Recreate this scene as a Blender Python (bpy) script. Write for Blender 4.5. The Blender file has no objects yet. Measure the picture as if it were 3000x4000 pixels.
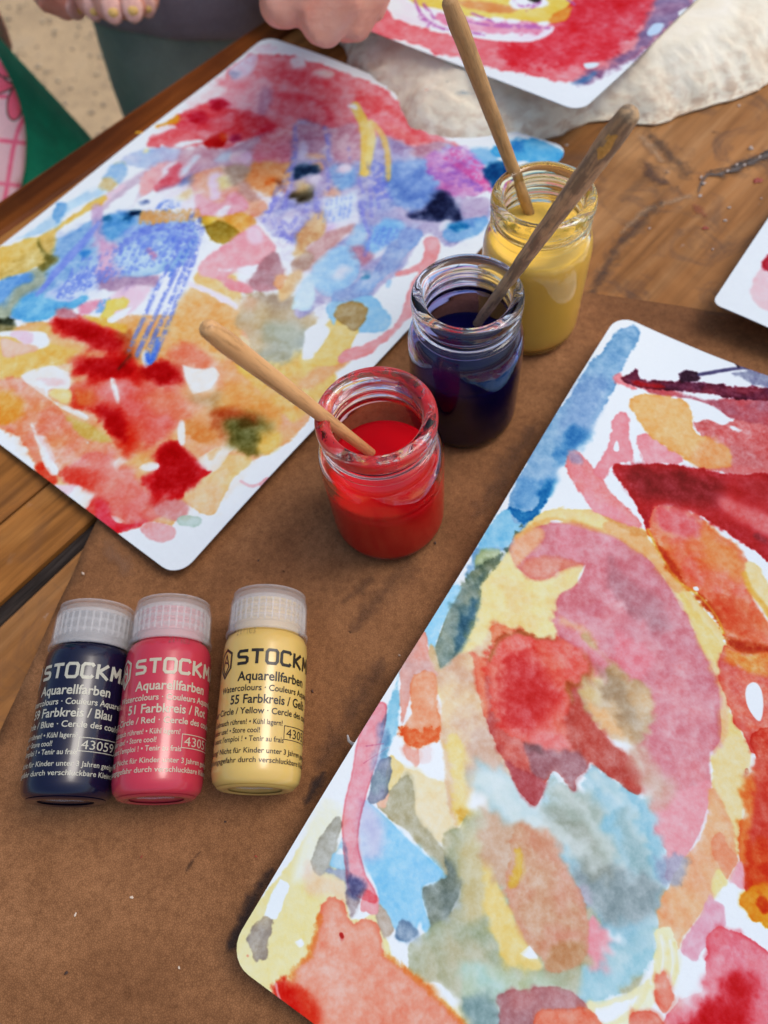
import bpy, bmesh, math, random
import numpy as np
from mathutils import Vector, Matrix, noise as mnoise
from mathutils.geometry import delaunay_2d_cdt

random.seed(3); np.random.seed(3)
U = 0.0405                      # working unit: the diameter of a jar's rim, in metres
scene = bpy.context.scene
COL = scene.collection

# ---------------------------------------------------------------- camera
FPX, TH, ROLL, CH = 2880.0, math.radians(61.69), math.radians(8.78), 6.5725 * U
_F = np.array([0, math.cos(TH), -math.sin(TH)]); _R0 = np.array([1.0, 0, 0]); _D0 = np.cross(_F, _R0)
_R = math.cos(ROLL) * _R0 + math.sin(ROLL) * _D0
_D = -math.sin(ROLL) * _R0 + math.cos(ROLL) * _D0
_C = np.array([0, 0, CH])
cam_data = bpy.data.cameras.new('camera')
cam = bpy.data.objects.new('camera', cam_data); COL.objects.link(cam)
m = Matrix(((_R[0], -_D[0], -_F[0], 0), (_R[1], -_D[1], -_F[1], 0), (_R[2], -_D[2], -_F[2], CH), (0, 0, 0, 1)))
cam.matrix_world = m
cam_data.sensor_fit = 'HORIZONTAL'; cam_data.sensor_width = 36.0
cam_data.lens = 36.0 * FPX / 3000.0
cam_data.clip_start = 0.01; cam_data.clip_end = 500
cam_data.dof.use_dof = True
cam_data.dof.focus_distance = 0.238
cam_data.dof.aperture_fstop = 13.0
scene.camera = cam

# ---------------------------------------------------------------- sky, sun, exposure
world = bpy.data.worlds.new('World'); scene.world = world; world.use_nodes = True
nt = world.node_tree; nt.nodes.clear()
sky = nt.nodes.new('ShaderNodeTexSky'); sky.sky_type = 'NISHITA'; sky.sun_disc = False
SUN_EL, SUN_AZ = math.radians(60), math.radians(80)      # azimuth measured from +Y towards +X
sky.sun_elevation = SUN_EL; sky.sun_rotation = SUN_AZ
sky.air_density = 1.0; sky.dust_density = 4.0; sky.ozone_density = 1.0
bg = nt.nodes.new('ShaderNodeBackground'); bg.inputs[1].default_value = 0.148
out = nt.nodes.new('ShaderNodeOutputWorld')
nt.links.new(sky.outputs[0], bg.inputs[0]); nt.links.new(bg.outputs[0], out.inputs[0])
sun_data = bpy.data.lights.new('sun', 'SUN'); sun_data.energy = 0.8; sun_data.angle = math.radians(24); sun_data.color = (1.0, .97, .92)
sun = bpy.data.objects.new('sun', sun_data); COL.objects.link(sun)
sdir = Vector((math.sin(SUN_AZ) * math.cos(SUN_EL), math.cos(SUN_AZ) * math.cos(SUN_EL), math.sin(SUN_EL)))
sun.rotation_euler = sdir.to_track_quat('Z', 'Y').to_euler(); sun.location = sdir * 5
vs = scene.view_settings
vs.view_transform = 'Standard'; vs.look = 'None'; vs.gamma = 1.0; vs.use_curve_mapping = False; vs.exposure = 0.05
cy = scene.cycles
cy.use_denoising = True; cy.max_bounces = 14; cy.transmission_bounces = 12; cy.glossy_bounces = 6; cy.diffuse_bounces = 6
cy.transparent_max_bounces = 16; cy.sample_clamp_indirect = 4.0; cy.blur_glossy = 0.3
# ---------------------------------------------------------------- watercolour engine
# Each painting is worked out as pigment density on its own sheet: washes are smooth closed outlines
# with wavering, darker dried edges and granulation; crayon lines catch only the tooth of the paper.
CROPS = {'A': (400, 400, 1.8433), 'B': (1100, 400, 1.8433), 'C': (0, 600, 1.8433), 'D': (0, 900, 1.27615),
         'E': (0, 0, 1.106), 'F': (1100, 2300, 1.0578), 'G': (2100, 1900, 1.0578), 'H': (900, 3100, .952),
         'I': (2000, 2900, .952), 'J': (1800, 1200, 1.3825), 'K': (1200, 2400, .9217), 'L': (0, 3000, .9217),
         'T': (1300, 0, 1.185), 'S': (2200, 300, 1.84375), 'V': (0, 0, .553)}

def nat(crop, s):
    x0, y0, k = CROPS[crop]
    v = [float(q) for q in s.replace(',', ' ').split()]
    p = np.array(v, dtype=np.float64).reshape(-1, 2)
    return p / k + np.array([x0, y0])

def s2l(c):
    c = np.asarray(c, dtype=np.float64) / 255.0
    return np.where(c <= 0.04045, c / 12.92, ((c + 0.055) / 1.055) ** 2.4)

def smooth_closed(p, n=4):
    a = np.roll(p, 1, 0); b = p; c = np.roll(p, -1, 0); d = np.roll(p, -2, 0)
    out = []
    for i in range(n):
        t = i / n
        out.append(0.5 * ((2 * b) + (c - a) * t + (2 * a - 5 * b + 4 * c - d) * t * t + (3 * b - a - 3 * c + d) * t ** 3))
    return np.stack(out, 1).reshape(-1, 2)

def smooth_open(p, n=5):
    if len(p) < 3: return p
    q = np.vstack([2 * p[0] - p[1], p, 2 * p[-1] - p[-2]])
    out = []
    for k in range(1, len(q) - 2):
        a, b, c, d = q[k - 1], q[k], q[k + 1], q[k + 2]
        for i in range(n):
            t = i / n
            out.append(0.5 * ((2 * b) + (c - a) * t + (2 * a - 5 * b + 4 * c - d) * t * t + (3 * b - a - 3 * c + d) * t ** 3))
    out.append(p[-1])
    return np.array(out)

def resize(a, h, w):
    H, W = a.shape
    y = np.linspace(0, H - 1, h); x = np.linspace(0, W - 1, w)
    y0 = np.minimum(y.astype(int), H - 2); x0 = np.minimum(x.astype(int), W - 2)
    fy = (y - y0)[:, None].astype(np.float32); fx = (x - x0)[None].astype(np.float32)
    r0 = a[y0]; r1 = a[y0 + 1]
    r = r0 + (r1 - r0) * fy
    return r[:, x0] + (r[:, x0 + 1] - r[:, x0]) * fx

def noise2(h, w, cell, octs, seed):
    rng = np.random.RandomState(seed)
    out = np.zeros((h, w), np.float32); amp = 1.0; tot = 0
    for o in range(octs):
        c = cell / 2 ** o
        if c < 1.6: c = 1.0
        g = rng.rand(int(h / c) + 4, int(w / c) + 4).astype(np.float32)
        if c > 1.5:
            hh, ww = g.shape
            g = resize(g, hh * 3, ww * 3)
            g = (g + np.roll(g, 1, 0) + np.roll(g, -1, 0)) / 3; g = (g + np.roll(g, 1, 1) + np.roll(g, -1, 1)) / 3
            g = resize(g, int(hh * c) + 2, int(ww * c) + 2)
        oy, ox = rng.randint(0, max(1, g.shape[0] - h)), rng.randint(0, max(1, g.shape[1] - w))
        out += amp * (g[oy:oy + h, ox:ox + w] - 0.5) * 2
        tot += amp * amp; amp *= 0.6
    out /= (out.std() * 2.2 + 1e-6)
    return out

class Sheet:
    def __init__(s, U, V, white, seed=1):
        s.U = U.astype(np.float32); s.V = V.astype(np.float32)
        s.h, s.w = U.shape
        s.px = float(np.median(np.hypot(np.diff(s.U, axis=1), np.diff(s.V, axis=1))))   # photo pixels per texel
        k = 1.0 / s.px
        s.nl = noise2(s.h, s.w, 150 * k, 4, seed); s.nm = noise2(s.h, s.w, 46 * k, 3, seed + 1)
        s.nh = noise2(s.h, s.w, 17 * k, 3, seed + 2); s.nf = noise2(s.h, s.w, max(6.5 * k, 1.0), 2, seed + 3)
        s.nx = noise2(s.h, s.w, 90 * k, 3, seed + 4)
        s.white = s2l(white)
        s.D = np.zeros((s.h, s.w, 3), np.float32)
        s.st = max(1, int(round(9 * k)))
        s.Uc = s.U[::s.st, ::s.st]; s.Vc = s.V[::s.st, ::s.st]
    def dens(s, c):
        return np.maximum(-np.log(np.maximum(s2l(c), 1e-3) / s.white), 0).astype(np.float32)
    def field(s, P, closed, margin, r=0):
        x0, y0 = P.min(0) - margin - r; x1, y1 = P.max(0) + margin + r
        m = (s.Uc >= x0) & (s.Uc <= x1) & (s.Vc >= y0) & (s.Vc <= y1)
        if not m.any(): return None
        ys = np.where(m.any(1))[0]; xs = np.where(m.any(0))[0]
        a0, a1 = max(ys[0] - 1, 0), min(ys[-1] + 2, s.Uc.shape[0]); b0, b1 = max(xs[0] - 1, 0), min(xs[-1] + 2, s.Uc.shape[1])
        if a1 - a0 < 2 or b1 - b0 < 2: return None
        fine = closed is None or (r and r < 14)
        if fine:
            sl = (slice(a0 * s.st, min((a1 - 1) * s.st + 1, s.h)), slice(b0 * s.st, min((b1 - 1) * s.st + 1, s.w)))
            X, Y = s.U[sl], s.V[sl]
        else:
            X, Y = s.Uc[a0:a1, b0:b1], s.Vc[a0:a1, b0:b1]
        d2 = np.full(X.shape, 1e12, np.float32); ins = np.zeros(X.shape, bool)
        n = len(P)
        for i in range(n if closed else n - 1):
            ax, ay = P[i]; bx, by = P[(i + 1) % n]
            ex, ey = bx - ax, by - ay; L = ex * ex + ey * ey + 1e-9
            wx = X - np.float32(ax); wy = Y - np.float32(ay)
            t = np.clip((wx * ex + wy * ey) / L, 0, 1)
            d2 = np.minimum(d2, (wx - t * ex) ** 2 + (wy - t * ey) ** 2)
            if closed and ay != by:
                c = ((ay > Y) != (by > Y)) & (wx < ex * wy / (ey if ey else 1e-9))
                ins ^= c
        d = np.sqrt(d2)
        d = np.where(ins, d, -d) if closed else np.float32(r) - d
        if not fine:
            hh, ww = (a1 - a0 - 1) * s.st + 1, (b1 - b0 - 1) * s.st + 1
            d = resize(d.astype(np.float32), hh, ww)
            sl = (slice(a0 * s.st, a0 * s.st + hh), slice(b0 * s.st, b0 * s.st + ww))
            d = d[:max(0, s.h - sl[0].start), :max(0, s.w - sl[1].start)]
            sl = (slice(sl[0].start, sl[0].start + d.shape[0]), slice(sl[1].start, sl[1].start + d.shape[1]))
        return d, sl
    def _lay(s, d, sl, col, a, soft, wob, edge, tex, c2, mode, fe, vs, grain, ew):
        nl, nm, nh, nf, nx = (q[sl] for q in (s.nl, s.nm, s.nh, s.nf, s.nx))
        dd = d + wob * (0.55 * nm + 0.3 * nh) + fe * (0.35 * nm + 0.6 * nh + 0.3 * nf) 
        m = np.clip((dd + soft) / (2 * soft), 0, 1); m = m * m * (3 - 2 * m)
        Dc = s.dens(col)[None, None, :] * np.ones(m.shape + (1,), np.float32)
        if c2 is not None:
            f = np.clip(0.5 + 0.9 * (nx * 0.7 + nm * 0.35) + vs, 0, 1)[..., None]
            Dc = Dc * (1 - f) + s.dens(c2)[None, None, :] * f
        v = 1 + tex * (0.5 * nl + 0.55 * nm + 0.6 * nh + 0.35 * nf)
        if edge:
            v = v + edge * np.exp(-(np.maximum(dd, 0) / ew) ** 2)
        Dc = Dc * np.maximum(v, 0.05)[..., None]
        if grain:
            m = m * np.clip((nf * 0.8 + nh * 0.55 + nm * .25 + grain) * 2.4 + 0.5, 0, 1)
        m = (m * a)[..., None]
        if mode == 'm': s.D[sl] += Dc * m
        else: s.D[sl] = s.D[sl] * (1 - m) + Dc * m
    def wash(s, crop, pts, col, a=1.0, soft=5.0, wob=11.0, edge=0.32, tex=0.2, c2=None, mode='o', fe=0.0, vs=0.0, grain=0, ew=7.0, sharp=False):
        P = nat(crop, pts)
        if not sharp: P = smooth_closed(P, 3)
        r = s.field(P, True, soft + wob + fe * 1.6 + 6)
        if r is not None: s._lay(*r, col, a, soft, wob, edge, tex, c2, mode, fe, vs, grain, ew)
    def line(s, crop, pts, r, col, a=1.0, soft=2.0, wob=2.0, edge=0.1, tex=0.14, c2=None, mode='o', fe=0.0, vs=0.0, grain=0, ew=5.0):
        P = smooth_open(nat(crop, pts), 4)
        q = s.field(P, False, soft + wob + fe * 1.6 + 6, r)
        if q is not None: s._lay(*q, col, a, soft, wob, edge, tex, c2, mode, fe, vs, grain, ew)
    def wet(s, crop, pts, amp=14.0, blur=8.0, soft=25.0, a=1.0):
        """wet-in-wet: inside the outline the pigments have run into one another"""
        P = smooth_closed(nat(crop, pts), 3)
        r = s.field(P, True, soft + 20)
        if r is None: return
        d, sl = r
        nl, nm, nh, nf, nx = (q[sl] for q in (s.nl, s.nm, s.nh, s.nf, s.nx))
        m = np.clip((d + 10 * nm) / soft + .3, 0, 1); m = (m * m * (3 - 2 * m) * a)[..., None]
        h, w = d.shape; yy, xx = np.mgrid[0:h, 0:w]; k = amp / s.px
        gx = np.clip(xx + k * (.6 * nm + .7 * nh + .3 * nf), 0, w - 1).astype(int)
        gy = np.clip(yy + k * (.6 * nx + .5 * np.roll(nh, 37, 1) + .4 * np.roll(nm, 53, 0)), 0, h - 1).astype(int)
        D = s.D[sl][gy, gx]
        q = max(1, int(blur / s.px)); ker = 2 * q + 1
        for ax in (0, 1):
            for _ in range(2):
                pad = [(0, 0)] * 3; pad[ax] = (q + 1, q)
                c = np.cumsum(np.pad(D, pad, mode='edge'), axis=ax, dtype=np.float64)
                D = ((c[ker:] - c[:-ker]) if ax == 0 else (c[:, ker:] - c[:, :-ker])) / ker
        D = D.astype(np.float32) * (1 + .07 * nh + .06 * nf + .05 * nm)[..., None]
        s.D[sl] = s.D[sl] * (1 - m) + D * m
    def result(s, albedo=0.82, gray=.07):
        g_ = s.D.mean(2, keepdims=True)
        D = s.D * (1 - gray) + g_ * gray
        D = D * (1 + .06 * s.nm + .07 * s.nh + .06 * s.nf)[..., None]
        T = np.exp(-D) * albedo
        return np.clip(T * (1 + 0.012 * s.nf[..., None]), 0, 1)

CROPS['P'] = (0, 0, 1.0)
def more_washes(s, x0, x1, y0, y1, n, seed, size=(140, 420)):
    """the painting goes on where the sheet leaves the picture"""
    rng = np.random.RandomState(seed)
    pal = [(222, 140, 120), (206, 70, 70), (124, 178, 214), (224, 196, 124), (206, 140, 158), (150, 170, 150), (226, 170, 90), (150, 150, 196), (178, 30, 40), (200, 184, 150)]
    for k in range(n):
        cx, cy = rng.uniform(x0, x1), rng.uniform(y0, y1); r = rng.uniform(*size); el = rng.uniform(.25, .8); rot = rng.uniform(0, 3.14)
        r = min(r, max(60, .95 * (cx - 3010)) if x0 >= 3000 else max(60, .95 * (-10 - cy)))
        P = []
        for i in range(9):
            a = 2 * math.pi * i / 9; q = r * rng.uniform(.7, 1.15); u, v = q * math.cos(a), q * el * math.sin(a)
            P.append(f'{cx + u * math.cos(rot) - v * math.sin(rot):.0f},{cy + u * math.sin(rot) + v * math.cos(rot):.0f}')
        s.wash('P', ' '.join(P), pal[rng.randint(len(pal))], c2=pal[rng.randint(len(pal))] if rng.rand() < .4 else None, soft=rng.uniform(4, 14), fe=rng.uniform(0, 10), a=.92)
def paint_right(s):
    more_washes(s, 3060, 5200, 1300, 4600, 46, 3)
    more_washes(s, 3060, 5200, 1300, 4600, 14, 4, (60, 160))
    W, L = s.wash, s.line
    wh = (214, 226, 232); Y = (222, 209, 152); pk = (206, 134, 146)
    # yellow grounds
    W('H', '-60,640 20,520 90,420 190,300 262,190 330,110 400,200 430,330 450,470 560,450 600,600 700,700 850,820 900,980 200,980 40,830', (224, 211, 156), edge=.05, tex=.12)
    W('H', '330,30 420,60 400,180 300,300 230,330 250,240', (220, 222, 205), soft=20, edge=0)
    W('F', '745,30 820,0 960,0 960,300 900,480 900,760 760,760 740,960 728,985 700,800 672,640 680,520 650,440 645,330', (222, 206, 158), edge=.3, tex=.12, c2=(210, 188, 150))
    W('J', '330,1180 400,1130 480,1098 560,1085 660,1090 760,1110 860,1150 960,1190 1010,1240 1090,1370 1200,1500 1300,1610 1400,1740 1470,1830 1500,1960 1450,2200 1300,2300 400,2300 0,2200 0,1850 50,1740 90,1600 110,1480 190,1400 250,1310 290,1240', Y, edge=.35, tex=.1, c2=(214, 192, 134), vs=-.25)
    W('G', '590,400 620,480 690,560 760,650 750,720 755,830 790,920 850,1030 800,1100 740,1100 730,950 700,760 660,620 600,500', (218, 200, 132), edge=.3)
    W('I', '750,-10 880,-10 880,110 866,200 855,290 845,400 830,425 800,330 770,230 745,170 750,100', (214, 203, 150), edge=.15)
    W('G', '700,700 780,830 790,920 770,1060 700,1070 720,900', (222, 180, 130), soft=8, edge=0)
    # blue band down the left edge
    W('J', '905,100 950,112 960,160 930,230 890,300 850,380 810,470 740,590 690,690 640,740 570,830 510,900 485,990 440,1090 370,1150 300,1250 240,1310 150,1370 80,1480 40,1500 30,1420 100,1290 180,1150 262,1090 270,1020 300,940 340,870 390,760 440,670 520,560 600,470 650,380 700,300 770,240 830,150 860,120', (128, 172, 208), c2=(110, 160, 200), edge=.25, tex=.22)
    W('J', '660,380 800,400 700,640 560,800 520,700 560,560', (112, 150, 198), soft=25, edge=0, a=.7)
    W('J', '580,640 690,690 640,740 560,820 500,850 520,740', (62, 130, 188), soft=18, edge=0, fe=10)
    W('J', '300,930 420,930 500,900 485,990 420,1080 300,1090', (92, 152, 202), soft=16, edge=0, a=.8)
    W('J', '262,1088 330,1100 400,1085 440,965 490,965 482,1005 440,1090 370,1150 330,1170 290,1140', (30, 112, 176), soft=5, edge=.4)
    W('J', '180,1140 260,1100 290,1160 330,1180 270,1290 160,1300 100,1290', (122, 188, 220), soft=6, edge=0)
    W('J', '90,1350 140,1300 220,1310 180,1390 110,1460 80,1420', (176, 196, 160), soft=6, c2=(150, 170, 130))
    W('J', '330,1165 300,1280 240,1330 190,1400 110,1480 90,1600 50,1740 0,1860 -20,1760 0,1600 20,1500 70,1410 130,1400 200,1330 240,1300 290,1220', (120, 134, 108), c2=(78, 108, 108), soft=6, fe=8, tex=.35)
    W('F', '745,-20 800,-20 818,10 815,60 790,150 750,230 700,300 655,332 632,255 650,190 690,90 720,40', (128, 142, 122), c2=(96, 124, 124), tex=.3, edge=.3, soft=4)
    W('F', '800,40 808,70 780,150 740,240 715,262 708,230 745,150 770,80', (44, 88, 116), soft=14, edge=0, a=.85, fe=6)
    W('F', '675,-10 742,-10 715,50 690,90 655,180 632,245 608,240 600,200 575,182 640,90', (146, 203, 230), edge=.12)
    L('F', '660,20 620,95 575,180', 3, (205, 120, 130), a=.8)
    W('F', '500,320 486,380 490,480 478,560 450,640 428,720 405,690 412,600 440,500 470,390', (118, 184, 212), soft=6, edge=.1, c2=(150, 200, 222))
    W('F', '425,590 445,600 440,680 420,700 405,680', (80, 140, 175), soft=10, edge=0)
    s.wet('J', '560,560 760,560 640,860 440,1060 300,1060 420,800', 26, 10, 24, .8)
    s.wet('F', '760,0 820,20 780,160 700,280 650,300 660,180', 22, 8, 16, .85)
    # tan and orange leaf
    W('F', '578,180 598,198 608,248 640,300 652,330 645,360 560,370 530,440 500,560 490,480 486,380 500,290 540,220', (212, 160, 148), c2=(196, 162, 158), edge=.3, tex=.2)
    W('F', '608,245 625,235 650,290 655,340 640,350 612,300', (196, 172, 130), soft=6, edge=0)
    W('F', '548,360 600,338 636,360 645,480 660,560 640,610 600,640 560,660 515,635 504,580 520,540 538,500 535,420', (224, 150, 114), c2=(226, 162, 132), edge=.55, tex=.22)
    W('F', '506,572 560,590 600,585 656,575 640,612 600,640 560,658 516,634', (214, 104, 58), soft=9, edge=.5, fe=12, tex=.4)
    W('F', '508,638 540,660 566,664 572,704 556,730 520,704 508,680', (220, 166, 154), edge=.5)
    W('F', '570,660 620,650 615,715 575,720', (232, 205, 208), edge=0, soft=4)
    # pale yellow and olive leaves
    W('F', '450,700 500,740 560,760 640,790 700,820 716,900 725,980 700,1000 660,1050 600,1000 550,900 480,860 440,850', (220, 208, 172), edge=.15)
    W('F', '430,860 445,700 470,700 500,740 460,850', (216, 200, 140), edge=.2)
    W('F', '560,870 620,860 690,880 680,930 640,985 600,960 570,930', (198, 176, 126), soft=9, fe=12, edge=.3, a=.7)
    W('F', '392,892 420,870 440,850 475,800 510,775 535,785 548,830 552,900 580,950 612,1000 655,1058 700,1110 740,1190 740,1230 640,1140 520,1010 430,930', (160, 160, 132), c2=(172, 170, 142), tex=.25, edge=.25)
    W('H', '700,0 740,0 830,0 845,120 840,130 795,150 785,190 740,140 690,80', (218, 208, 176), edge=.15)
    W('F', '395,880 440,850 430,900 400,900', (220, 175, 150), soft=5, edge=0)
    # blue leaf
    W('H', '500,28 540,52 620,130 700,205 812,314 780,325 735,332 712,360 722,430 748,500 722,516 705,472 684,528 650,552 620,538 612,500 560,500 545,440 552,380 530,320 500,260 475,190 478,110', (124, 190, 224), c2=(140, 196, 226), tex=.2, edge=.25, wob=4)
    W('H', '478,30 540,60 570,130 560,230 500,250 470,180', (196, 186, 212), soft=25, edge=0, a=.75)
    W('H', '545,410 580,440 612,498 600,520 570,542 556,500 545,460', (176, 166, 152), tex=.25, soft=4)
    W('H', '612,500 640,470 690,500 700,520 660,552 622,540', (112, 140, 168), tex=.3, soft=5)
    W('H', '410,84 370,115 322,190 300,240 304,280 330,302 355,290 380,260 400,200', (164, 168, 158), tex=.25)
    W('H', '415,160 400,190 372,255 390,280 440,290 436,230 425,180', (150, 198, 222), tex=.2)
    W('H', '350,285 400,278 445,290 440,330 400,310', (150, 165, 185), soft=6)
    W('H', '290,250 330,300 400,310 440,350 430,410 380,380 300,370 270,300', (228, 192, 176), soft=22, edge=0, a=.6)
    W('H', '390,225 409,196 428,230', wh, soft=2, edge=0, sharp=True, wob=2)
    W('H', '430,380 440,440 448,464 470,440 480,390 500,360 470,340 435,350', (150, 138, 142), soft=5, tex=.3)
    W('H', '500,360 545,385 550,410 545,444 520,446 505,436 482,438 490,400', (226, 160, 166), soft=3, edge=.4)
    s.wet('H', '470,30 600,120 600,300 500,300 440,150', 20, 12, 30, .8)
    # pink ribbon
    W('F', '402,468 432,480 430,540 420,600 402,680 375,770 350,850 328,940 318,1000 318,1075 330,1120 350,1190 375,1230 392,1270 388,1300 330,1280 280,1250 268,1180 258,1120 252,1050 250,960 262,870 288,770 300,690 318,610 345,545 380,500', (222, 128, 140), c2=(212, 140, 156), mode='m', a=.8, edge=.9, tex=.2, wob=3, ew=5)
    W('H', '440,310 480,315 500,345 480,380 455,390 435,360', (66, 74, 122), soft=16, edge=0, a=.85)
    W('F', '450,700 448,760 430,850 400,880 362,885 368,820 385,750 410,708 430,700', (100, 128, 142), c2=(124, 134, 158), a=.85, tex=.25, soft=5)
    W('F', '405,560 440,600 420,690 380,760 370,700 395,640', (130, 150, 190), soft=15, edge=0, a=.6)
    W('H', '712,360 745,335 780,325 815,310 800,262 798,215 830,240 858,290 862,320 850,380 824,430 815,490 790,514 760,516 745,508 750,490 730,440 715,400', (112, 130, 130), c2=(128, 142, 132), edge=.35, tex=.25)
    # red and grey heart of the painting : tan ground, then greens and blues bleeding into each other
    W('K', '480,190 600,120 660,60 660,200 640,300 690,470 780,660 800,760 700,760 640,700 590,640 540,770 545,780 500,640 480,300', (212, 192, 152), c2=(200, 172, 148), edge=0, soft=8, tex=.18)
    W('K', '505,440 560,470 575,640 570,720 545,770 520,620', (222, 200, 132), soft=10, edge=0, fe=6)
    W('K', '545,700 580,700 575,740 548,740', (205, 165, 70), soft=10, edge=0, fe=8)
    W('K', '490,790 545,768 600,690 700,720 780,760 1000,900 1060,1080 1030,1250 960,1370 880,1330 700,1380 690,1420 720,1500 580,1500 540,1400 480,1330 400,1320 372,1290 365,1190 450,1130 510,1080 545,1030 560,960 520,900 490,860', (176, 176, 146), c2=(158, 172, 148), edge=.35, tex=.22, soft=5, wob=9)
    W('K', '560,780 640,760 690,900 640,1080 560,1100 560,980', (196, 186, 142), soft=25, edge=0, a=.8)
    W('K', '590,430 660,420 700,520 760,640 700,700 620,660 580,570', (196, 172, 154), soft=14, edge=0)
    W('K', '600,680 700,700 800,770 760,960 710,1010 660,900 610,790', (192, 166, 142), soft=14, fe=16, edge=.1)
    W('K', '575,570 610,560 660,540 700,560 760,620 830,692 850,620 885,570 930,610 960,640 1000,580 1030,545 1100,592 1200,652 1245,670 1255,770 1300,860 1340,880 1372,884 1340,920 1300,960 1290,1040 1262,1110 1255,1200 1215,1290 1150,1350 1080,1385 1010,1402 965,1360 1000,1290 1060,1260 1104,1180 1100,1150 1060,1100 1000,1040 960,960 900,880 800,790 700,740 640,690 600,640', (170, 202, 208), c2=(146, 190, 206), edge=.1, tex=.24, soft=8, fe=20)
    W('K', '900,600 980,640 1060,700 1120,830 1100,960 1000,880 920,760 860,640', (160, 172, 158), soft=30, edge=0, a=.75, fe=20)
    W('K', '960,900 1080,900 1250,960 1270,1060 1180,1100 1060,1090 980,1020', (140, 158, 162), soft=34, edge=0, a=.9, fe=16)
    W('K', '1140,640 1230,700 1270,840 1220,930 1140,860 1060,760', (140, 190, 208), soft=24, edge=0, fe=16)
    W('K', '600,580 690,590 820,700 1000,840 940,850 800,770 660,690', (192, 212, 214), soft=20, edge=0, a=.9, fe=16)
    W('K', '960,980 1010,970 1030,1040 1000,1040', (186, 176, 196), soft=14, edge=0, a=.6, fe=8)
    W('K', '745,785 850,772 910,840 950,930 985,1010 1015,1100 1016,1190 990,1250 930,1282 868,1280 832,1225 790,1195 745,1090 720,990', (194, 154, 124), c2=(202, 160, 142), edge=.3, tex=.25, soft=6, fe=5)
    W('K', '880,1200 990,1180 1000,1250 930,1280 860,1275', (176, 138, 92), soft=16, edge=0, a=.6)
    W('K', '648,880 680,960 720,1040 760,1130 800,1200 850,1270 790,1282 730,1262 690,1200 650,1090 632,980', (220, 200, 134), soft=9, edge=.1)
    W('K', '742,850 770,850 775,930 752,975 728,975 745,910', (206, 176, 84), soft=7, edge=.2, fe=6)
    W('K', '765,1222 800,1190 838,1242 800,1240', wh, soft=2, edge=0, sharp=True, wob=3)
    W('K', '1020,1080 1062,1120 1095,1150 1100,1168 1080,1200 1060,1285 1012,1270 1018,1180', (214, 158, 168), soft=5, edge=.2)
    W('K', '1095,1135 1110,1135 1112,1158 1098,1165', wh, soft=2, edge=0)
    W('K', '540,1290 600,1250 700,1270 800,1290 900,1320 880,1340 700,1375 690,1400 590,1400 545,1340', (166, 200, 192), c2=(178, 190, 160), soft=14, edge=0, fe=18)
    W('K', '570,1390 680,1400 710,1480 600,1500', (128, 158, 160), soft=14, edge=0, fe=10)
    W('K', '980,1320 1060,1300 1200,1220 1255,1200 1215,1290 1150,1350 1080,1386 1012,1402 960,1372', (152, 196, 208), soft=8, edge=.3, fe=8)
    W('K', '1120,1360 1180,1320 1215,1290 1180,1360', (170, 176, 150), soft=8, edge=0)
    W('K', '860,700 960,740 1060,860 1100,960 1040,940 940,840 860,760', (150, 158, 146), soft=20, edge=0, a=.6, fe=20)
    W('K', '1120,700 1180,760 1240,900 1200,940 1120,820', (156, 178, 176), soft=18, edge=0, a=.6, fe=20)
    for q in ('600,600 760,700 900,800 1000,860', '640,570 780,650 920,780 1060,900', '900,620 1000,720 1120,900', '1040,580 1150,700 1230,860'):
        L('K', q, 16, (198, 214, 214), soft=14, a=.6, fe=22)
    s.wet('K', '560,560 660,530 760,600 840,680 960,620 1100,600 1230,680 1300,860 1300,1000 1250,1200 1150,1340 1000,1390 960,1330 1010,1220 1060,1080 960,960 860,850 740,770 620,700', 30, 9, 30)
    s.wet('K', '380,1180 500,1100 560,960 500,860 600,700 720,760 700,900 640,1100 700,1250 860,1300 1000,1300 980,1380 700,1370 680,1480 560,1470 480,1320 380,1300', 26, 10, 30, .85)
    s.wet('K', '600,440 700,560 800,680 740,780 600,740 520,640', 24, 10, 24, .9)
    # the red flower
    W('K', '664,95 664,52 690,36 745,60 830,84 900,88 985,108 1012,165 1022,212 1000,252 980,280 1010,335 1060,420 1130,492 1185,532 1200,645 1160,630 1090,582 1022,530 1003,568 968,598 965,636 940,620 912,582 884,562 855,615 826,684 800,672 752,612 712,525 662,425 622,305 602,180 582,136 605,140 645,168 656,150', (200, 96, 84), c2=(176, 82, 80), edge=.25, tex=.2, soft=3)
    W('K', '664,95 664,52 690,36 745,60 720,90 690,130 670,140', (222, 132, 98), soft=4, edge=.3)
    W('K', '582,136 605,140 645,168 640,260 650,380 622,305 602,180', (218, 124, 98), soft=5, edge=.3)
    W('K', '648,170 672,110 720,74 760,62 830,86 900,90 985,110 1016,190 985,240 950,260 945,330 925,380 950,430 925,492 870,484 800,462 730,440 690,380 660,300', (218, 92, 84), c2=(222, 122, 106), edge=.55, tex=.35, soft=5, fe=14)
    W('K', '740,150 830,170 860,300 800,420 720,380 740,260', (196, 40, 44), soft=45, edge=0, a=.8, fe=26)
    W('K', '870,280 920,290 900,330 870,320', (200, 50, 50), soft=20, edge=0, a=.6, fe=14)
    W('K', '820,420 920,430 930,490 860,500 800,460', (226, 122, 124), soft=14, edge=0, a=.8, fe=10)
    L('K', '655,165 690,95 760,66 830,86 890,92', 4, (150, 96, 44), a=.75, soft=5, fe=8)
    L('K', '985,120 1016,190 990,245 945,262 960,320 980,360', 6, (150, 92, 36), a=.65, soft=8, fe=9)
    W('K', '965,300 1010,350 1060,430 1180,532 1200,645 1100,585 1022,530 960,500 930,430', (172, 70, 62), c2=(186, 84, 74), soft=10, edge=.1, tex=.2)
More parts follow.
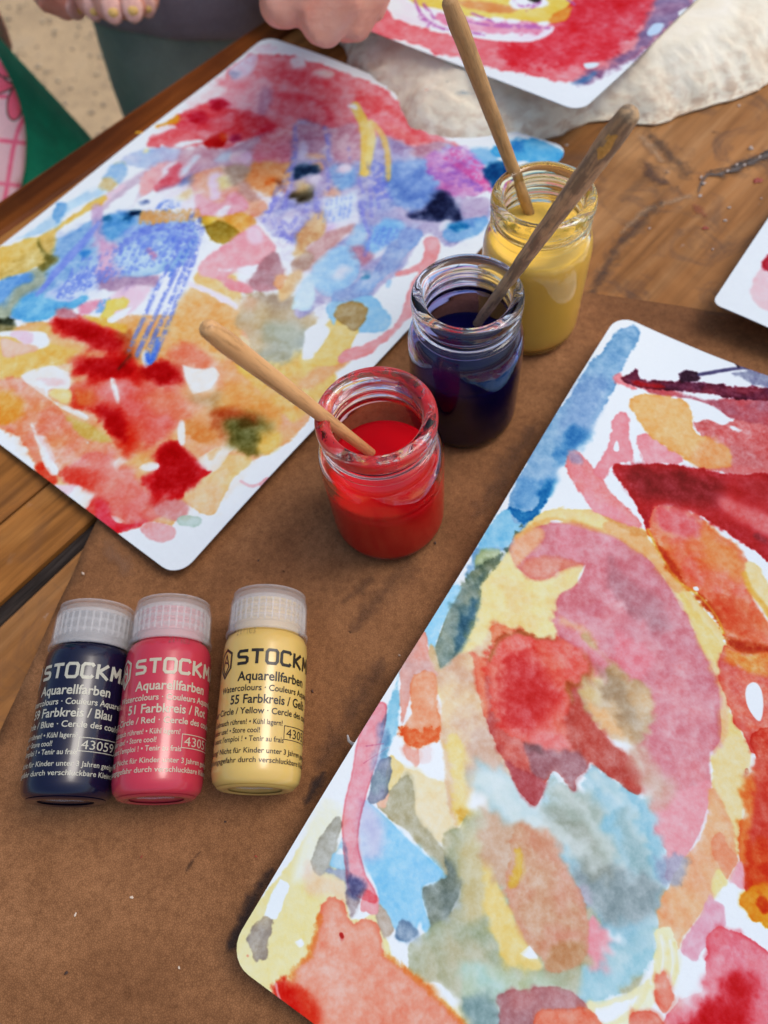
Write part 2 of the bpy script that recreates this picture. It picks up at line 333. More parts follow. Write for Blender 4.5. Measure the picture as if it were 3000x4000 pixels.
    W('K', '780,460 880,490 960,500 1010,530 1003,568 968,598 965,636 940,620 912,582 884,562 850,600 810,560', (150, 106, 116), soft=8, edge=.1, a=.9, tex=.2)
    W('K', '712,525 760,560 850,600 858,622 826,684 800,672 752,612', (172, 84, 90), soft=8, edge=.2)
    W('K', '780,455 830,470 850,500 800,495', (96, 66, 70), soft=9, edge=0, a=.6)
    s.wet('K', '690,130 830,100 960,130 990,220 930,300 920,440 800,440 710,380 670,260', 22, 6, 24, .8)
    s.wet('K', '760,440 900,430 980,480 960,560 860,540', 18, 7, 20, .9)
    # pink arch
    W('J', '262,1290 300,1230 380,1195 430,1180 530,1160 700,1188 850,1240 960,1310 1050,1400 1150,1550 1230,1700 1300,1850 1380,2000 1400,2200 1360,2400 1000,2400 900,2200 740,2000 640,1850 520,1760 515,1620 545,1540 620,1500 664,1392 560,1412 480,1462 400,1472 320,1420 275,1350', pk, c2=(196, 122, 132), edge=.45, tex=.22, wob=5)
    W('K', '905,0 1300,-60 1440,184 1470,300 1470,440 1445,520 1450,640 1410,790 1350,890 1300,960 1296,870 1252,770 1240,660 1205,600 1215,500 1260,380 1230,290 1180,230 1100,200 1050,175 1000,125 930,70', (208, 142, 150), c2=(198, 130, 142), edge=.2, tex=.2, soft=5)
    W('J', '262,1290 300,1230 380,1195 440,1200 440,1260 350,1350 300,1400 270,1350', (226, 168, 136), soft=8, edge=.2)
    W('J', '320,1400 450,1340 660,1390 560,1412 480,1462 400,1472', (208, 134, 112), soft=12, edge=.4, a=.85)
    L('J', '300,1240 430,1165 520,1150 700,1190 850,1240 960,1310', 9, (222, 172, 100), soft=7, a=.75)
    W('J', '1000,1240 1090,1360 1200,1500 1160,1540 1080,1430 980,1330 860,1250 760,1200 800,1150 900,1180', (222, 172, 116), soft=6, edge=.3)
    W('J', '760,1115 960,1195 1000,1235 940,1230 840,1180', (208, 158, 96), soft=5, edge=.2)
    W('J', '810,1350 870,1440 960,1530 1080,1600 1100,1750 1000,1700 880,1620 820,1540', (158, 122, 132), soft=16, edge=0, a=.85, fe=8)
    W('G', '300,280 420,330 500,370 560,470 620,600 580,640 480,560 380,500 320,420', (190, 112, 124), soft=30, edge=0, a=.55, fe=14)
    W('G', '330,600 480,700 430,790 400,800 330,720', (212, 134, 146), soft=18, edge=0)
    W('K', '1245,640 1330,640 1440,600 1450,660 1410,790 1350,890 1300,955 1296,870 1255,770', (214, 152, 162), edge=.15, tex=.15, soft=4)
    W('K', '1150,530 1200,450 1260,560 1300,640 1240,660', (196, 172, 154), soft=20, edge=0, a=.75, fe=12)
    L('G', '230,660 200,620 170,590 100,560', 14, (224, 164, 122), soft=9, a=.7)
    W('G', '170,840 200,790 260,800 290,750 210,620 190,640 330,760 400,800 440,820 470,860 480,930 460,1000 420,1058 370,1060 300,1040 240,980 200,920', (202, 176, 136), c2=(180, 160, 130), edge=.2, tex=.25, soft=6, fe=5)
    W('G', '172,840 200,810 240,820 250,860 220,880', (222, 196, 130), soft=14, edge=0, a=.5)
    W('G', '200,880 240,890 330,980 350,1040 280,1020', (226, 176, 128), soft=14, edge=0)
    W('G', '250,780 330,800 390,890 400,980 330,920 260,850', (160, 146, 124), soft=20, edge=0, a=.7, fe=8)
    W('J', '628,1490 640,1440 668,1390 672,1400 640,1480', wh, soft=2, edge=0, wob=2)
    W('G', '50,142 90,140 105,148 60,152', wh, soft=2, edge=0, wob=2)
    W('J', '805,1535 815,1533 818,1545', wh, soft=2, edge=0, wob=1)
    s.wet('K', '1000,150 1120,180 1250,300 1260,440 1190,480 1080,440 990,320', 22, 8, 26, .9)
    s.wet('J', '760,1330 900,1320 1120,1500 1200,1750 1080,1800 880,1680', 24, 10, 40, .9)
    s.wet('K', '1130,440 1240,480 1330,640 1280,860 1240,760 1180,600', 26, 10, 26, .9)
    # right hand side: pinks, ochre, deep reds
    W('J', '600,770 680,820 750,920 830,1010 920,1100 972,1160 960,1190 860,1160 720,1100 660,1010 590,920 575,820', (222, 130, 130), c2=(224, 156, 166), edge=.3, tex=.2)
    W('J', '575,775 610,770 660,830 630,850 585,820', (150, 140, 170), soft=8, edge=0, a=.8)
    W('J', '840,580 880,572 905,600 905,680 930,780 935,850 880,840 820,862 790,900 760,920 722,882 780,780 810,680 820,620', (220, 140, 150), edge=.2, tex=.12)
    W('J', '828,745 845,715 856,775 826,775', wh, soft=2, edge=0, wob=1)
    W('J', '955,700 1050,695 1100,740 1180,790 1185,840 1080,850 1000,850 965,780', (222, 150, 160), edge=.2)
    W('J', '1260,640 1300,600 1440,620 1560,560 1750,520 1750,960 1500,920 1380,890 1300,870 1320,760', (204, 104, 104), c2=(196, 116, 118), edge=.15, tex=.35, fe=4)
    W('J', '960,430 1100,440 1300,490 1500,500 1750,500 1750,640 1560,620 1460,600 1380,550 1300,520 1180,490 1080,475', (160, 84, 100), c2=(190, 90, 98), soft=7, edge=.1, tex=.25)
    W('J', '820,370 860,350 880,385 950,440 900,430 830,400', (214, 130, 138), soft=6)
    W('J', '862,385 910,365 955,332 975,388 1100,402 1200,398 1300,406 1450,425 1750,450 1750,510 1500,490 1300,470 1100,440 960,432', (128, 40, 58), c2=(88, 32, 60), edge=.3, tex=.25, soft=4)
    W('J', '920,400 980,400 1100,430 980,430', (160, 20, 30), soft=8, edge=0)
    W('J', '1186,360 1210,343 1255,345 1295,372 1275,402 1210,405 1190,390', (50, 24, 44), soft=5, edge=.2)
    L('J', '1285,365 1360,352 1480,332 1600,325 1750,320', 6, (72, 70, 110), soft=4)
    W('J', '1470,360 1560,340 1750,330 1750,440 1620,420 1540,390', (136, 146, 172), c2=(100, 100, 140), soft=8, tex=.3)
    W('J', '1420,236 1480,240 1530,268 1600,290 1750,300 1750,336 1600,330 1500,330 1478,300', (40, 28, 42), soft=4, edge=.2)
    W('J', '1510,275 1540,266 1590,270 1570,300 1530,330 1500,318', wh, soft=5, edge=0)
    W('J', '1600,310 1750,300 1750,360 1620,350', (200, 110, 120), soft=8, edge=0)
    W('J', '1190,490 1300,510 1400,560 1452,612 1410,637 1330,605 1262,622 1250,570', wh, soft=4, edge=0, wob=3)
    L('J', '1300,850 1500,880 1700,920', 16, (204, 104, 104), soft=12, a=.7)
    W('J', '908,515 970,472 1080,480 1190,495 1250,560 1245,640 1300,690 1440,760 1450,850 1300,865 1190,800 1060,730 990,640 940,580', (214, 164, 98), c2=(224, 180, 120), edge=.35, tex=.2)
    W('J', '1240,800 1340,700 1440,760 1450,860 1300,870', (218, 148, 92), soft=16, edge=0, a=.8)
    W('J', '1440,640 1530,660 1500,680', wh, soft=4, edge=0)
    W('J', '815,872 850,845 960,858 1060,838 1180,858 1300,876 1400,886 1500,905 1750,940 1750,1420 1659,1370 1560,1290 1480,1250 1400,1190 1300,1130 1200,1080 1100,1060 1040,1100 1062,1160 1010,1195 960,1090 900,990 850,930', (168, 14, 22), c2=(182, 26, 30), edge=.2, tex=.25, soft=5)
    W('J', '880,880 1060,880 1260,900 1420,960 1380,1060 1240,1050 1080,1030 960,1020', (120, 12, 18), soft=34, edge=0, a=.8)
    W('J', '1370,1010 1500,1050 1750,1160 1750,1290 1560,1190 1440,1110 1380,1060', (208, 106, 108), soft=20, edge=0, fe=12, tex=.3)
    W('J', '1500,930 1750,960 1750,1080 1600,1020', (170, 40, 46), soft=18, edge=0, a=.7)
    W('J', '1050,1080 1150,1068 1280,1130 1400,1220 1500,1300 1560,1400 1540,1500 1600,1620 1700,1780 1700,1870 1500,1852 1420,1760 1380,1660 1290,1550 1200,1500 1130,1420 1060,1300 1015,1200 1030,1120', (216, 112, 92), c2=(224, 130, 80), edge=.35, tex=.4, soft=5, fe=6)
    W('J', '1050,1080 1150,1068 1280,1130 1290,1220 1180,1240 1060,1180', (210, 104, 108), soft=20, edge=0, fe=14, tex=.3)
    W('J', '1300,1230 1400,1250 1540,1400 1520,1500 1400,1420 1320,1330', (222, 146, 86), soft=24, edge=0, fe=18, a=.8)
    W('J', '1060,1280 1110,1330 1190,1450 1210,1500 1150,1440 1090,1370', (190, 52, 10), soft=9, edge=0, fe=4)
    W('J', '1270,1550 1330,1580 1420,1680 1400,1700 1310,1620', (186, 50, 8), soft=9, edge=0, fe=4)
    W('J', '1440,1780 1560,1820 1700,1840 1700,1890 1520,1880 1450,1830', (178, 40, 8), soft=14, edge=0)
    W('J', '1350,1580 1480,1560 1600,1700 1560,1780 1420,1700', (206, 74, 44), soft=22, edge=0, a=.7, fe=14)
    s.wet('J', '1040,1100 1300,1130 1540,1300 1560,1500 1700,1780 1500,1830 1300,1540 1120,1380', 24, 7, 26, .8)
    s.wet('J', '860,860 1300,890 1700,960 1700,1340 1400,1160 1060,1070', 30, 12, 30, .8)
    W('J', '1550,1370 1600,1390 1660,1500 1720,1650 1640,1620 1560,1520 1530,1440', (222, 202, 150), soft=6, edge=.3)
    L('J', '1530,1440 1560,1520 1640,1620 1700,1720', 10, (224, 160, 60), soft=8, a=.8)
    L('J', '1010,1200 1060,1300 1130,1420 1200,1500 1290,1560 1380,1670 1420,1760', 4, (226, 176, 50), soft=6, a=.7)
    W('J', '1255,1512 1280,1510 1285,1530 1262,1530', wh, soft=2, edge=0, wob=1)
    W('J', '1410,1800 1428,1795 1432,1818', wh, soft=3, edge=0, wob=1)
    W('J', '1585,1230 1640,1240 1660,1280 1620,1270', (120, 40, 50), soft=9, edge=0, a=.6)
    W('G', '778,655 850,690 960,690 1020,700 1020,1110 900,1110 870,1058 830,1000 785,905 755,810 748,735 762,680', (214, 106, 84), c2=(202, 92, 88), edge=.55, tex=.25, soft=3)
    W('G', '775,660 850,690 960,690 1010,780 900,780 820,740 780,720', (226, 152, 66), c2=(222, 120, 60), soft=14, edge=0, tex=.3)
    W('G', '865,822 900,808 926,842 934,900 920,972 880,932 858,870', wh, soft=3, edge=0, wob=3)
    W('I', '890,-20 906,60 884,120 880,200 858,290 845,380 850,450 865,540 900,590 1000,610 1000,-20', (208, 84, 62), c2=(198, 64, 50), edge=.5, tex=.35, soft=3)
    W('I', '884,120 905,100 900,240 875,380 870,450 850,440 845,380 858,290', (224, 122, 60), soft=7, edge=.2, fe=6)
    W('I', '890,380 952,360 1000,560 900,560 870,480', (206, 66, 24), soft=14, edge=0, fe=12, tex=.3)
    W('I', '842,592 865,560 900,535 1000,520 1000,690 940,690 928,662 905,668 870,625', (226, 164, 46), c2=(226, 140, 36), edge=.5, tex=.2)
    W('I', '912,580 940,575 960,620 930,630', (205, 70, 10), soft=8, edge=0)
    L('K', '1583,560 1583,570', 7, (150, 40, 30), soft=2)
    W('I', '740,170 780,220 820,310 828,400 835,425 790,500 755,565 700,640 640,720 620,770 590,760 550,690 545,620 590,520 640,430 690,370 722,290', (224, 172, 128), c2=(218, 164, 128), edge=.2, tex=.15)
    W('I', '742,375 770,332 792,345 800,380 842,430 820,480 800,512 770,465', (224, 146, 112), edge=.2, tex=.15, soft=3)
    W('I', '770,470 800,515 778,540 752,580 742,510', (220, 208, 150), edge=.1)
    W('I', '735,560 752,590 782,610 792,680 740,730 700,780 684,815 640,790 630,745 690,660', (208, 160, 178), edge=.15, soft=4)
    W('I', '805,505 850,440 862,480 862,545 830,525', (222, 166, 178), edge=.15)
    W('I', '600,420 640,425 650,470 620,530 560,520 545,440', (150, 165, 190), soft=14, edge=0, a=.8, fe=12)
    W('I', '500,150 560,120 610,160 590,220 520,260', (196, 176, 160), soft=24, edge=0, a=.6, fe=12)
    W('I', '545,700 600,700 620,800 600,920 560,860 520,980 440,1047 380,1047 440,980 520,900 530,800', (224, 216, 176), c2=(220, 226, 220), soft=4, fe=8, tex=.3)
    for k, x in enumerate((556, 572, 588, 604)):
        L('I', f'{x},{720 + 9 * k} {x + 6 + 2 * k},{800 + 12 * k} {x - 2},{872 + 8 * k}', 5, (222, 212, 160) if k % 2 else wh, soft=3, a=.8)
    W('K', '1000,1402 1080,1386 1160,1360 1240,1310 1180,1440 1060,1500 1030,1475', (222, 216, 176), edge=.1)
    W('K', '1040,1420 1150,1390 1200,1370 1140,1440 1060,1475', wh, soft=4, edge=0)
    W('I', '725,737 745,700 790,692 860,720 960,782 1020,820 1020,1120 540,1120 572,1020 605,970 650,940 702,922 706,890 722,880 718,815 736,785', (212, 116, 132), c2=(216, 132, 142), edge=.75, tex=.3, soft=3, ew=9, fe=3)
    W('I', '760,925 820,880 880,870 905,905 880,980 860,1120 600,1120 660,1030 700,975', (194, 20, 30), soft=30, edge=0, fe=16)
    W('I', '540,858 550,862 568,845 590,900 606,960 570,1008 545,985 528,905', (224, 138, 118), c2=(214, 110, 90), edge=.4, tex=.2)
    W('I', '445,1012 520,1000 560,1030 560,1060 440,1060', (212, 124, 106), edge=.7)
    W('K', '680,1382 700,1368 730,1355 800,1352 840,1342 940,1346 980,1382 1010,1420 1040,1500 720,1500 690,1425', (160, 112, 118), c2=(176, 120, 122), edge=.4, tex=.2)
    W('K', '835,1428 900,1420 1010,1422 1060,1500 835,1500', (224, 122, 96), edge=.5)
    s.wet('I', '640,900 900,780 1000,900 1000,1120 600,1120', 30, 12, 40, .8)
    s.wet('I', '860,100 1000,100 1000,560 880,500', 24, 8, 20, .8)
    # salmon corner
    W('H', '372,380 350,400 330,460 315,530 297,600 240,650 228,688 172,696 160,742 166,782 200,830 260,940 980,960 870,860 780,770 690,690 620,630 575,600 565,540 545,490 495,462 466,490 440,460 420,410', (226, 146, 124), c2=(230, 158, 138), edge=.7, tex=.24, soft=3, fe=5, ew=14)
    for q in ('297,600 242,650 228,688 172,696', '690,690 780,770 870,860', '575,600 620,630 690,690', '330,460 315,530 297,600'):
        L('H', q, 9, (226, 128, 58), soft=9, a=.75, fe=9)
    W('H', '172,696 236,700 285,765 330,860 300,960 230,960 190,840 160,760', (206, 22, 12), soft=14, edge=0, fe=6)
    W('H', '225,700 285,760 330,860 350,900 300,900 260,800', (222, 90, 50), soft=18, edge=0, a=.6)
    L('H', '170,708 178,750 205,800 240,858 260,900', 6, (224, 138, 142), soft=3, edge=.4)
    L('H', '412,524 415,532', 8, (170, 28, 26), soft=2)
    s.wet('H', '200,700 330,700 400,900 200,960', 26, 14, 30, .8)
    W('H', '100,480 150,440 150,500 135,570 132,612 112,610 98,626 78,595 62,545', (172, 164, 142), c2=(150, 146, 140), edge=.3, tex=.25, fe=3)
    W('H', '185,315 226,340 170,468 120,455', (212, 228, 240), soft=3, edge=0, sharp=True)
    W('H', '238,552 265,538 276,560 258,577', (218, 228, 232), soft=2, edge=0, sharp=True, wob=2)
    L('H', '64,603 65,604', 5, (226, 150, 120), soft=2)
    L('F', '350,650 420,640', 2.5, (170, 70, 110), a=.4); L('F', '340,720 440,655', 2, (170, 70, 110), a=.35)
    # the outline of the blot keeps a darker dried rim
    W('K', '700,200 800,180 880,260 860,360 780,400 700,340', (192, 44, 46), soft=40, edge=0, a=.55, fe=26)
    s.wet('J', '-100,1500 300,1200 900,1150 1400,1800 1300,2300 200,2300', 16, 7, 40, .5)
    s.wet('K', '450,100 1500,100 1500,1450 700,1450 350,1200', 14, 5, 40, .45)
    s.wet('H', '330,200 900,200 1100,900 200,900', 9, 3, 30, .35)
def paint_left(s):
    W, L = s.wash, s.line
    wh = (206, 218, 226); lav = (166, 150, 180); bl = (122, 166, 212); rs = (216, 120, 130)
    # ---- orange / red lower half: grounds
    W('D', '-60,760 0,560 100,480 260,470 400,560 520,440 700,420 850,420 1000,380 1180,380 1260,470 1400,560 1560,680 1560,900 1480,1010 1340,1110 1200,1170 1120,1270 1090,1390 1010,1420 940,1380 880,1400 860,1480 740,1450 700,1480 640,1500 560,1500 480,1430 400,1330 270,1270 190,1240 150,1120 100,1020 40,1000 -60,960', (222, 150, 118), c2=(228, 172, 112), tex=.2, edge=.2, fe=4)
    W('D', '-60,540 60,520 240,560 360,590 400,640 260,690 110,730 -60,760', (226, 176, 92), edge=.2, tex=.15)
    W('D', '-60,760 120,740 240,840 330,930 440,960 560,1060 640,1200 640,1300 420,1260 300,1240 190,1240 150,1100 60,1000 -60,960', (222, 130, 110), c2=(224, 140, 96), tex=.3, edge=.25, fe=4)
    W('D', '-60,800 60,800 120,880 60,960 -60,940', (230, 150, 62), soft=20, edge=0, fe=12)
    W('D', '480,1100 640,1180 700,1270 760,1330 860,1400 760,1450 620,1490 560,1500 440,1400 400,1310 300,1250 330,1180', (222, 108, 108), c2=(222, 124, 112), tex=.25, edge=.15, soft=8)
    W('D', '300,1190 420,1180 520,1220 480,1270 330,1260', (216, 58, 46), soft=14, edge=0, fe=10)
    W('D', '175,1170 230,1160 290,1240 270,1275 200,1250', (216, 40, 20), soft=7, edge=.1)
    W('D', '430,1390 480,1320 540,1380 500,1440 460,1450', (214, 44, 36), soft=10, edge=0)
    W('D', '960,280 1180,380 1220,480 1130,640 960,700 880,580 860,420', (224, 158, 96), c2=(228, 174, 116), soft=12, edge=.1, tex=.25)
    W('D', '980,260 1180,370 1200,300 1160,210 1000,200', (222, 182, 122), soft=6, edge=.1)
    W('D', '850,600 950,560 1060,640 1100,760 1000,700 900,680', (222, 120, 96), soft=20, edge=0, fe=10)
    W('D', '1140,760 1260,800 1360,860 1400,960 1320,1020 1240,960 1180,880', (226, 164, 76), soft=22, edge=0, c2=(224, 148, 82))
    W('D', '1180,640 1400,560 1659,700 1659,790 1560,880 1460,960 1400,900 1260,780', (222, 184, 96), soft=10, edge=.1, c2=(224, 160, 100))
    W('D', '1480,620 1560,560 1659,420 1760,480 1700,640 1560,760', (222, 186, 110), soft=6, edge=.2)
    W('D', '1480,760 1659,640 1750,640 1659,720 1540,800', (226, 160, 112), soft=12, edge=0)
    # deep reds
    W('D', '270,440 330,420 460,450 560,480 640,560 600,620 500,600 400,560 300,520', (206, 22, 20), soft=18, edge=0, fe=10)
    W('D', '560,520 640,500 660,600 600,620', (150, 60, 20), soft=16, edge=0, a=.7)
    W('D', '250,470 340,540 480,610 600,640 620,560 560,500 400,440', (222, 84, 70), soft=20, edge=0, a=.55)
    W('D', '350,660 460,640 600,610 690,680 720,720 640,740 520,730 400,720', (200, 16, 16), soft=14, edge=0, fe=8)
    W('D', '700,700 800,660 900,690 910,760 840,780 760,740', (186, 30, 24), soft=18, edge=0, fe=10)
    W('D', '360,760 480,740 700,740 860,760 920,900 860,1000 760,1060 620,1020 500,900 380,840', (218, 100, 100), c2=(210, 96, 80), soft=12, edge=0, tex=.3, fe=6)
    W('D', '740,820 860,800 940,860 960,940 820,930 750,880', (206, 120, 96), soft=14, edge=0, fe=8)
    W('D', '370,820 460,860 600,890 640,960 640,1060 600,1100 560,1020 470,920 380,880', (202, 30, 20), soft=16, edge=0, fe=8)
    W('D', '380,790 480,820 470,880 390,870', (214, 90, 40), soft=14, edge=0)
    W('D', '560,960 660,1000 660,1090 600,1110 540,1000', (206, 40, 20), soft=14, edge=0)
    W('D', '790,1070 870,1060 940,1130 1080,1210 1000,1240 960,1290 880,1340 800,1330 740,1300 700,1240 770,1210 800,1150', (196, 12, 18), soft=9, edge=.1, fe=4)
    W('D', '780,1360 880,1340 940,1370 930,1420 860,1450 780,1420', (196, 140, 146), soft=10, edge=.2, tex=.2)
    W('D', '480,1340 540,1370 560,1440 640,1470 740,1440 690,1480 600,1502 520,1470 470,1430', (212, 50, 70), soft=7, edge=.2)
    W('D', '700,1480 760,1450 860,1470 880,1520 830,1560 740,1540 700,1500', (226, 156, 162), edge=.2, soft=5)
    W('D', '200,1260 280,1265 400,1270 380,1330 300,1320', (232, 190, 208), soft=6, edge=.1)
    # olives and yellow ochre
    W('D', '920,1290 1000,1240 1100,1170 1140,1120 1260,1140 1160,1240 1110,1340 1090,1390 1040,1420 980,1400 930,1350', (216, 190, 128), edge=.3, soft=4, c2=(222, 186, 150))
    W('D', '1110,930 1240,900 1330,980 1310,1060 1300,1110 1220,1100 1140,1040', (112, 104, 44), c2=(92, 92, 40), soft=16, edge=0, fe=8)
    W('D', '1040,900 1160,890 1280,930 1200,950 1100,960 1120,1040 1080,1000', (160, 60, 24), soft=14, edge=0, fe=6)
    W('D', '1280,1000 1400,1010 1380,1090 1300,1110', (206, 178, 92), soft=14, edge=0)
    W('D', '900,940 960,950 1060,1000 1040,1060 960,1040 900,990', (200, 130, 66), soft=8, edge=.2, fe=5)
    W('D', '950,840 1040,830 1090,800 1080,870 980,900', (168, 140, 96), soft=12, edge=0)
    W('D', '330,930 440,960 560,1050 480,1060 400,1020', (190, 166, 84), soft=8, edge=.1)
    W('D', '240,800 300,780 350,800 350,860 290,850 240,820', (218, 200, 140), soft=4, edge=.1)
    W('D', '900,1425 980,1420 1010,1440 990,1475 930,1480 880,1460', (170, 196, 192), edge=.5, soft=4)
    W('D', '-30,430 40,410 76,460 50,500 -30,510', (26, 34, 20), soft=10, edge=0)
    W('D', '-30,470 70,470 100,510 240,480 260,520 60,540 -30,520', (206, 180, 110), soft=10, edge=0, a=.7)
    W('D', '1195,520 1240,540 1290,600 1250,700 1210,640 1200,560', (206, 196, 160), soft=9, edge=0)
    W('A', '980,1480 1020,1400 1100,1370 1250,1380 1400,1400 1500,1500 1540,1620 1460,1660 1300,1700 1200,1800 1140,1843 1080,1800 1030,1680 960,1600', (172, 158, 128), c2=(190, 170, 122), soft=9, edge=.1, fe=8, tex=.3)
    W('A', '1180,1620 1340,1600 1480,1640 1500,1720 1440,1780 1380,1843 1250,1900 1130,1843 1160,1740', (162, 172, 156), c2=(150, 166, 166), soft=20, edge=0, fe=14)
    W('A', '1030,1400 1130,1420 1100,1500 1040,1540 1000,1500', (190, 150, 118), soft=8, edge=.2)
    W('A', '1100,1380 1300,1390 1360,1440 1300,1500 1200,1480 1100,1440', (146, 130, 112), soft=18, edge=0, fe=6)
    # white gaps of the lower half
    W('D', '0,505 90,502 200,505 235,520 246,570 190,590 120,560 60,530 0,530', wh, soft=3, edge=0, wob=3)
    W('D', '0,530 100,560 190,585 100,630 20,640 0,600', (222, 172, 150), soft=4, c2=(226, 186, 170))
    W('D', '50,510 160,508 150,560 90,550', (226, 190, 208), soft=5, edge=0)
    W('D', '105,724 250,672 300,690 348,712 345,790 290,790 240,800 262,848 350,880 438,922 430,950 330,900 240,840 170,790', wh, soft=3, edge=0, wob=3)
    W('D', '180,740 300,735 330,770 250,780', (226, 196, 208), soft=6, edge=0)
    W('D', '906,668 960,690 1020,690 1070,682 1098,720 1050,790 962,820 940,780 920,720', wh, soft=3, edge=0, wob=2, sharp=True)
    W('D', '550,738 572,742 598,850 580,862 560,800', wh, soft=4, edge=0, wob=2)
    W('D', '780,740 800,730 812,780 824,800 800,790', (216, 206, 180), soft=4, edge=0)
    W('D', '895,945 918,960 922,1060 900,1070 885,1010', wh, soft=4, edge=0, wob=2)
    W('D', '370,612 398,615 400,632 380,636', wh, soft=4, edge=0, wob=1)
    W('D', '310,516 324,516 326,530 312,530', wh, soft=3, edge=0, wob=1)
    W('D', '862,585 880,590 898,606 880,602', wh, soft=3, edge=0, wob=1)
    W('D', '148,965 166,962 190,1020 232,1030 228,1070 260,1140 292,1185 285,1220 250,1220 215,1160 185,1060', wh, soft=4, edge=0, wob=3)
    W('D', '190,1020 236,1050 280,1140 250,1160', (230, 196, 208), soft=6, edge=0, a=.7)
    W('D', '566,1165 600,1130 645,1100 625,1150 590,1190 600,1235 578,1205', wh, soft=4, edge=0, wob=3)
    W('D', '690,1185 740,1155 790,1160 790,1190 750,1200', wh, soft=3, edge=0, wob=2)
    W('D', '940,1160 1010,1120 1080,1080 1170,1070 1140,1110 1090,1180 1050,1200 990,1185', (226, 214, 216), soft=4, edge=0)
    W('D', '1030,1110 1110,1080 1050,1150', (226, 182, 140), soft=5, edge=0)
    W('D', '1060,1200 1020,1240 960,1280 930,1290 970,1270', wh, soft=4, edge=0)
    W('D', '545,1385 520,1440 540,1380', wh, soft=4, edge=0)
    W('D', '550,1420 590,1430 626,1455 580,1455', wh, soft=3, edge=0, wob=2)
    W('D', '380,1275 470,1300 460,1340 430,1390 400,1410 330,1340 360,1300', wh, soft=3, edge=0, wob=2)
    W('D', '410,1030 445,1055 430,1065', (190, 206, 214), soft=4, edge=0)
    W('D', '535,450 620,390 680,360 640,420 560,462', wh, soft=4, edge=0)
    s.wet('D', '260,440 460,440 700,560 900,680 960,900 860,1040 640,1100 480,900 340,760', 30, 12, 40, .75)
    s.wet('D', '820,580 1100,640 1380,900 1340,1040 1100,1100 960,1000 900,760', 30, 14, 40, .8)
    s.wet('D', '480,1100 760,1060 1000,1120 1000,1260 800,1360 560,1440 420,1340', 26, 10, 40, .7)
    s.wet('A', '960,1400 1480,1400 1540,1640 1200,1860 1000,1640', 30, 14, 40, .85)
    for q in ('290,450 460,470 600,560 560,600 400,550', '380,670 520,640 660,690 560,720 430,710', '480,880 600,910 620,1040 560,1020', '820,1080 900,1080 1000,1210 900,1300 760,1290 780,1220', '720,690 830,670 890,740 800,760'):
        W('D', q, (172, 4, 8), soft=20, edge=0, a=.85, fe=8)
    W('D', '1140,950 1240,940 1280,1040 1200,1060', (70, 74, 30), soft=20, edge=0, a=.7, fe=8)
    # white flecks again where the paper stayed dry
    W('D', '906,668 960,690 1020,690 1070,682 1098,720 1050,790 962,820 940,780 920,720', wh, soft=3, edge=0, wob=2, sharp=True)
    W('D', '550,738 572,742 598,850 580,862 560,800', wh, soft=4, edge=0, wob=2)
    W('D', '895,945 918,960 922,1060 900,1070 885,1010', wh, soft=4, edge=0, wob=2)
    W('D', '690,1185 740,1155 790,1160 790,1190 750,1200', wh, soft=3, edge=0, wob=2)
    # ---- pink upper right
    W('E', '985,300 1060,250 1130,232 1230,236 1335,262 1490,312 1575,345 1660,392 1785,490 1890,575 1990,640 1880,690 1700,640 1620,620 1500,610 1300,580 1100,600 950,640 800,600 650,640 640,600 700,560 790,480 900,430 960,370', (218, 130, 142), c2=(212, 118, 130), tex=.22, edge=.15)
    W('E', '960,345 1150,330 1180,420 1110,500 1000,480 940,430', (220, 162, 176), soft=12, edge=0, tex=.2)
    W('E', '990,300 1060,250 1110,240 1100,300 1050,340 1000,340', (196, 200, 224), soft=10, edge=0)
    W('E', '990,310 1040,310 1030,335 1000,335', (150, 172, 206), soft=8, edge=0)
    W('E', '1110,205 1180,205 1200,225 1130,235', (214, 204, 218), soft=6, edge=0)
    W('E', '800,470 850,440 915,382 975,376 960,408 880,450 830,470', wh, soft=5, edge=0)
    W('E', '1255,255 1310,250 1320,290 1290,306 1258,290', wh, soft=6, edge=0)
    W('E', '1310,340 1370,300 1440,310 1420,340 1350,340', (224, 200, 200), soft=8, edge=0)
    W('E', '1210,320 1290,300 1400,340 1440,370 1350,370 1240,350', (212, 84, 100), soft=12, edge=0, a=.7)
    W('E', '1180,430 1300,420 1420,470 1440,520 1380,540 1240,510 1160,470', (222, 112, 126), soft=10, edge=.15)
    L('E', '1190,410 1320,420 1410,470 1430,540 1400,570', 9, (206, 66, 84), soft=9, a=.7)
    W('E', '1130,380 1180,400 1160,480 1080,560 1000,600 1100,500', (172, 130, 158), soft=14, edge=0, a=.8)
    W('E', '1540,380 1640,430 1700,480 1600,470 1540,430', (206, 84, 92), soft=12, edge=0, a=.8)
    L('E', '1600,640 1620,560 1700,560 1800,620', 14, (206, 90, 98), soft=10, a=.5)
    W('B', '860,280 960,290 1060,330 1040,370 930,400 890,340', (228, 160, 168), soft=12, edge=0)
    W('B', '740,140 860,180 980,260 1060,300 900,300 800,220', (222, 120, 124), soft=8, edge=.1)
    L('B', '760,40 880,120 960,200 1060,280', 10, (208, 90, 96), soft=8, a=.6)
    W('E', '780,500 900,440 1000,470 1110,488 1190,545 1100,585 1010,600 900,560 790,580 650,625 700,590', (198, 66, 86), c2=(206, 84, 96), soft=9, edge=.1, tex=.3)
    W('E', '900,440 960,430 990,455 930,470', (172, 14, 40), soft=8, edge=0)
    W('E', '810,500 870,480 890,520 830,530', (182, 26, 50), soft=9, edge=0)
    W('E', '940,500 1000,520 980,560 920,540', (214, 116, 130), soft=10, edge=0, a=.7)
    W('A', '320,290 430,225 560,195 720,230 745,285 640,325 520,335 400,325 330,320', (210, 88, 98), soft=6, c2=(216, 112, 122))
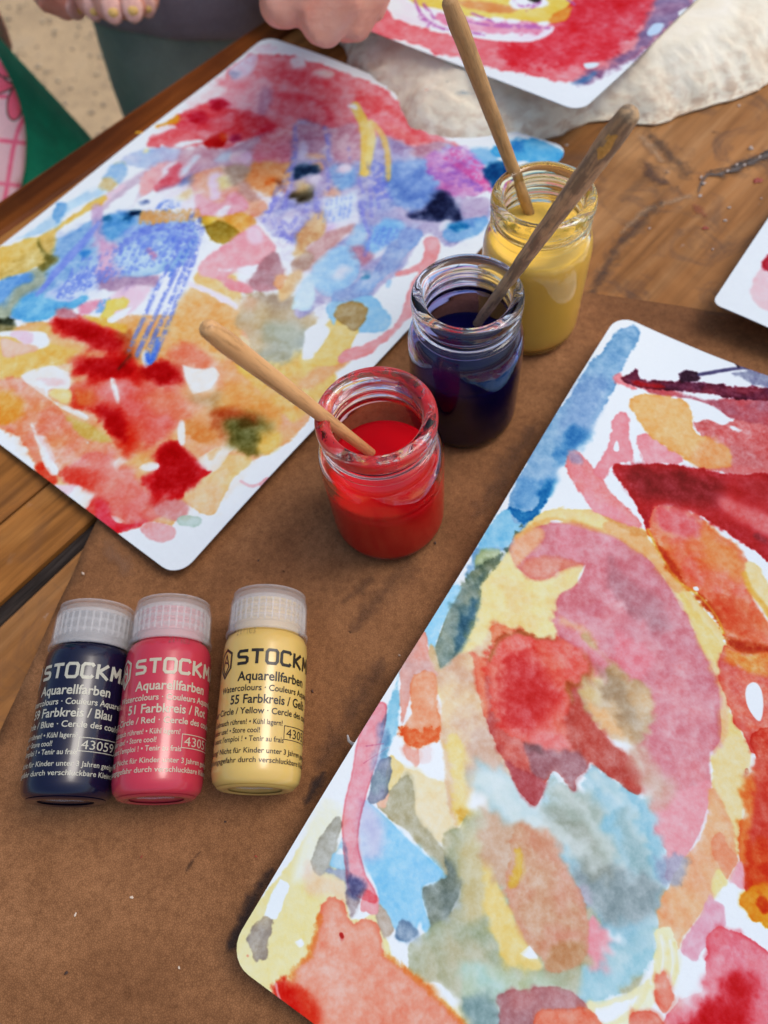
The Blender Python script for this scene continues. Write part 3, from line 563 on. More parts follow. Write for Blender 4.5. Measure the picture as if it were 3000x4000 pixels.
    W('A', '420,300 480,330 560,280 720,262 745,282 620,318 510,335 430,325', wh, soft=5, edge=0)
    W('A', '720,290 770,240 860,230 890,270 850,320 790,330 740,310', (184, 20, 22), soft=7, edge=.1)
    W('A', '840,225 885,235 880,280 840,260', (206, 60, 20), soft=8, edge=0)
    W('A', '910,240 980,230 990,280 930,290', (168, 40, 80), soft=9, edge=0)
    W('A', '1090,220 1180,160 1240,160 1200,220 1110,240', (202, 52, 76), soft=9, edge=0)
    W('A', '390,180 460,130 540,90 560,130 530,160 440,170', (228, 140, 34), soft=5, edge=.1)
    W('A', '390,210 420,175 500,160 540,185 450,215 380,240', wh, soft=5, edge=0)
    # ---- lavender / blue middle
    W('A', '420,360 560,330 760,320 900,340 1060,260 1240,200 1380,200 1500,180 1640,250 1659,420 1500,520 1380,640 1200,620 1060,560 960,480 800,470 640,560 560,620 430,640 380,620 520,460', (168, 148, 174), c2=(186, 158, 172), soft=9, edge=.05, tex=.25)
    W('A', '640,560 760,480 900,470 1000,500 1090,620 1060,700 1160,700 1180,800 900,830 720,820 660,780 640,680', (224, 164, 130), c2=(222, 158, 146), soft=6, edge=.1)
    W('A', '300,340 420,330 560,330 540,400 470,450 330,480 240,470 130,430 190,370', (142, 174, 212), c2=(172, 186, 214), soft=8, edge=.1, tex=.2)
    W('A', '290,350 330,330 330,360 290,370', (214, 208, 160), soft=5, edge=0)
    W('A', '60,480 150,450 180,500 160,560 60,600 0,560', (126, 168, 212), c2=(150, 182, 208), soft=8)
    W('A', '0,560 60,540 110,590 60,640 0,640 -60,620', (190, 178, 128), soft=5, edge=.2)
    W('A', '90,440 160,430 160,470 110,470', (190, 184, 140), soft=7, edge=0)
    W('A', '-70,720 60,640 200,540 420,430 520,440 480,520 360,640 240,720 100,800 -60,850', (178, 164, 188), soft=10, edge=0, a=.9)
    W('A', '-80,740 30,670 140,590 160,600 40,700 -60,780', (230, 190, 206), soft=8, edge=0)
    W('A', '262,560 330,490 430,436 510,440 440,540 350,640 270,700', (226, 160, 166), soft=4, edge=.15)
    W('A', '430,500 470,440 512,440 480,500 420,560 390,600', wh, soft=5, edge=0)
    W('A', '-20,800 60,740 160,660 262,580 268,660 220,740 120,790 0,820', wh, soft=6, edge=0)
    W('A', '370,625 440,540 520,440 560,440 590,530 540,610 450,650 390,650', (200, 92, 108), soft=7, edge=.1, tex=.2)
    W('A', '540,510 600,440 650,380 700,380 640,460 570,540', (190, 214, 230), soft=7, edge=0)
    W('A', '400,640 520,600 640,520 640,580 560,640 480,700 380,760', (116, 140, 190), soft=14, edge=0)
    W('A', '810,410 860,360 930,350 940,390 870,440 820,430', (172, 196, 216), soft=8, edge=0)
    W('A', '920,380 1000,340 1060,360 1070,420 1000,450 930,420', (228, 206, 200), soft=7, edge=0, c2=(224, 190, 216))
    W('A', '1060,460 1160,380 1300,360 1370,420 1380,560 1260,660 1180,680 1100,620 1000,600 980,560', (228, 150, 92), c2=(222, 140, 82), soft=10, edge=.05)
    W('A', '1100,300 1240,200 1370,200 1385,400 1290,440 1180,430 1090,420', (226, 150, 146), c2=(230, 130, 146), soft=9, edge=.05)
    W('A', '1160,570 1230,545 1290,580 1250,600 1180,600', (222, 84, 20), soft=12, edge=0)
    W('A', '1240,560 1300,570 1290,610 1250,600', (120, 60, 30), soft=8, edge=0)
    W('A', '980,560 1040,560 1080,640 1140,700 1060,720 1000,660', (176, 142, 130), soft=12, edge=0, fe=6)
    W('A', '760,560 800,510 870,515 860,600 840,680 780,700 760,640', (230, 200, 218), soft=9, edge=0)
    W('A', '840,540 920,530 940,600 880,620', (226, 208, 150), soft=8, edge=0)
    W('A', '880,480 1000,440 1060,500 1000,580 940,600 900,560', (160, 148, 130), soft=12, edge=0)
    W('A', '640,620 760,700 860,720 960,640 1060,740 1000,790 900,830 720,820 660,790', (220, 148, 164), c2=(226, 166, 178), soft=7, edge=.15)
    W('A', '790,810 860,760 924,740 900,800 850,830', wh, soft=5, edge=0)
    W('A', '370,740 480,660 600,600 650,640 660,780 540,760 430,770', (196, 208, 216), soft=7, edge=0)
    W('A', '520,720 600,650 640,660 560,730', (214, 200, 160), soft=9, edge=0)
    W('A', '720,820 900,820 1000,790 1100,860 1060,900 980,960 940,900 860,860 740,860', (222, 160, 84), c2=(212, 160, 60), soft=6, edge=.1)
    W('A', '740,920 780,870 850,850 940,900 990,960 900,1010 830,1020 770,970', (166, 138, 46), c2=(132, 116, 40), soft=5, edge=.5)
    W('A', '720,830 840,820 800,860 740,870', (232, 184, 70), soft=6, edge=0)
    W('A', '690,1200 740,1120 880,1020 1000,940 1110,890 1180,950 1250,1060 1180,1140 1140,1210 1000,1230 900,1260 1080,1330 1060,1370 900,1340 820,1270 720,1240', (224, 144, 158), c2=(228, 168, 178), soft=6, edge=.15, tex=.2)
    W('A', '1040,920 1110,890 1160,950 1140,1010 1050,1000', (232, 186, 204), soft=12, edge=0)
    W('A', '840,1210 960,1190 1100,1170 1150,1190 1060,1240 940,1225', (218, 216, 228), soft=5, edge=0)
    W('A', '1080,1260 1140,1170 1240,1080 1280,1140 1330,1200 1280,1300 1240,1360 1120,1360 1060,1320', (176, 128, 140), c2=(160, 128, 138), soft=7, edge=.2)
    W('A', '640,1300 760,1340 880,1390 970,1440 975,1480 880,1440 760,1380 660,1330', (226, 208, 216), soft=4, edge=0)
    W('A', '820,1250 900,1260 1070,1330 1050,1370 900,1340', (220, 128, 140), soft=8, edge=0, a=.7)
    W('A', '1180,780 1280,680 1400,640 1600,620 1659,700 1659,900 1500,1000 1400,1030 1300,1000 1200,960 1140,860', (176, 186, 216), c2=(140, 164, 214), soft=10, edge=0, tex=.3, fe=6)
    W('A', '1280,1030 1340,1000 1400,1030 1380,1120 1340,1200 1290,1210 1290,1120', (214, 222, 228), soft=8, edge=0)
    W('A', '1300,840 1380,800 1400,900 1360,960 1320,920', (206, 222, 232), soft=9, edge=0)
    # lavender vertical streaks area, dark spots
    W('B', '90,160 200,140 360,190 520,160 600,230 780,250 960,330 1150,290 1250,330 1300,500 1280,640 1400,700 1500,700 1480,860 1300,1000 1180,1030 1080,960 1000,980 900,1160 760,1300 620,1400 500,1440 380,1460 260,1460 130,1560 80,1480 200,1260 260,1140 420,1000 560,880 540,760 400,700 200,700 60,640', (160, 158, 194), c2=(146, 166, 208), soft=9, edge=.1, tex=.25)
    W('B', '340,200 560,160 600,330 560,420 400,420 340,360', (184, 142, 158), soft=16, edge=0, a=.9)
    W('B', '90,160 340,190 320,330 200,400 90,380', (176, 150, 170), soft=12, edge=0)
    W('B', '920,360 1050,300 1150,290 1180,330 1060,400 960,410', (172, 140, 158), soft=12, edge=0)
    W('B', '100,380 130,290 180,290 190,380 140,410', (196, 208, 232), soft=8, edge=0)
    W('B', '190,370 300,380 320,470 250,480 200,440', (224, 170, 136), soft=10, edge=0)
    W('B', '90,490 150,460 250,450 270,500 210,530 130,550 95,550', (16, 42, 72), soft=9, edge=0)
    W('B', '80,650 140,640 220,620 230,680 170,710 90,690', (62, 62, 44), soft=12, edge=0)
    W('B', '100,590 220,590 200,650 130,660', (222, 180, 100), soft=10, edge=0, a=.8)
    W('B', '210,540 280,520 300,590 240,610 210,590', (222, 224, 238), soft=8, edge=0)
    W('B', '350,480 420,450 500,460 540,560 480,630 400,620', (128, 176, 216), soft=10, edge=0)
    W('B', '420,470 470,440 500,480 440,500', (222, 208, 220), soft=8, edge=0)
    W('B', '310,640 400,620 430,680 320,690', (222, 172, 148), soft=10, edge=0)
    W('B', '290,700 400,680 520,640 550,600 545,740 480,850 380,870 310,830', (190, 214, 232), c2=(206, 222, 234), soft=7, edge=.05, tex=.2)
    W('B', '300,870 400,880 360,940 310,970', (206, 204, 224), soft=8, edge=0)
    W('B', '20,820 90,770 140,820 100,930 60,960 20,900', (196, 214, 234), soft=8, edge=0)
    W('B', '720,540 800,440 960,410 1100,420 1160,560 1120,680 1040,760 930,800 860,760 760,660', (112, 152, 208), c2=(100, 140, 200), soft=9, edge=.15, tex=.25)
    W('B', '1030,420 1120,340 1300,320 1420,360 1480,470 1510,640 1440,660 1300,700 1180,640 1100,540', (192, 124, 180), c2=(160, 140, 206), soft=10, edge=0, tex=.3, fe=14)
    for k, q in enumerate(('1180,420 1380,520 1500,600', '1080,500 1220,560 1420,620', '1240,360 1380,440 1480,540', '1120,420 1260,500 1360,600')):
        L('B', q, 16, (206, 88, 158) if k % 2 == 0 else (150, 110, 196), a=.75, soft=4, grain=.1)
    W('B', '1350,330 1520,345 1560,430 1520,520 1440,420', (120, 176, 216), soft=9, edge=0)
    W('B', '1450,500 1520,440 1620,430 1620,560 1540,620 1500,570', (8, 66, 126), soft=12, edge=0)
    W('B', '1500,345 1640,300 1760,270 1900,280 2020,350 2040,420 1900,440 1760,420 1640,430', (92, 172, 218), c2=(70, 160, 212), soft=6, edge=.25)
    W('B', '1640,290 1720,270 1740,330 1680,360', (50, 130, 196), soft=12, edge=0)
    W('B', '920,830 1020,780 1110,700 1150,640 1240,700 1290,800 1280,860 1160,860 1020,860', (14, 22, 56), soft=11, edge=0)
    W('B', '1290,720 1360,680 1500,690 1490,760 1460,820 1380,850 1300,830', (168, 158, 190), soft=10, edge=.1)
    W('B', '1150,960 1200,880 1300,850 1460,830 1480,880 1420,950 1300,1000 1200,1000', (110, 164, 212), soft=8, edge=.2)
    W('B', '1200,890 1290,870 1340,900 1260,930', (14, 100, 164), soft=10, edge=0)
    W('B', '1120,890 1180,840 1230,850 1190,910 1130,940', (222, 228, 240), soft=8, edge=0)
    # lower right blues
    W('B', '600,1060 680,900 760,840 860,850 900,890 860,970 760,1050 680,1130 630,1120', (124, 184, 224), soft=8, edge=.1, tex=.2)
    W('B', '690,1080 760,1030 850,970 890,880 860,1000 720,1110 630,1130', (218, 226, 236), soft=7, edge=0)
    W('B', '500,1040 520,1000 600,1050 660,1100 600,1180 540,1140', (176, 130, 150), soft=10, edge=0)
    W('B', '215,1240 260,1130 360,1060 470,1030 560,1140 560,1260 480,1330 380,1400 300,1400 230,1330', (140, 192, 224), c2=(168, 208, 230), soft=6, edge=.4, tex=.2)
    W('B', '380,1240 440,1180 520,1200 460,1260 400,1290', (196, 214, 224), soft=12, edge=0)
    W('B', '460,1000 560,880 620,900 600,1000 520,1030', (158, 198, 222), soft=8, edge=0)
    W('B', '560,1260 640,1230 700,1160 760,1040 900,960 1000,920 1020,960 960,1040 820,1200 660,1350 540,1430 380,1450 360,1380 500,1320', (128, 164, 210), c2=(150, 160, 198), soft=7, edge=.35, tex=.25)
    W('B', '560,1270 580,1235 640,1235 640,1270 600,1290', (10, 78, 124), soft=8, edge=0)
    W('B', '860,920 960,900 1010,950 960,1040 880,1060 840,1000', (134, 166, 212), soft=6, edge=.3)
    W('B', '60,1480 110,1380 180,1240 230,1250 250,1380 210,1480 130,1500', (184, 216, 230), soft=5, edge=.4)
    W('B', '330,1440 480,1440 640,1400 740,1500 800,1580 740,1650 600,1660 480,1640 360,1600', (132, 184, 218), c2=(150, 194, 222), soft=6, edge=.25)
    W('B', '170,1640 260,1590 360,1620 300,1740 200,1860 140,1843 160,1740', wh, soft=5, edge=0)
    W('B', '220,1860 330,1700 400,1560 500,1580 560,1640 500,1750 430,1860 300,1900', (224, 186, 112), c2=(226, 194, 130), soft=4, edge=.2)
    W('B', '380,1540 420,1460 520,1445 610,1480 600,1560 540,1650 480,1640 430,1580', (156, 138, 96), c2=(172, 152, 96), soft=4, edge=.3)
    W('B', '60,1200 160,1080 280,960 440,900 520,880 420,1000 240,1140 120,1260', (190, 152, 148), soft=7, edge=.1, a=.85)
    W('B', '60,1180 130,1060 230,1100 180,1200 80,1230', (172, 150, 134), soft=6, edge=.15)
    W('B', '80,1080 180,860 300,780 320,860 290,960 200,1030 110,1140', (216, 192, 142), c2=(206, 178, 122), soft=7, edge=.1)
    W('B', '0,1300 100,1200 160,1250 60,1400 0,1440 -30,1400', (214, 180, 132), soft=8, edge=0)
    W('B', '-40,1250 20,1230 50,1260 0,1330 -40,1330', (224, 160, 120), soft=7, edge=0)
    # pink bow along the right edge
    W('B', '1020,1000 1060,960 1140,980 1130,1080 1060,1220 1010,1300 960,1420 930,1540 840,1640 700,1760 540,1843 420,1870 440,1800 600,1740 760,1640 860,1520 900,1400 940,1280 980,1220 840,1250 810,1230 930,1190 990,1160 1040,1080', (224, 154, 162), c2=(226, 140, 144), soft=5, edge=.25, tex=.12)
    L('B', '775,1290 765,1320', 9, (150, 190, 222), soft=6)
    # ---- blue left part with crayon
    W('C', '-60,940 200,860 380,740 400,600 520,560 640,480 900,420 1060,440 1180,420 1380,440 1400,520 1440,600 1400,700 1300,800 1100,880 900,900 700,920 560,1040 400,1150 200,1190 100,1190 0,1120 -60,1100', (120, 168, 212), c2=(146, 182, 214), soft=8, edge=.15, tex=.3, fe=4)
    W('C', '-60,700 60,660 180,610 290,590 420,520 560,420 700,320 760,300 740,350 600,440 470,520 410,560 400,640 370,740 250,830 100,880 0,920 -60,930', (220, 186, 104), c2=(214, 176, 88), soft=5, edge=.3)
    W('C', '270,620 300,640 340,720 430,760 400,800 340,850 280,900 250,870 270,820 330,780 310,720', (112, 104, 40), soft=10, edge=0, fe=5)
    W('C', '300,590 420,520 400,640 360,720 300,660', (206, 178, 96), soft=8, edge=0)
    W('C', '100,620 240,540 420,400 640,250 760,200 820,110 860,130 800,220 740,300 600,360 460,450 420,520 290,580 180,610', (152, 190, 218), c2=(172, 206, 226), soft=8, edge=.1, tex=.15)
    W('C', '390,400 440,350 480,370 460,440 400,500 370,460', (104, 160, 210), soft=7, edge=.3)
    W('C', '700,230 760,180 820,180 830,230 770,270 710,260', (186, 172, 124), soft=6, edge=.2)
    W('C', '620,250 700,200 720,240 660,300', wh, soft=8, edge=0, a=.8)
    W('C', '780,110 880,60 920,120 880,170 820,180', (126, 170, 212), soft=8, edge=0)
    W('C', '410,610 420,560 560,460 680,400 720,390 680,450 560,540 480,580', wh, soft=6, edge=0)
    L('C', '20,1130 80,1040 160,960 260,890', 34, (150, 166, 142), soft=8, edge=.1)
    W('C', '-60,940 200,860 240,900 120,960 40,1050 -60,1120', (96, 156, 214), soft=8, edge=.1)
    W('C', '100,1090 260,1000 420,1060 520,1000 640,1040 480,1130 340,1180 200,1200 110,1180', (92, 172, 216), soft=7, edge=.1)
    W('C', '280,1040 380,980 500,900 640,820 760,780 840,820 740,940 560,1040 430,1060 350,1050', (186, 206, 230), soft=5, edge=.1)
    W('C', '420,980 560,880 700,900 600,1000 460,1040', (130, 160, 220), soft=4, grain=.2, edge=0, a=.9)
    W('C', '760,460 960,440 940,540 860,600 760,640 720,560', (74, 148, 206), c2=(104, 168, 214), soft=9, edge=0)
    L('C', '700,400 700,500 720,640 760,760 760,900', 22, (176, 150, 190), soft=8, a=.8)
    W('C', '700,640 820,640 860,700 800,820 880,860 740,930 700,860', (202, 150, 184), soft=10, edge=0, a=.85, fe=8)
    W('C', '700,900 800,880 1000,890 1140,880 1120,960 960,960 860,1000 740,960', (164, 136, 166), soft=8, edge=.1)
    W('C', '820,760 880,690 1000,620 1180,640 1300,620 1360,640 1240,760 1120,840 1000,880 880,840', (166, 202, 224), c2=(176, 210, 220), soft=8, edge=0)
    W('C', '1055,680 1080,680 1130,740 1110,780 1070,740', (188, 110, 150), soft=6, edge=0)
    W('C', '900,560 1040,500 1300,500 1360,560 1360,640 1200,640 980,680', (112, 146, 214), c2=(140, 172, 222), soft=8, edge=0, grain=.45)
    W('C', '1060,360 1160,260 1340,240 1400,330 1390,420 1200,400 1080,420', (206, 216, 226), soft=6, edge=0)
    W('C', '1280,330 1360,260 1380,280 1300,350', (216, 200, 156), soft=7, edge=0)
    W('C', '1100,380 1240,330 1300,380 1180,410', (124, 154, 218), soft=5, grain=.2, edge=0)
    W('C', '1000,470 1060,420 1300,430 1380,430 1380,480 1200,490 1080,500', (190, 164, 140), soft=7, edge=0)
    W('C', '940,420 1000,410 1005,440 950,445', (8, 38, 74), soft=7, edge=0)
    W('C', '740,455 780,450 800,470 760,480', (18, 84, 136), soft=7, edge=0)
    W('C', '890,460 950,450 940,475 890,475', (18, 84, 136), soft=7, edge=0)
    W('C', '990,340 1060,330 1080,360 1000,365', (70, 92, 150), soft=9, edge=0)
    W('C', '500,800 560,780 580,800 520,815', (40, 106, 190), soft=6, edge=0); W('C', '580,720 640,700 660,720 600,740', (30, 110, 196), soft=6, edge=0)
    W('C', '740,1080 860,980 960,950 1080,960 1040,1060 940,1150 780,1160', (230, 186, 206), soft=9, edge=0)
    W('C', '560,1120 660,1060 740,1060 720,1120 600,1160', (212, 140, 166), soft=9, edge=0)
    W('C', '730,1060 800,1040 760,1120 720,1150 650,1150 700,1100', (112, 160, 214), soft=6, edge=0, grain=.5)
    W('C', '770,1060 860,1040 925,1060 910,1110 840,1130 790,1180 720,1190 760,1110', (218, 196, 100), soft=6, edge=.2)
    W('C', '600,1170 720,1180 800,1210 900,1230 900,1300 800,1260 640,1200', (232, 168, 66), soft=9, edge=0)
    W('C', '430,1120 520,1130 560,1180 460,1190 400,1160', (176, 116, 130), soft=9, edge=0)
    W('C', '780,1195 850,1140 960,1100 880,1180 800,1220', wh, soft=4, edge=0)
    L('C', '1370,940 1480,980 1600,1040 1700,1110', 10, (222, 206, 220), soft=4)
    s.wet('E', '980,320 1230,250 1640,420 1860,640 1400,580 1100,590 800,600 760,520', 20, 7, 40, .45)
    s.wet('A', '420,360 900,330 1240,220 1640,250 1650,600 1380,660 1100,700 640,820 400,640', 22, 7, 40, .45)
    s.wet('B', '90,170 560,170 980,380 1280,420 1400,700 1280,960 1000,940 800,1240 400,1440 120,1460 20,900', 22, 7, 40, .4)
    s.wet('C', '-40,960 300,820 420,620 900,430 1380,450 1420,680 1100,860 560,1020 100,1170', 24, 8, 40, .55)
    # thin veils that tie the washes together
    W('A', '420,360 760,320 1060,260 1640,250 1659,700 1500,1000 1280,1000 1100,860 900,860 640,800 560,640 430,640', (190, 172, 196), mode='m', a=.3, soft=30, edge=0, tex=.5, fe=20)
    W('B', '60,160 560,160 960,330 1250,330 1400,700 1300,1000 1000,960 700,1200 400,1440 100,1480 0,900', (176, 176, 206), mode='m', a=.28, soft=30, edge=0, tex=.6, fe=20)
    W('C', '-60,940 400,600 900,420 1400,440 1440,700 1100,880 560,1040 100,1190', (170, 186, 216), mode='m', a=.4, soft=24, edge=0, tex=.7, fe=20)
    W('D', '-60,760 400,560 1000,380 1400,560 1480,760 1300,1100 1090,1390 700,1480 480,1430 200,1240 60,1000', (226, 190, 168), mode='m', a=.22, soft=26, edge=0, tex=.7, fe=20)
    W('E', '985,300 1230,236 1640,420 1860,660 1300,580 800,600 700,560', (220, 180, 190), mode='m', a=.4, soft=24, edge=0, tex=.8, fe=20)
    # ochre crayon and blue crayon
    for i in range(9):
        x = 1010 + i * 48
        L('C', f'{x},{500 - 3 * i} {x + 24},{425 - 2 * i} {x + 44},{500 - 4 * i}', 8, (196, 152, 92), soft=3, grain=.35, a=.8)
    L('B', '530,30 560,90 590,150 608,300 598,500', 19, (222, 184, 96), soft=5, tex=.2)
    L('B', '640,150 650,260 625,420', 15, (224, 196, 120), soft=5, a=.9)
    L('B', '668,160 730,250 768,400 765,545', 11, (214, 178, 100), soft=5, a=.85)
    W('B', '470,20 500,8 545,30 540,55 500,45', (224, 216, 226), soft=6, edge=0)
    blu = (104, 126, 212)
    rng = np.random.RandomState(7)
    for (xa, ya, xb, yb) in ((1385, 430, 930, 1410), (1395, 520, 985, 1450), (1440, 470, 1030, 1490), (1460, 540, 1110, 1480)):
        mx, my = (xa + xb) / 2 + rng.uniform(-8, 30), (ya + yb) / 2 + rng.uniform(-10, 10)
        L('C', f'{xa},{ya} {(xa + mx) / 2 + 14:.0f},{(ya + my) / 2:.0f} {mx:.0f},{my:.0f} {xb},{yb}', 8, blu, soft=3, grain=.3, a=.8)
    L('C', '1060,1440 1080,1500 1140,1340', 11, (88, 126, 216), soft=3, grain=.6, a=.9)
    W('C', '1030,1420 1060,1430 1080,1490 1050,1530 1030,1490', (208, 220, 238), soft=5, edge=0, a=.8)
    L('C', '1060,1450 1085,1500 1110,1450', 8, (70, 116, 214), soft=3, grain=.6)
    for i in range(16):
        x0, y0 = 1350 - i * 56, 556 + i * 19
        L('C', f'{x0 + 40},{y0 - 60} {x0 - 10},{y0 + 60} {x0 - 90},{y0 + 190}', 8, (104, 132, 216), soft=3, grain=.12, a=.75)
    for i in range(14):
        x0, y0 = 650 - i * 25, 548 + i * 27
        L('C', f'{x0 + 60},{y0 - 50} {x0},{y0 + 50} {x0 - 60},{y0 + 120}', 8, (110, 136, 216), soft=3, grain=.0, a=.65)
    L('C', '820,780 900,640 1100,540 1300,520 1400,600', 14, blu, soft=3, grain=.1, a=.7)
    L('C', '1400,620 1300,760 1220,880', 7, (84, 120, 212), soft=3, grain=.2, a=.8)
    for (q, r) in (('92,170 100,330 80,470 60,600 20,760', 12), ('340,240 340,330 345,400', 13), ('310,180 330,300', 9), ('560,700 600,860 640,1000 600,1100', 8), ('700,560 690,640 700,760', 8), ('-30,600 -80,760 -120,860', 12),
                   ('620,440 640,640 650,820', 8), ('480,330 490,400', 8), ('10,860 60,900 110,830', 12), ('-10,900 60,980 120,900', 12), ('-60,840 -10,960 60,1000', 12), ('180,740 190,830', 11), ('270,720 280,800', 8), ('240,640 250,740 260,830', 9),
                   ('740,570 730,640 800,700', 7), ('560,560 600,700 580,820', 8), ('-90,780 -40,700 10,600 60,480', 14), ('200,430 300,420 340,560 330,640', 10)):
        L('B', q, r * .8, (118, 124, 208), soft=5, grain=.35, a=.55)
    for k in range(7):
        L('B', f'{660 + 14 * k},{420 + 8 * k} {650 + 18 * k},{560 + 6 * k} {690 + 16 * k},{700 - 4 * k}', 6, (108, 124, 206), soft=4, grain=.2, a=.6)
    for k in range(6):
        L('B', f'{330 + 34 * k},{690 - 5 * k} {320 + 34 * k},{780} {300 + 36 * k},{860 - 8 * k}', 5, (130, 158, 220), soft=4, grain=.2, a=.7)
    for k in range(5):
        L('B', f'{650 + 45 * k},{900 + 4 * k} {640 + 40 * k},{980} {620 + 38 * k},{1060 - 12 * k}', 7, (104, 136, 214), soft=4, grain=.2, a=.6)
    L('D', '590,690 650,620', 4, (90, 40, 20), soft=4, a=.8)
    L('D', '1200,1250 1260,1275 1340,1240', 5, (232, 176, 186), soft=3)
    W('D', '1290,1265 1330,1235 1375,1235 1320,1280', (230, 160, 170), soft=3)
    s.wet('D', '-60,700 600,400 1500,500 1500,1000 700,1500 100,1250', 12, 4, 30, .35)
    s.wet('A', '-400,900 600,100 1900,200 2800,300 1500,1500 300,1500', 12, 4, 30, .3)
def paint_top(s):
    more_washes(s, 700, 3800, -1500, -60, 34, 8, (120, 360))
    W, L = s.wash, s.line
    wh = (182, 204, 232)
    W('T', '180,60 240,40 300,90 420,130 600,165 760,195 900,190 980,140 1030,60 1120,-30 1200,-200 1700,-200 1659,20 1600,90 1500,180 1400,260 1300,310 1200,360 1100,388 1020,375 940,350 860,320 780,325 600,280 440,235 300,190 170,150', (198, 92, 112), c2=(206, 108, 132), edge=.3, tex=.25, fe=4)
    W('T', '780,210 900,200 1000,130 1100,30 1200,-60 1500,-100 1500,60 1400,180 1300,250 1150,300 1000,310 860,300 790,270', (178, 34, 54), c2=(190, 52, 74), soft=24, edge=0, fe=18, tex=.3)
    W('T', '1500,-20 1640,-60 1659,30 1540,140 1420,250 1300,320 1200,365 1110,388 1150,350 1290,290 1400,200', (122, 84, 130), c2=(96, 96, 150), soft=18, edge=0, fe=14)
    W('T', '1100,380 1180,350 1220,330 1190,370 1120,390', (70, 110, 170), soft=9, edge=0)
    W('T', '1460,140 1490,110 1540,110 1510,150 1470,165', (150, 186, 232), soft=4, edge=0); W('T', '1160,300 1200,292 1245,296 1210,312 1175,316', (170, 200, 236), soft=4, edge=0)
    W('T', '1600,60 1640,30 1650,50 1610,80', (190, 214, 240), soft=4, edge=0)
    W('T', '240,0 330,0 420,60 560,90 760,90 920,110 1030,125 960,185 840,190 680,175 560,150 420,120 300,85', (196, 190, 226), c2=(184, 206, 236), soft=4, edge=0)
    W('T', '480,70 700,95 880,110 1020,125 900,160 720,150 560,130', (178, 112, 160), c2=(196, 150, 190), soft=6, fe=10, edge=0, tex=.3)
    W('T', '330,-40 430,-60 800,-60 1000,-60 1120,-40 1060,60 990,100 900,90 700,80 560,60 470,30 380,15', (226, 176, 92), c2=(224, 184, 104), edge=.2)
    W('T', '560,0 640,0 780,20 860,40 800,60 700,50 600,30', (170, 96, 76), soft=6, a=.5, edge=0)
    W('T', '1000,90 1080,40 1110,30 1080,90 1010,110', (226, 132, 60), soft=5)
    W('T', '810,10 860,-20 960,-10 1000,20 930,40 850,40', (206, 206, 236), soft=4, edge=0)
    for q in ('370,-20 420,80 520,140', '400,80 500,130 700,160', '560,90 760,120 1000,130', '840,0 880,30 960,10 900,50', '640,60 780,110 940,120', '420,20 470,90 440,120', '1060,-20 1120,20 1090,0'):
        L('T', q, 5, (150, 96, 180), soft=3, grain=.4, a=.8)
    W('T', '900,-10 960,-10 950,5 910,5', (40, 40, 40), soft=5)

def paint_corner(s):
    more_washes(s, 3080, 5000, 300, 2600, 16, 9, (120, 340))
    W = s.wash
    W('S', '1340,1560 1370,1500 1400,1420 1475,1340 1650,1280 1650,1750 1475,1690 1400,1650', (206, 160, 190), c2=(216, 170, 196), edge=.1, soft=7)
    W('S', '1435,1370 1475,1290 1650,1240 1650,1400 1475,1400', (150, 20, 40), soft=6)
    W('S', '1500,1250 1650,1150 1650,1300', (206, 90, 110), soft=8)
# ---------------------------------------------------------------- measuring the place from the photograph
def px2w(pts, z=0.0):
    """photo pixels (3000x4000) -> world points on the level z (metres)"""
    p = np.atleast_2d(np.asarray(pts, dtype=np.float64))
    d = _F + ((p[:, :1] - 1500) / FPX) * _R + ((p[:, 1:2] - 2000) / FPX) * _D
    t = (z - CH) / d[:, 2]
    return _C + d * t[:, None]

def px2d(pt, depth):
    d = _F + ((pt[0] - 1500) / FPX) * _R + ((pt[1] - 2000) / FPX) * _D
    return _C + d * depth

def w2px(P):
    q = P - _C; zz = q @ _F
    return 1500 + FPX * (q @ _R) / zz, 2000 + FPX * (q @ _D) / zz

# ---------------------------------------------------------------- scene helpers
def tag(o, label=None, cat=None, group=None, kind=None):
    if label: o['label'] = label
    if cat: o['category'] = cat
    if group: o['group'] = group
    if kind: o['kind'] = kind
    return o

def empty(name, loc=(0, 0, 0), rz=0.0):
    o = bpy.data.objects.new(name, None); COL.objects.link(o); o.location = loc; o.rotation_euler = (0, 0, rz)
    o.empty_display_size = 0.02
    return o

def mesh_obj(name, verts, faces, mat=None, parent=None, smooth=True):
    me = bpy.data.meshes.new(name); me.from_pydata([tuple(v) for v in verts], [], [tuple(f) for f in faces]); me.update()
    if smooth: me.polygons.foreach_set('use_smooth', [True] * len(me.polygons))
    o = bpy.data.objects.new(name, me); COL.objects.link(o)
    if mat: me.materials.append(mat)
    if parent: o.parent = parent
    return o

def bm_obj(name, bm, mat=None, parent=None, smooth=True):
    me = bpy.data.meshes.new(name); bm.to_mesh(me); bm.free()
    if smooth: me.polygons.foreach_set('use_smooth', [True] * len(me.polygons))
    o = bpy.data.objects.new(name, me); COL.objects.link(o)
    if mat: me.materials.append(mat)
    if parent: o.parent = parent
    return o

def lathe(prof, seg=96, closed=False):
    """prof: list of (r, z); returns verts, faces"""
    V, Fc = [], []
    n = len(prof); rows = []
    for r, z in prof:
        if r < 1e-7:
            rows.append([len(V)]); V.append((0, 0, z))
        else:
            rows.append(list(range(len(V), len(V) + seg)))
            V += [(r * math.cos(2 * math.pi * k / seg), r * math.sin(2 * math.pi * k / seg), z) for k in range(seg)]
    rng = range(n if closed else n - 1)
    for i in rng:
        a, b = rows[i], rows[(i + 1) % n]
        for k in range(seg):
            k2 = (k + 1) % seg
            if len(a) == 1 and len(b) == 1: continue
            if len(a) == 1: Fc.append((a[0], b[k2], b[k]))
            elif len(b) == 1: Fc.append((a[k], a[k2], b[0]))
            else: Fc.append((a[k], a[k2], b[k2], b[k]))
    return V, Fc

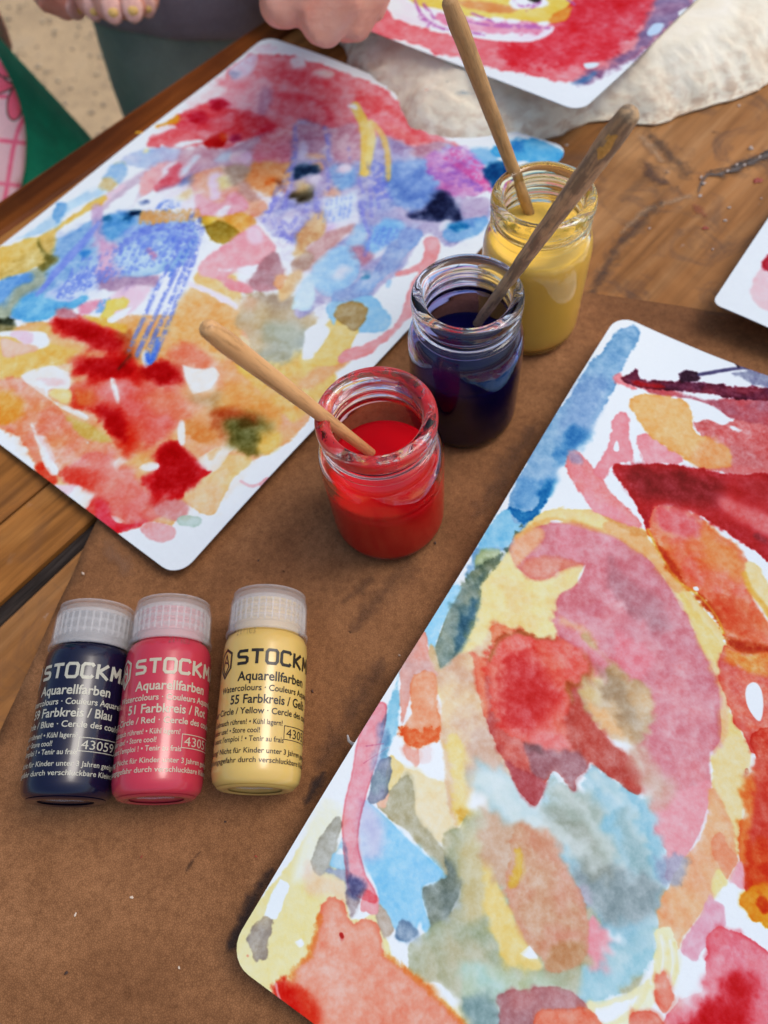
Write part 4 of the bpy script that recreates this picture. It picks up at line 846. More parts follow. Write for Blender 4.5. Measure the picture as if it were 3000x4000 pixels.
def tube(path, radii, seg=24, cap=True, wob=0.0, seed=0):
    """tapered round bar along a path, rounded ends"""
    P = [Vector(p) for p in path]; V, Fc = [], []
    rows = []
    pts = []
    R = list(radii)
    d0 = (P[1] - P[0]).normalized(); d1 = (P[-1] - P[-2]).normalized()
    if cap:
        for a in (85, 60, 35, 15):
            pts.append((P[0] - d0 * R[0] * math.sin(math.radians(a)) * .8, R[0] * math.cos(math.radians(a)), d0))
    for i, p in enumerate(P):
        d = (P[min(i + 1, len(P) - 1)] - P[max(i - 1, 0)]).normalized()
        pts.append((p, R[i], d))
    if cap:
        for a in (15, 35, 60, 85):
            pts.append((P[-1] + d1 * R[-1] * math.sin(math.radians(a)) * .8, R[-1] * math.cos(math.radians(a)), d1))
    up = Vector((0, 0, 1)) if abs(d0.z) < .9 else Vector((0, 1, 0))
    x = d0.cross(up).normalized()
    for (p, r, d) in pts:
        x = (x - d * x.dot(d)).normalized(); y = d.cross(x)
        row = []
        for k in range(seg):
            a = 2 * math.pi * k / seg
            q = x * math.cos(a) + y * math.sin(a)
            rr = r * (1 + wob * mnoise.noise((p + q * r) * 160 + Vector((seed, 0, 0))) + wob * .5 * mnoise.noise((p + q * r) * 500))
            row.append(len(V)); V.append(p + q * rr)
        rows.append(row)
    for a, b in zip(rows, rows[1:]):
        for k in range(seg):
            k2 = (k + 1) % seg
            Fc.append((a[k], a[k2], b[k2], b[k]))
    Fc.append(tuple(reversed(rows[0]))); Fc.append(tuple(rows[-1]))
    return V, Fc

# ---------------------------------------------------------------- node helpers
def new_mat(name):
    mt = bpy.data.materials.new(name); mt.use_nodes = True
    nt = mt.node_tree; b = nt.nodes['Principled BSDF']
    return mt, nt, b

def lin(c):
    return tuple(float(x) for x in s2l(c)) + (1.0,)

def ncoord(nt, kind='Object', scale=(1, 1, 1), rot=(0, 0, 0), loc=(0, 0, 0)):
    tc = nt.nodes.new('ShaderNodeTexCoord'); mp = nt.nodes.new('ShaderNodeMapping')
    mp.inputs['Scale'].default_value = scale; mp.inputs['Rotation'].default_value = rot; mp.inputs['Location'].default_value = loc
    nt.links.new(tc.outputs[kind], mp.inputs[0]); return mp.outputs[0]

def nnoise(nt, vec, scale, detail=4, rough=.55, dist=0.0):
    n = nt.nodes.new('ShaderNodeTexNoise'); n.inputs['Scale'].default_value = scale; n.inputs['Detail'].default_value = detail
    n.inputs['Roughness'].default_value = rough; n.inputs['Distortion'].default_value = dist
    nt.links.new(vec, n.inputs['Vector']); return n.outputs['Fac']

def nramp(nt, fac, stops, interp='LINEAR'):
    r = nt.nodes.new('ShaderNodeValToRGB'); r.color_ramp.interpolation = interp
    el = r.color_ramp.elements
    while len(el) < len(stops): el.new(0.5)
    for e, (p, c) in zip(el, stops):
        e.position = p; e.color = c if len(c) == 4 else tuple(c) + (1,)
    nt.links.new(fac, r.inputs[0]); return r.outputs[0]

def nmix(nt, fac, a, b, mode='MIX'):
    m = nt.nodes.new('ShaderNodeMix'); m.data_type = 'RGBA'; m.blend_type = mode
    for sock, v in ((m.inputs[0], fac), (m.inputs[6], a), (m.inputs[7], b)):
        if isinstance(v, bpy.types.NodeSocket): nt.links.new(v, sock)
        else: sock.default_value = v
    return m.outputs[2]

def nmath(nt, op, a, b=0.0, c=0.0, clamp=False):
    m = nt.nodes.new('ShaderNodeMath'); m.operation = op; m.use_clamp = clamp
    for sock, v in zip(m.inputs, (a, b, c)):
        if isinstance(v, bpy.types.NodeSocket): nt.links.new(v, sock)
        else: sock.default_value = v
    return m.outputs[0]

def nbump(nt, b, height, strength=.3, dist=.001, prev=None):
    n = nt.nodes.new('ShaderNodeBump'); n.inputs['Strength'].default_value = strength; n.inputs['Distance'].default_value = dist
    nt.links.new(height, n.inputs['Height'])
    if prev is not None: nt.links.new(prev, n.inputs['Normal'])
    nt.links.new(n.outputs[0], b.inputs['Normal']); return n.outputs[0]

def image_from(name, arr):
    """a picture worked out in this script (linear colour, row 0 at v = 0)"""
    h, w = arr.shape[:2]
    im = bpy.data.images.new(name, w, h, alpha=False, float_buffer=False)
    c = np.where(arr <= .0031308, arr * 12.92, 1.055 * np.power(np.maximum(arr, 1e-7), 1 / 2.4) - .055)
    buf = np.ones((h, w, 4), np.float32); buf[..., :3] = c
    im.pixels.foreach_set(buf.ravel()); im.update(); im.pack()
    return im
# ================================================================ materials of the setting
def wood_mat(name, c1, c2, c3, rough=.5, scale=1.0, contrast=1.0, smudge=0.0, fine=1.0):
    mt, nt, b = new_mat(name)
    oi = nt.nodes.new('ShaderNodeObjectInfo')
    v = ncoord(nt, 'Object', (1, 1, 1))
    off = nt.nodes.new('ShaderNodeCombineXYZ'); nt.links.new(nmath(nt, 'MULTIPLY', oi.outputs['Random'], 7.3), off.inputs[0]); nt.links.new(nmath(nt, 'MULTIPLY', oi.outputs['Random'], 3.1), off.inputs[1])
    add = nt.nodes.new('ShaderNodeVectorMath'); add.operation = 'ADD'; nt.links.new(v, add.inputs[0]); nt.links.new(off.outputs[0], add.inputs[1])
    st = nt.nodes.new('ShaderNodeMapping'); st.inputs['Scale'].default_value = (2.2 * scale, 22 * scale, 22 * scale); nt.links.new(add.outputs[0], st.inputs[0])
    st2 = nt.nodes.new('ShaderNodeMapping'); st2.inputs['Scale'].default_value = (9 * scale, 190 * scale, 60 * scale); nt.links.new(add.outputs[0], st2.inputs[0])
    g1 = nnoise(nt, st.outputs[0], 1.6, 5, .6, 1.2)
    g2 = nnoise(nt, st2.outputs[0], 1.0, 4, .65, .4)
    big = nnoise(nt, add.outputs[0], 14, 4, .6, .6)
    col = nramp(nt, g1, [(.28, lin(c1)), (.5, lin(c2)), (.72, lin(c3))])
    d = nramp(nt, g2, [(.32, (1 - .45 * contrast,) * 3), (.55, (1, 1, 1)), (.8, (1 + .12 * contrast,) * 3)])
    col = nmix(nt, 1.0, col, d, 'MULTIPLY')
    col = nmix(nt, 1.0, col, nramp(nt, big, [(.3, (.66, .62, .58)), (.55, (1, 1, 1)), (.75, (1.1, 1.08, 1.0))]), 'MULTIPLY')
    if smudge:
        s1 = nnoise(nt, add.outputs[0], 38, 5, .62, 1.4)
        col = nmix(nt, nramp(nt, s1, [(.5, (0, 0, 0)), (.72, (smudge,) * 3)]), col, lin((92, 70, 58)))
        s2 = nnoise(nt, add.outputs[0], 75, 4, .7, .3)
        col = nmix(nt, nramp(nt, s2, [(.66, (0, 0, 0)), (.74, (smudge * .8,) * 3)]), col, lin((168, 146, 128)))
    nt.links.new(col, b.inputs['Base Color'])
    nt.links.new(nramp(nt, big, [(.3, (rough + .12,) * 3), (.7, (rough - .1,) * 3)]), b.inputs['Roughness'])
    b.inputs['Specular IOR Level'].default_value = .12
    h = nmath(nt, 'ADD', nmath(nt, 'MULTIPLY', g2, .6 * fine), nmath(nt, 'MULTIPLY', g1, .4))
    nbump(nt, b, h, .45, .0006)
    return mt

M = {}
M['edge'] = wood_mat('dark_varnished_wood', (66, 30, 10), (112, 58, 20), (142, 80, 30), .42, contrast=.7)
M['plank'] = wood_mat('oiled_wood', (122, 78, 36), (170, 112, 54), (198, 144, 82), .55, contrast=1.1, smudge=.25)
M['patina'] = wood_mat('worn_wood', (128, 84, 44), (168, 116, 66), (188, 142, 94), .5, contrast=.6, smudge=.75, fine=.5)
M['grey'] = wood_mat('weathered_wood', (24, 19, 17), (50, 42, 38), (92, 84, 78), .75, scale=1.6, contrast=1.6)

def ground_mat():
    mt, nt, b = new_mat('sandy_ground')
    v = ncoord(nt, 'Object')
    n1 = nnoise(nt, v, 9, 5, .6); n2 = nnoise(nt, v, 55, 4, .65); n3 = nnoise(nt, v, 260, 3, .7)
    col = nramp(nt, n1, [(.3, lin((176, 158, 132))), (.55, lin((196, 177, 147))), (.75, lin((184, 170, 148)))])
    col = nmix(nt, nramp(nt, n2, [(.56, (0, 0, 0)), (.68, (.45, .45, .45))]), col, lin((134, 120, 104)))
    col = nmix(nt, .5, col, nramp(nt, n3, [(.3, lin((110, 98, 82))), (.6, lin((205, 185, 150)))]), 'OVERLAY')
    nt.links.new(col, b.inputs['Base Color']); b.inputs['Roughness'].default_value = .95
    nbump(nt, b, nmath(nt, 'ADD', nmath(nt, 'MULTIPLY', n2, .8), nmath(nt, 'MULTIPLY', n3, .3)), .8, .004)
    return mt

GZ = -0.50
gm = ground_mat()
g = mesh_obj('ground', [(-60, -60, GZ), (60, -60, GZ), (60, 60, GZ), (-60, 60, GZ)], [(0, 1, 2, 3)], gm, smooth=False)
tag(g, kind='structure')
# loose grit and small stones on the sand
bm = bmesh.new()
rs = np.random.RandomState(4)
for i in range(2600):
    x, y = rs.uniform(-.75, .5), rs.uniform(.35, 1.7); r = abs(rs.normal(0, .0022)) + .0012
    bmesh.ops.create_icosphere(bm, subdivisions=1, radius=r, matrix=Matrix.Translation((x, y, GZ + r * .25)) @ Matrix.Rotation(rs.uniform(0, 3), 4, 'Z') @ Matrix.Diagonal((1.25, .9, .55, 1)))
mt, nt, b = new_mat('grit')
oi = nnoise(nt, ncoord(nt, 'Object'), 60, 2, .5)
nt.links.new(nramp(nt, oi, [(.35, lin((140, 126, 108))), (.5, lin((190, 172, 142))), (.62, lin((156, 144, 128)))], 'CONSTANT'), b.inputs['Base Color']); b.inputs['Roughness'].default_value = .9
tag(bm_obj('gravel', bm, mt), kind='stuff')

# ================================================================ the table
T0 = px2w([(0, 780)])[0]; T1 = px2w([(1065, 55)])[0]
TA = math.atan2(T1[1] - T0[1], T1[0] - T0[0])
table = empty('wooden_table', (T0[0], T0[1], 0), TA)
tag(table, 'wooden plank table with a dark edge board and a weathered crack, carrying the paintings', 'table')
e2 = np.array([math.cos(TA), math.sin(TA)]); nn = np.array([math.sin(TA), -math.cos(TA)])
def t_local(w): d = np.asarray(w)[:2] - T0[:2]; return float(d @ e2), float(-(d @ nn))

def board(name, x0, x1, n0, n1, mat, z1=0.0, th=.026, bev=.0016, seed=0, wav=0.0, parent=table):
    """a board lying along the table; its long edges waver a little"""
    rs = np.random.RandomState(seed + 11); bm = bmesh.new()
    nseg = max(2, int((x1 - x0) / .02)); rows = []
    ph = rs.uniform(0, 9, 4)
    for i in range(nseg + 1):
        x = x0 + (x1 - x0) * i / nseg
        w0 = wav * (math.sin(x * 23 + ph[0]) + .6 * math.sin(x * 61 + ph[1])); w1 = wav * (math.sin(x * 19 + ph[2]) + .6 * math.sin(x * 47 + ph[3]))
        ya, yb = -n0 - w0, -n1 + w1
        rows.append([bm.verts.new((x, y, z)) for (y, z) in ((ya, z1 - th), (ya, z1 - bev), (ya - bev, z1), (yb + bev, z1), (yb, z1 - bev), (yb, z1 - th))])
    for a, b_ in zip(rows, rows[1:]):
        for k in range(6):
            k2 = (k + 1) % 6
            bm.faces.new((a[k], b_[k], b_[k2], a[k2]))
    bm.faces.new(rows[0]); bm.faces.new(list(reversed(rows[-1])))
    bmesh.ops.recalc_face_normals(bm, faces=bm.faces)
    return bm_obj(name, bm, mat, parent, smooth=False)

XA, XB = -14 * U, 17 * U
o = board('edge_board', XA, XB, 0, .575 * U, M['edge'], seed=1); 
board('plank', XA, XB, .59 * U, 4.26 * U, M['plank'], seed=2, wav=.0003)
board('plank', XA, XB, 4.285 * U, 5.02 * U, M['plank'], seed=3, wav=.0004)
board('filler_strip', XA, 3 * U, 5.03 * U, 5.215 * U, M['grey'], z1=-.0022, seed=4).data
board('plank', 3.02 * U, XB, 5.024 * U, 5.225 * U, M['patina'], seed=14)
board('plank', XA, XB, 5.23 * U, 11.2 * U, M['patina'], seed=7, wav=.0006)
board('plank', XA, XB, 11.23 * U, 15.4 * U, M['plank'], seed=8, wav=.0003)
board('plank', XA, XB, 15.43 * U, 20 * U, M['plank'], seed=9, wav=.0003)
board('apron', XA + .05, XB - .05, .8 * U, 1.3 * U, M['edge'], z1=-.0265, th=.07, seed=10)
board('apron', XA + .05, XB - .05, 18.7 * U, 19.2 * U, M['edge'], z1=-.0265, th=.07, seed=12)
for lx in (XA + .04, XB - .1):
    for ln in (.8 * U, 18.0 * U):
        bm = bmesh.new(); bmesh.ops.create_cube(bm, size=1, matrix=Matrix.Translation((lx + .03, -ln - .03, (GZ - .0975) / 2)) @ Matrix.Diagonal((.055, .055, -GZ - .0975, 1)))
        bmesh.ops.bevel(bm, geom=bm.edges[:], offset=.004, segments=1, affect='EDGES')
        bm_obj('leg', bm, M['edge'], table, smooth=False)

# knots, cracks, dried splashes on the right hand boards
def blob_mesh(c, rx, ry, rot, z, th, seed, irr=.35, n=40):
    rs = np.random.RandomState(seed); ph = rs.uniform(0, 6.28, 5)
    vs_, fs = [], []
    for ring, (k, zz) in enumerate(((1.0, z), (.9, z + th), (.55, z + th * 1.1))):
        for i in range(n):
            a = 2 * math.pi * i / n
            r = k * (1 + irr * (.5 * math.sin(2 * a + ph[0]) + .35 * math.sin(3 * a + ph[1]) + .25 * math.sin(5 * a + ph[2]) + .15 * math.sin(9 * a + ph[3])))
            x, y = rx * r * math.cos(a), ry * r * math.sin(a)
            vs_.append((c[0] + x * math.cos(rot) - y * math.sin(rot), c[1] + x * math.sin(rot) + y * math.cos(rot), zz))
    vs_.append((c[0], c[1], z + th * 1.1))
    for ring in range(2):
        for i in range(n):
            j = (i + 1) % n
            fs.append((ring * n + i, ring * n + j, (ring + 1) * n + j, (ring + 1) * n + i))
    for i in range(n): fs.append((2 * n + i, 2 * n + (i + 1) % n, 3 * n))
    return vs_, fs

def flat_mat(name, c, rough=.6, alpha=1.0, c2=None, sc=400):
    mt, nt, b = new_mat(name)
    n = nnoise(nt, ncoord(nt, 'Object'), sc, 3, .6)
    nt.links.new(nramp(nt, n, [(.3, lin(c)), (.7, lin(c2 or tuple(min(255, x * 1.15) for x in c)))]), b.inputs['Base Color'])
    b.inputs['Roughness'].default_value = rough; b.inputs['Alpha'].default_value = alpha
    return mt
def stain_shade_mat(name, c, amax=.6, rough=.6):
    """soaked-in stains and painted shade: fade out towards the rim (uv.x = 0 centre .. 1 rim)"""
    mt, nt, b = new_mat(name)
    uv = nt.nodes.new('ShaderNodeUVMap'); sp = nt.nodes.new('ShaderNodeSeparateXYZ'); nt.links.new(uv.outputs[0], sp.inputs[0])
    n = nnoise(nt, ncoord(nt, 'Object'), 170, 6, .72)
    f = nmath(nt, 'SUBTRACT', nmath(nt, 'ADD', .95, nmath(nt, 'MULTIPLY', nmath(nt, 'SUBTRACT', n, .5), 3.4)), nmath(nt, 'MULTIPLY', sp.outputs[0], 1.25), clamp=True)
    nt.links.new(nmath(nt, 'MULTIPLY', f, amax), b.inputs['Alpha'])
    b.inputs['Base Color'].default_value = lin(c); b.inputs['Roughness'].default_value = rough
    return mt
def stain_shade(name, pxs, rpx, mat, z, parent=None, seed=0):
    """a soft strip for stains and painted shade along a line of photo points with half-widths in photo pixels"""
    P = px2w(pxs, z)[:, :2]
    n = 14; vs_, fs, uvs = [], [], []
    sc = [r / 2880 * np.linalg.norm(np.array([p[0], p[1], z]) - _C) for r, p in zip(rpx, P)]
    D = np.zeros_like(P)
    for i in range(len(P)):
        d = P[min(i + 1, len(P) - 1)] - P[max(i - 1, 0)]; d /= np.linalg.norm(d) + 1e-9; D[i] = d
    P2 = [P[0] - D[0] * sc[0]] + list(P) + [P[-1] + D[-1] * sc[-1]]; S2 = [sc[0] * .25] + sc + [sc[-1] * .25]; D2 = [D[0]] + list(D) + [D[-1]]; E = [1.0] + [0.0] * len(P) + [1.0]
    for i, (p, s_, d) in enumerate(zip(P2, S2, D2)):
        q = np.array([-d[1], d[0]])
        for k in range(n + 1):
            t = 2 * k / n - 1
            vs_.append((p[0] + q[0] * s_ * t, p[1] + q[1] * s_ * t, z)); uvs.append((max(abs(t), E[i]), 0))
    for i in range(len(P2) - 1):
        for k in range(n):
            a = i * (n + 1) + k; fs.append((a, a + 1, a + n + 2, a + n + 1))
    o = mesh_obj(name, vs_, fs, mat, None)
    ul = o.data.uv_layers.new(name='UVMap')
    for li, l in enumerate(o.data.loops): ul.data[li].uv = uvs[l.vertex_index]
    if parent is not None:
        o.parent = parent; o.matrix_parent_inverse = Matrix.Translation(parent.location).inverted() if parent.type != 'EMPTY' else (Matrix.Translation(parent.location) @ Matrix.Rotation(parent.rotation_euler.z, 4, 'Z')).inverted()
    return o
def on_table(o):
    o.parent = table; o.matrix_parent_inverse = (Matrix.Translation(table.location) @ Matrix.Rotation(TA, 4, 'Z')).inverted(); return o

m_red = flat_mat('dried_red_paint', (140, 50, 26), .45); m_white = flat_mat('dried_pale_paint', (170, 158, 148), .5)
m_dark = stain_shade_mat('dark_stain', (58, 42, 34), .5); m_knot = stain_shade_mat('knot_stain', (84, 52, 32), .7); m_pale = stain_shade_mat('pale_scuff', (186, 150, 112), .55)
def S_(x, y): return (2200 + x / 1.84375, 300 + y / 1.84375)
for i, (x, y, rx, ry, rot, mt) in enumerate(((1400, 750, 30, 16, .5, m_red), (1022, 1092, 18, 12, .3, m_red), (1195, 945, 10, 5, .2, m_white), (1352, 522, 14, 6, .3, m_white),
        (1345, 600, 9, 5, .3, m_white), (1000, 770, 8, 16, .2, m_white), (1165, 1038, 12, 5, -.4, m_white), (620, 1095, 8, 5, 0, m_white), (1265, 210, 8, 5, 0, m_white), (1425, 880, 6, 4, 0, m_white), (1075, 1245, 7, 4, 0, m_white), (25, 495, 9, 6, 0, m_white), (985, 860, 12, 8, .4, m_white))):
    c = px2w([S_(x, y)])[0]; k = np.linalg.norm(c - _C) / 2880 / 1.84375
    v_, f_ = blob_mesh(c, rx * k * 1.0, ry * k * 1.3, rot, .0002, .0003, i)
    on_table(mesh_obj('paint_splash', v_, f_, mt))
zt = .0004
on_table(stain_shade('knot', [S_(640, 420), S_(760, 560), S_(880, 690)], (30, 44, 50), m_dark, zt))
on_table(stain_shade('knot', [S_(590, 620), S_(660, 730), S_(720, 760)], (34, 48, 36), m_knot, zt + .0001))
on_table(stain_shade('knot', [S_(740, 680), S_(760, 690)], (17, 16), m_pale, zt + .0002)); on_table(stain_shade('knot', [S_(742, 682), S_(744, 684)], (7, 7), m_knot, zt + .0003))
on_table(stain_shade('knot', [S_(822, 790), S_(830, 795)], (10, 10), m_dark, zt + .0001)); on_table(stain_shade('knot', [S_(1080, 400), S_(1120, 402)], (8, 7), m_dark, zt))
on_table(stain_shade('crack', [S_(700, 910), S_(600, 1010), S_(480, 1120), S_(400, 1220), S_(330, 1330), S_(230, 1500), S_(170, 1620)], (26, 34, 44, 44, 34, 28, 18), m_dark, zt + .0002))
on_table(stain_shade('crack', [S_(1475, 560), S_(1300, 640), S_(1150, 700), S_(1030, 690)], (48, 46, 34, 20), m_dark, zt + .0003))
on_table(stain_shade('scuff', [S_(560, 430), S_(650, 520), S_(700, 600)], (24, 26, 20), m_pale, zt + .0001))
on_table(stain_shade('scuff', [S_(900, 860), S_(600, 960), S_(420, 1120)], (20, 26, 20), m_pale, zt)); on_table(stain_shade('scuff', [S_(960, 940), S_(1020, 1000)], (26, 16), stain_shade_mat('rust_stain', (150, 76, 38), .6), zt))
on_table(stain_shade('crack_filler', [S_(1560, 525), S_(1475, 556), S_(1400, 592), S_(1300, 640), S_(1220, 668), S_(1130, 702), S_(1040, 700), S_(1000, 745), S_(975, 830)], (30, 28, 22, 22, 18, 18, 13, 10, 8), stain_shade_mat('crack_grey', (88, 78, 72), .95), zt + .0004))
on_table(stain_shade('crack', [S_(1570, 500), S_(1440, 548), S_(1300, 615), S_(1180, 655), S_(1060, 675)], (7, 7, 5, 6, 4), stain_shade_mat('crack_dark', (20, 14, 12), 1.0), zt + .0005))
for k_, (x, y) in enumerate(((1345, 520), (1300, 648), (1245, 645), (1180, 690), (1010, 780), (1410, 590), (990, 735))):
    c = px2w([S_(x, y)])[0]; v_, f_ = blob_mesh(c, .0011, .0005, .6, .0009, .0004, 50 + k_); on_table(mesh_obj('filler_chip', v_, f_, m_white))
m_cray = flat_mat('ochre_crayon', (206, 150, 30), .6)
c0, c1 = px2w([(533, 515), (588, 520)], .0006); v_, f_ = tube([c0, (c0 + c1) / 2, c1], (.0010, .0012, .0010), 8); v_ = [(p[0], p[1], max(.0, (p[2] - .0006) * .25) + .0002) for p in v_]
on_table(mesh_obj('crayon_mark', v_, f_, m_cray))

# ================================================================ leather mat
def cdt_sheet(outline, step, zf, extra=None):
    """triangulated sheet inside a world outline, with interior points; z from zf(x, y)"""
    O = np.asarray(outline)[:, :2]
    x0, y0 = O.min(0); x1, y1 = O.max(0)
    gx, gy = np.meshgrid(np.arange(x0 + step / 2, x1, step), np.arange(y0 + step / 2, y1, step))
    G = np.stack([gx.ravel(), gy.ravel()], 1); ins = np.zeros(len(G), bool); dm = np.full(len(G), 1e9)
    n = len(O)
    for i in range(n):
        a, b_ = O[i], O[(i + 1) % n]
        if a[1] != b_[1]:
            c = ((a[1] > G[:, 1]) != (b_[1] > G[:, 1])) & (G[:, 0] < (b_[0] - a[0]) * (G[:, 1] - a[1]) / (b_[1] - a[1]) + a[0]); ins ^= c
        e = b_ - a; t = np.clip(((G - a) @ e) / (e @ e + 1e-12), 0, 1); dm = np.minimum(dm, np.linalg.norm(G - a - t[:, None] * e, axis=1))
    G = G[ins & (dm > step * .4)]
    pts = [Vector(p) for p in O] + [Vector(p) for p in G]
    vo, eo, fo, *_ = delaunay_2d_cdt(pts, [], [list(range(n))], 1, 1e-9)
    V = np.array([(v.x, v.y) for v in vo]); z = zf(V[:, 0], V[:, 1])
    return np.column_stack([V, z]), fo

def dense(P, step):
    P = np.asarray(P); out_ = []
    for i in range(len(P)):
        a, b_ = P[i], P[(i + 1) % len(P)]; k = max(1, int(np.linalg.norm(b_ - a) / step))
        for j in range(k): out_.append(a + (b_ - a) * j / k)
    return np.array(out_)

mat_px = [(455, 1890), (388, 2035), (180, 2480), (0, 2880), (-150, 3230), (-500, 4300), (1200, 5600), (5200, 4300), (4600, 1560), (3000, 1262), (2640, 1202), (2278, 1150), (1600, 1010), (1000, 1350)]
O = px2w(mat_px, 0)[:, :2]
O = dense(O, .004); O = np.array([[p[0] + .0007 * mnoise.noise(Vector((p[0] * 60, p[1] * 60, 3))), p[1] + .0007 * mnoise.noise(Vector((p[0] * 60, p[1] * 60, 9)))] for p in O])
rsn = np.random.RandomState(2); 
zf = lambda x, y: 0.0016 + .0003 * np.sin(x * 40) * np.cos(y * 33)
v_, f_ = cdt_sheet(O, .006, zf)
def leather():
    mt, nt, b = new_mat('brown_leather')
    v = ncoord(nt, 'Object')
    big = nnoise(nt, v, 16, 5, .6, .5); mid = nnoise(nt, v, 60, 4, .6); fine = nnoise(nt, v, 420, 3, .6)
    vo = nt.nodes.new('ShaderNodeTexVoronoi'); vo.inputs['Scale'].default_value = 1450; vo.feature = 'DISTANCE_TO_EDGE'
    wv = nt.nodes.new('ShaderNodeVectorMath'); wv.operation = 'ADD'
    nn_ = nt.nodes.new('ShaderNodeTexNoise'); nn_.inputs['Scale'].default_value = 500; nt.links.new(v, nn_.inputs['Vector'])
    sc_ = nt.nodes.new('ShaderNodeVectorMath'); sc_.operation = 'SCALE'; sc_.inputs[3].default_value = .0012; nt.links.new(nn_.outputs['Color'], sc_.inputs[0])
    nt.links.new(v, wv.inputs[0]); nt.links.new(sc_.outputs[0], wv.inputs[1]); nt.links.new(wv.outputs[0], vo.inputs['Vector'])
    col = nramp(nt, big, [(.3, lin((130, 88, 56))), (.52, lin((154, 108, 71))), (.72, lin((165, 118, 80)))])
    col = nmix(nt, 1.0, col, nramp(nt, mid, [(.3, (.82, .8, .78)), (.6, (1, 1, 1)), (.8, (1.08, 1.07, 1.05))]), 'MULTIPLY')
    col = nmix(nt, 1.0, col, nramp(nt, fine, [(.3, (.82, .8, .78)), (.65, (1.1, 1.1, 1.1))]), 'MULTIPLY')
    col = nmix(nt, 1.0, col, nramp(nt, vo.outputs['Distance'], [(.0, (.62, .58, .55)), (.16, (1, 1, 1)), (.5, (1.06, 1.06, 1.06))]), 'MULTIPLY')
    nt.links.new(col, b.inputs['Base Color']); b.inputs['Roughness'].default_value = .66; b.inputs['Specular IOR Level'].default_value = .12
    h = nmath(nt, 'ADD', nmath(nt, 'MULTIPLY', vo.outputs['Distance'], .7), nmath(nt, 'MULTIPLY', fine, .5))
    nbump(nt, b, h, .5, .00035)
    return mt
M['leather'] = leather()
mat = mesh_obj('leather_mat', v_, f_, M['leather'])
sm = mat.modifiers.new('thick', 'SOLIDIFY'); sm.thickness = .0012; sm.offset = -1
tag(mat, 'brown grained leather mat spread over the planks under the bottles and jars', 'leather mat')
def on_mat(o): o.parent = mat; return o
m_ls = stain_shade_mat('leather_dark_stain_shade', (40, 22, 14), .7); m_lb = stain_shade_mat('leather_brown_stain', (74, 44, 16), .7); m_lm = stain_shade_mat('leather_soft_stain_shade', (58, 34, 22), .3)  # soft and dark tones also carry the lifted sheet's painted shade
zm = .0021
for i, (pts, rad, mt) in enumerate((
        ([(1200, 3130), (1225, 3080), (1265, 3020)], (26, 34, 20), m_ls), ([(1255, 2980), (1330, 2860), (1400, 2740), (1480, 2600)], (50, 84, 90, 60), m_lm),  # a blot, then painted shade along the lifted sheet's edge
        ([(905, 3690), (960, 3580), (1010, 3470), (1060, 3400)], (30, 44, 46, 26), m_ls), ([(730, 3400), (760, 3350), (785, 3325)], (14, 16, 6), m_lb),  # painted shade by the sheet's lower edge, then a small brown stain
        ([(1380, 2460), (1500, 2320), (1600, 2200)], (50, 80, 80), m_lm), ([(1364, 2467), (1368, 2470)], (9, 9), m_lb), ([(1106, 2231), (1110, 2233)], (7, 6), m_ls), ([(1340, 2350), (1420, 2290), (1450, 2260)], (20, 34, 26), m_lm),  # soft dark patches in front of the red jar, and small spots
        ([(1870, 2000), (1960, 1860), (2080, 1680)], (70, 90, 70), m_lm), ([(1540, 3140), (1500, 3060)], (26, 20), m_lm), ([(420, 2130), (500, 2230)], (40, 50), stain_shade_mat('leather_worn', (150, 108, 78), .45)))):  # painted shade by the sheet's upper edge, then smaller marks
    on_mat(stain_shade('stain_shade', pts, rad, mt, zm + .00004 * i))

for k_, (x, y, r_, c_) in enumerate(((515, 3505, 4, (206, 190, 170)), (295, 3573, 3.5, (206, 190, 170)), (1000, 3345, 3, (150, 60, 40)), (553, 3347, 3, (140, 60, 40)), (325, 2240, 4, (190, 170, 150)), (880, 3210, 3, (60, 40, 30)),
        (1700, 2120, 4, (60, 36, 26)), (1560, 2560, 3, (190, 170, 150)), (260, 3800, 4, (60, 40, 30)), (700, 3780, 3, (196, 180, 160)), (1010, 2190, 3, (50, 30, 24)), (1220, 2700, 4, (60, 36, 26)))):
    c = px2w([(x, y)], .002)[0]; k2_ = np.linalg.norm(c - _C) / 2880; v_, f_ = blob_mesh(c, r_ * k2_ * 1.6, r_ * k2_, k_ * 1.3, .0021, .0002, 80 + k_); on_mat(mesh_obj('speck', v_, f_, flat_mat('speck_' + str(k_), c_, .6)))
# ================================================================ limestone slab
def V_(s): 
    v = [float(q) for q in s.replace(',', ' ').split()]; return np.array(v).reshape(-1, 2) / .553
SZ = .62 * U
low = V_('742,100 752,128 772,160 790,180 815,200 845,228 865,262 888,290 915,305 945,312 1000,320 1060,315 1120,306 1165,298 1205,288 1240,270 1275,258 1310,252 1350,256 1400,262 1440,256 1475,243 1510,228 1560,214 1600,202 1640,186 1680,160')
lo = px2w(low, .08 * U)[:, :2]
far = np.array([(9.4, 11.2), (10.5, 13.5), (9.2, 16.6), (5.5, 18.2), (2.2, 17.6), (-.4, 15.4), (-.1, 13.6)]) * U
Os = np.vstack([lo, far]); Os = smooth_closed(Os, 3); Os = dense(Os, .003)
Os = np.array([[p[0] + .0016 * mnoise.noise(Vector((p[0] * 70, p[1] * 70, 1))) + .0008 * mnoise.noise(Vector((p[0] * 240, p[1] * 240, 1))), p[1] + .0018 * mnoise.noise(Vector((p[0] * 70, p[1] * 70, 7))) + .0009 * mnoise.noise(Vector((p[0] * 240, p[1] * 240, 7)))] for p in Os])
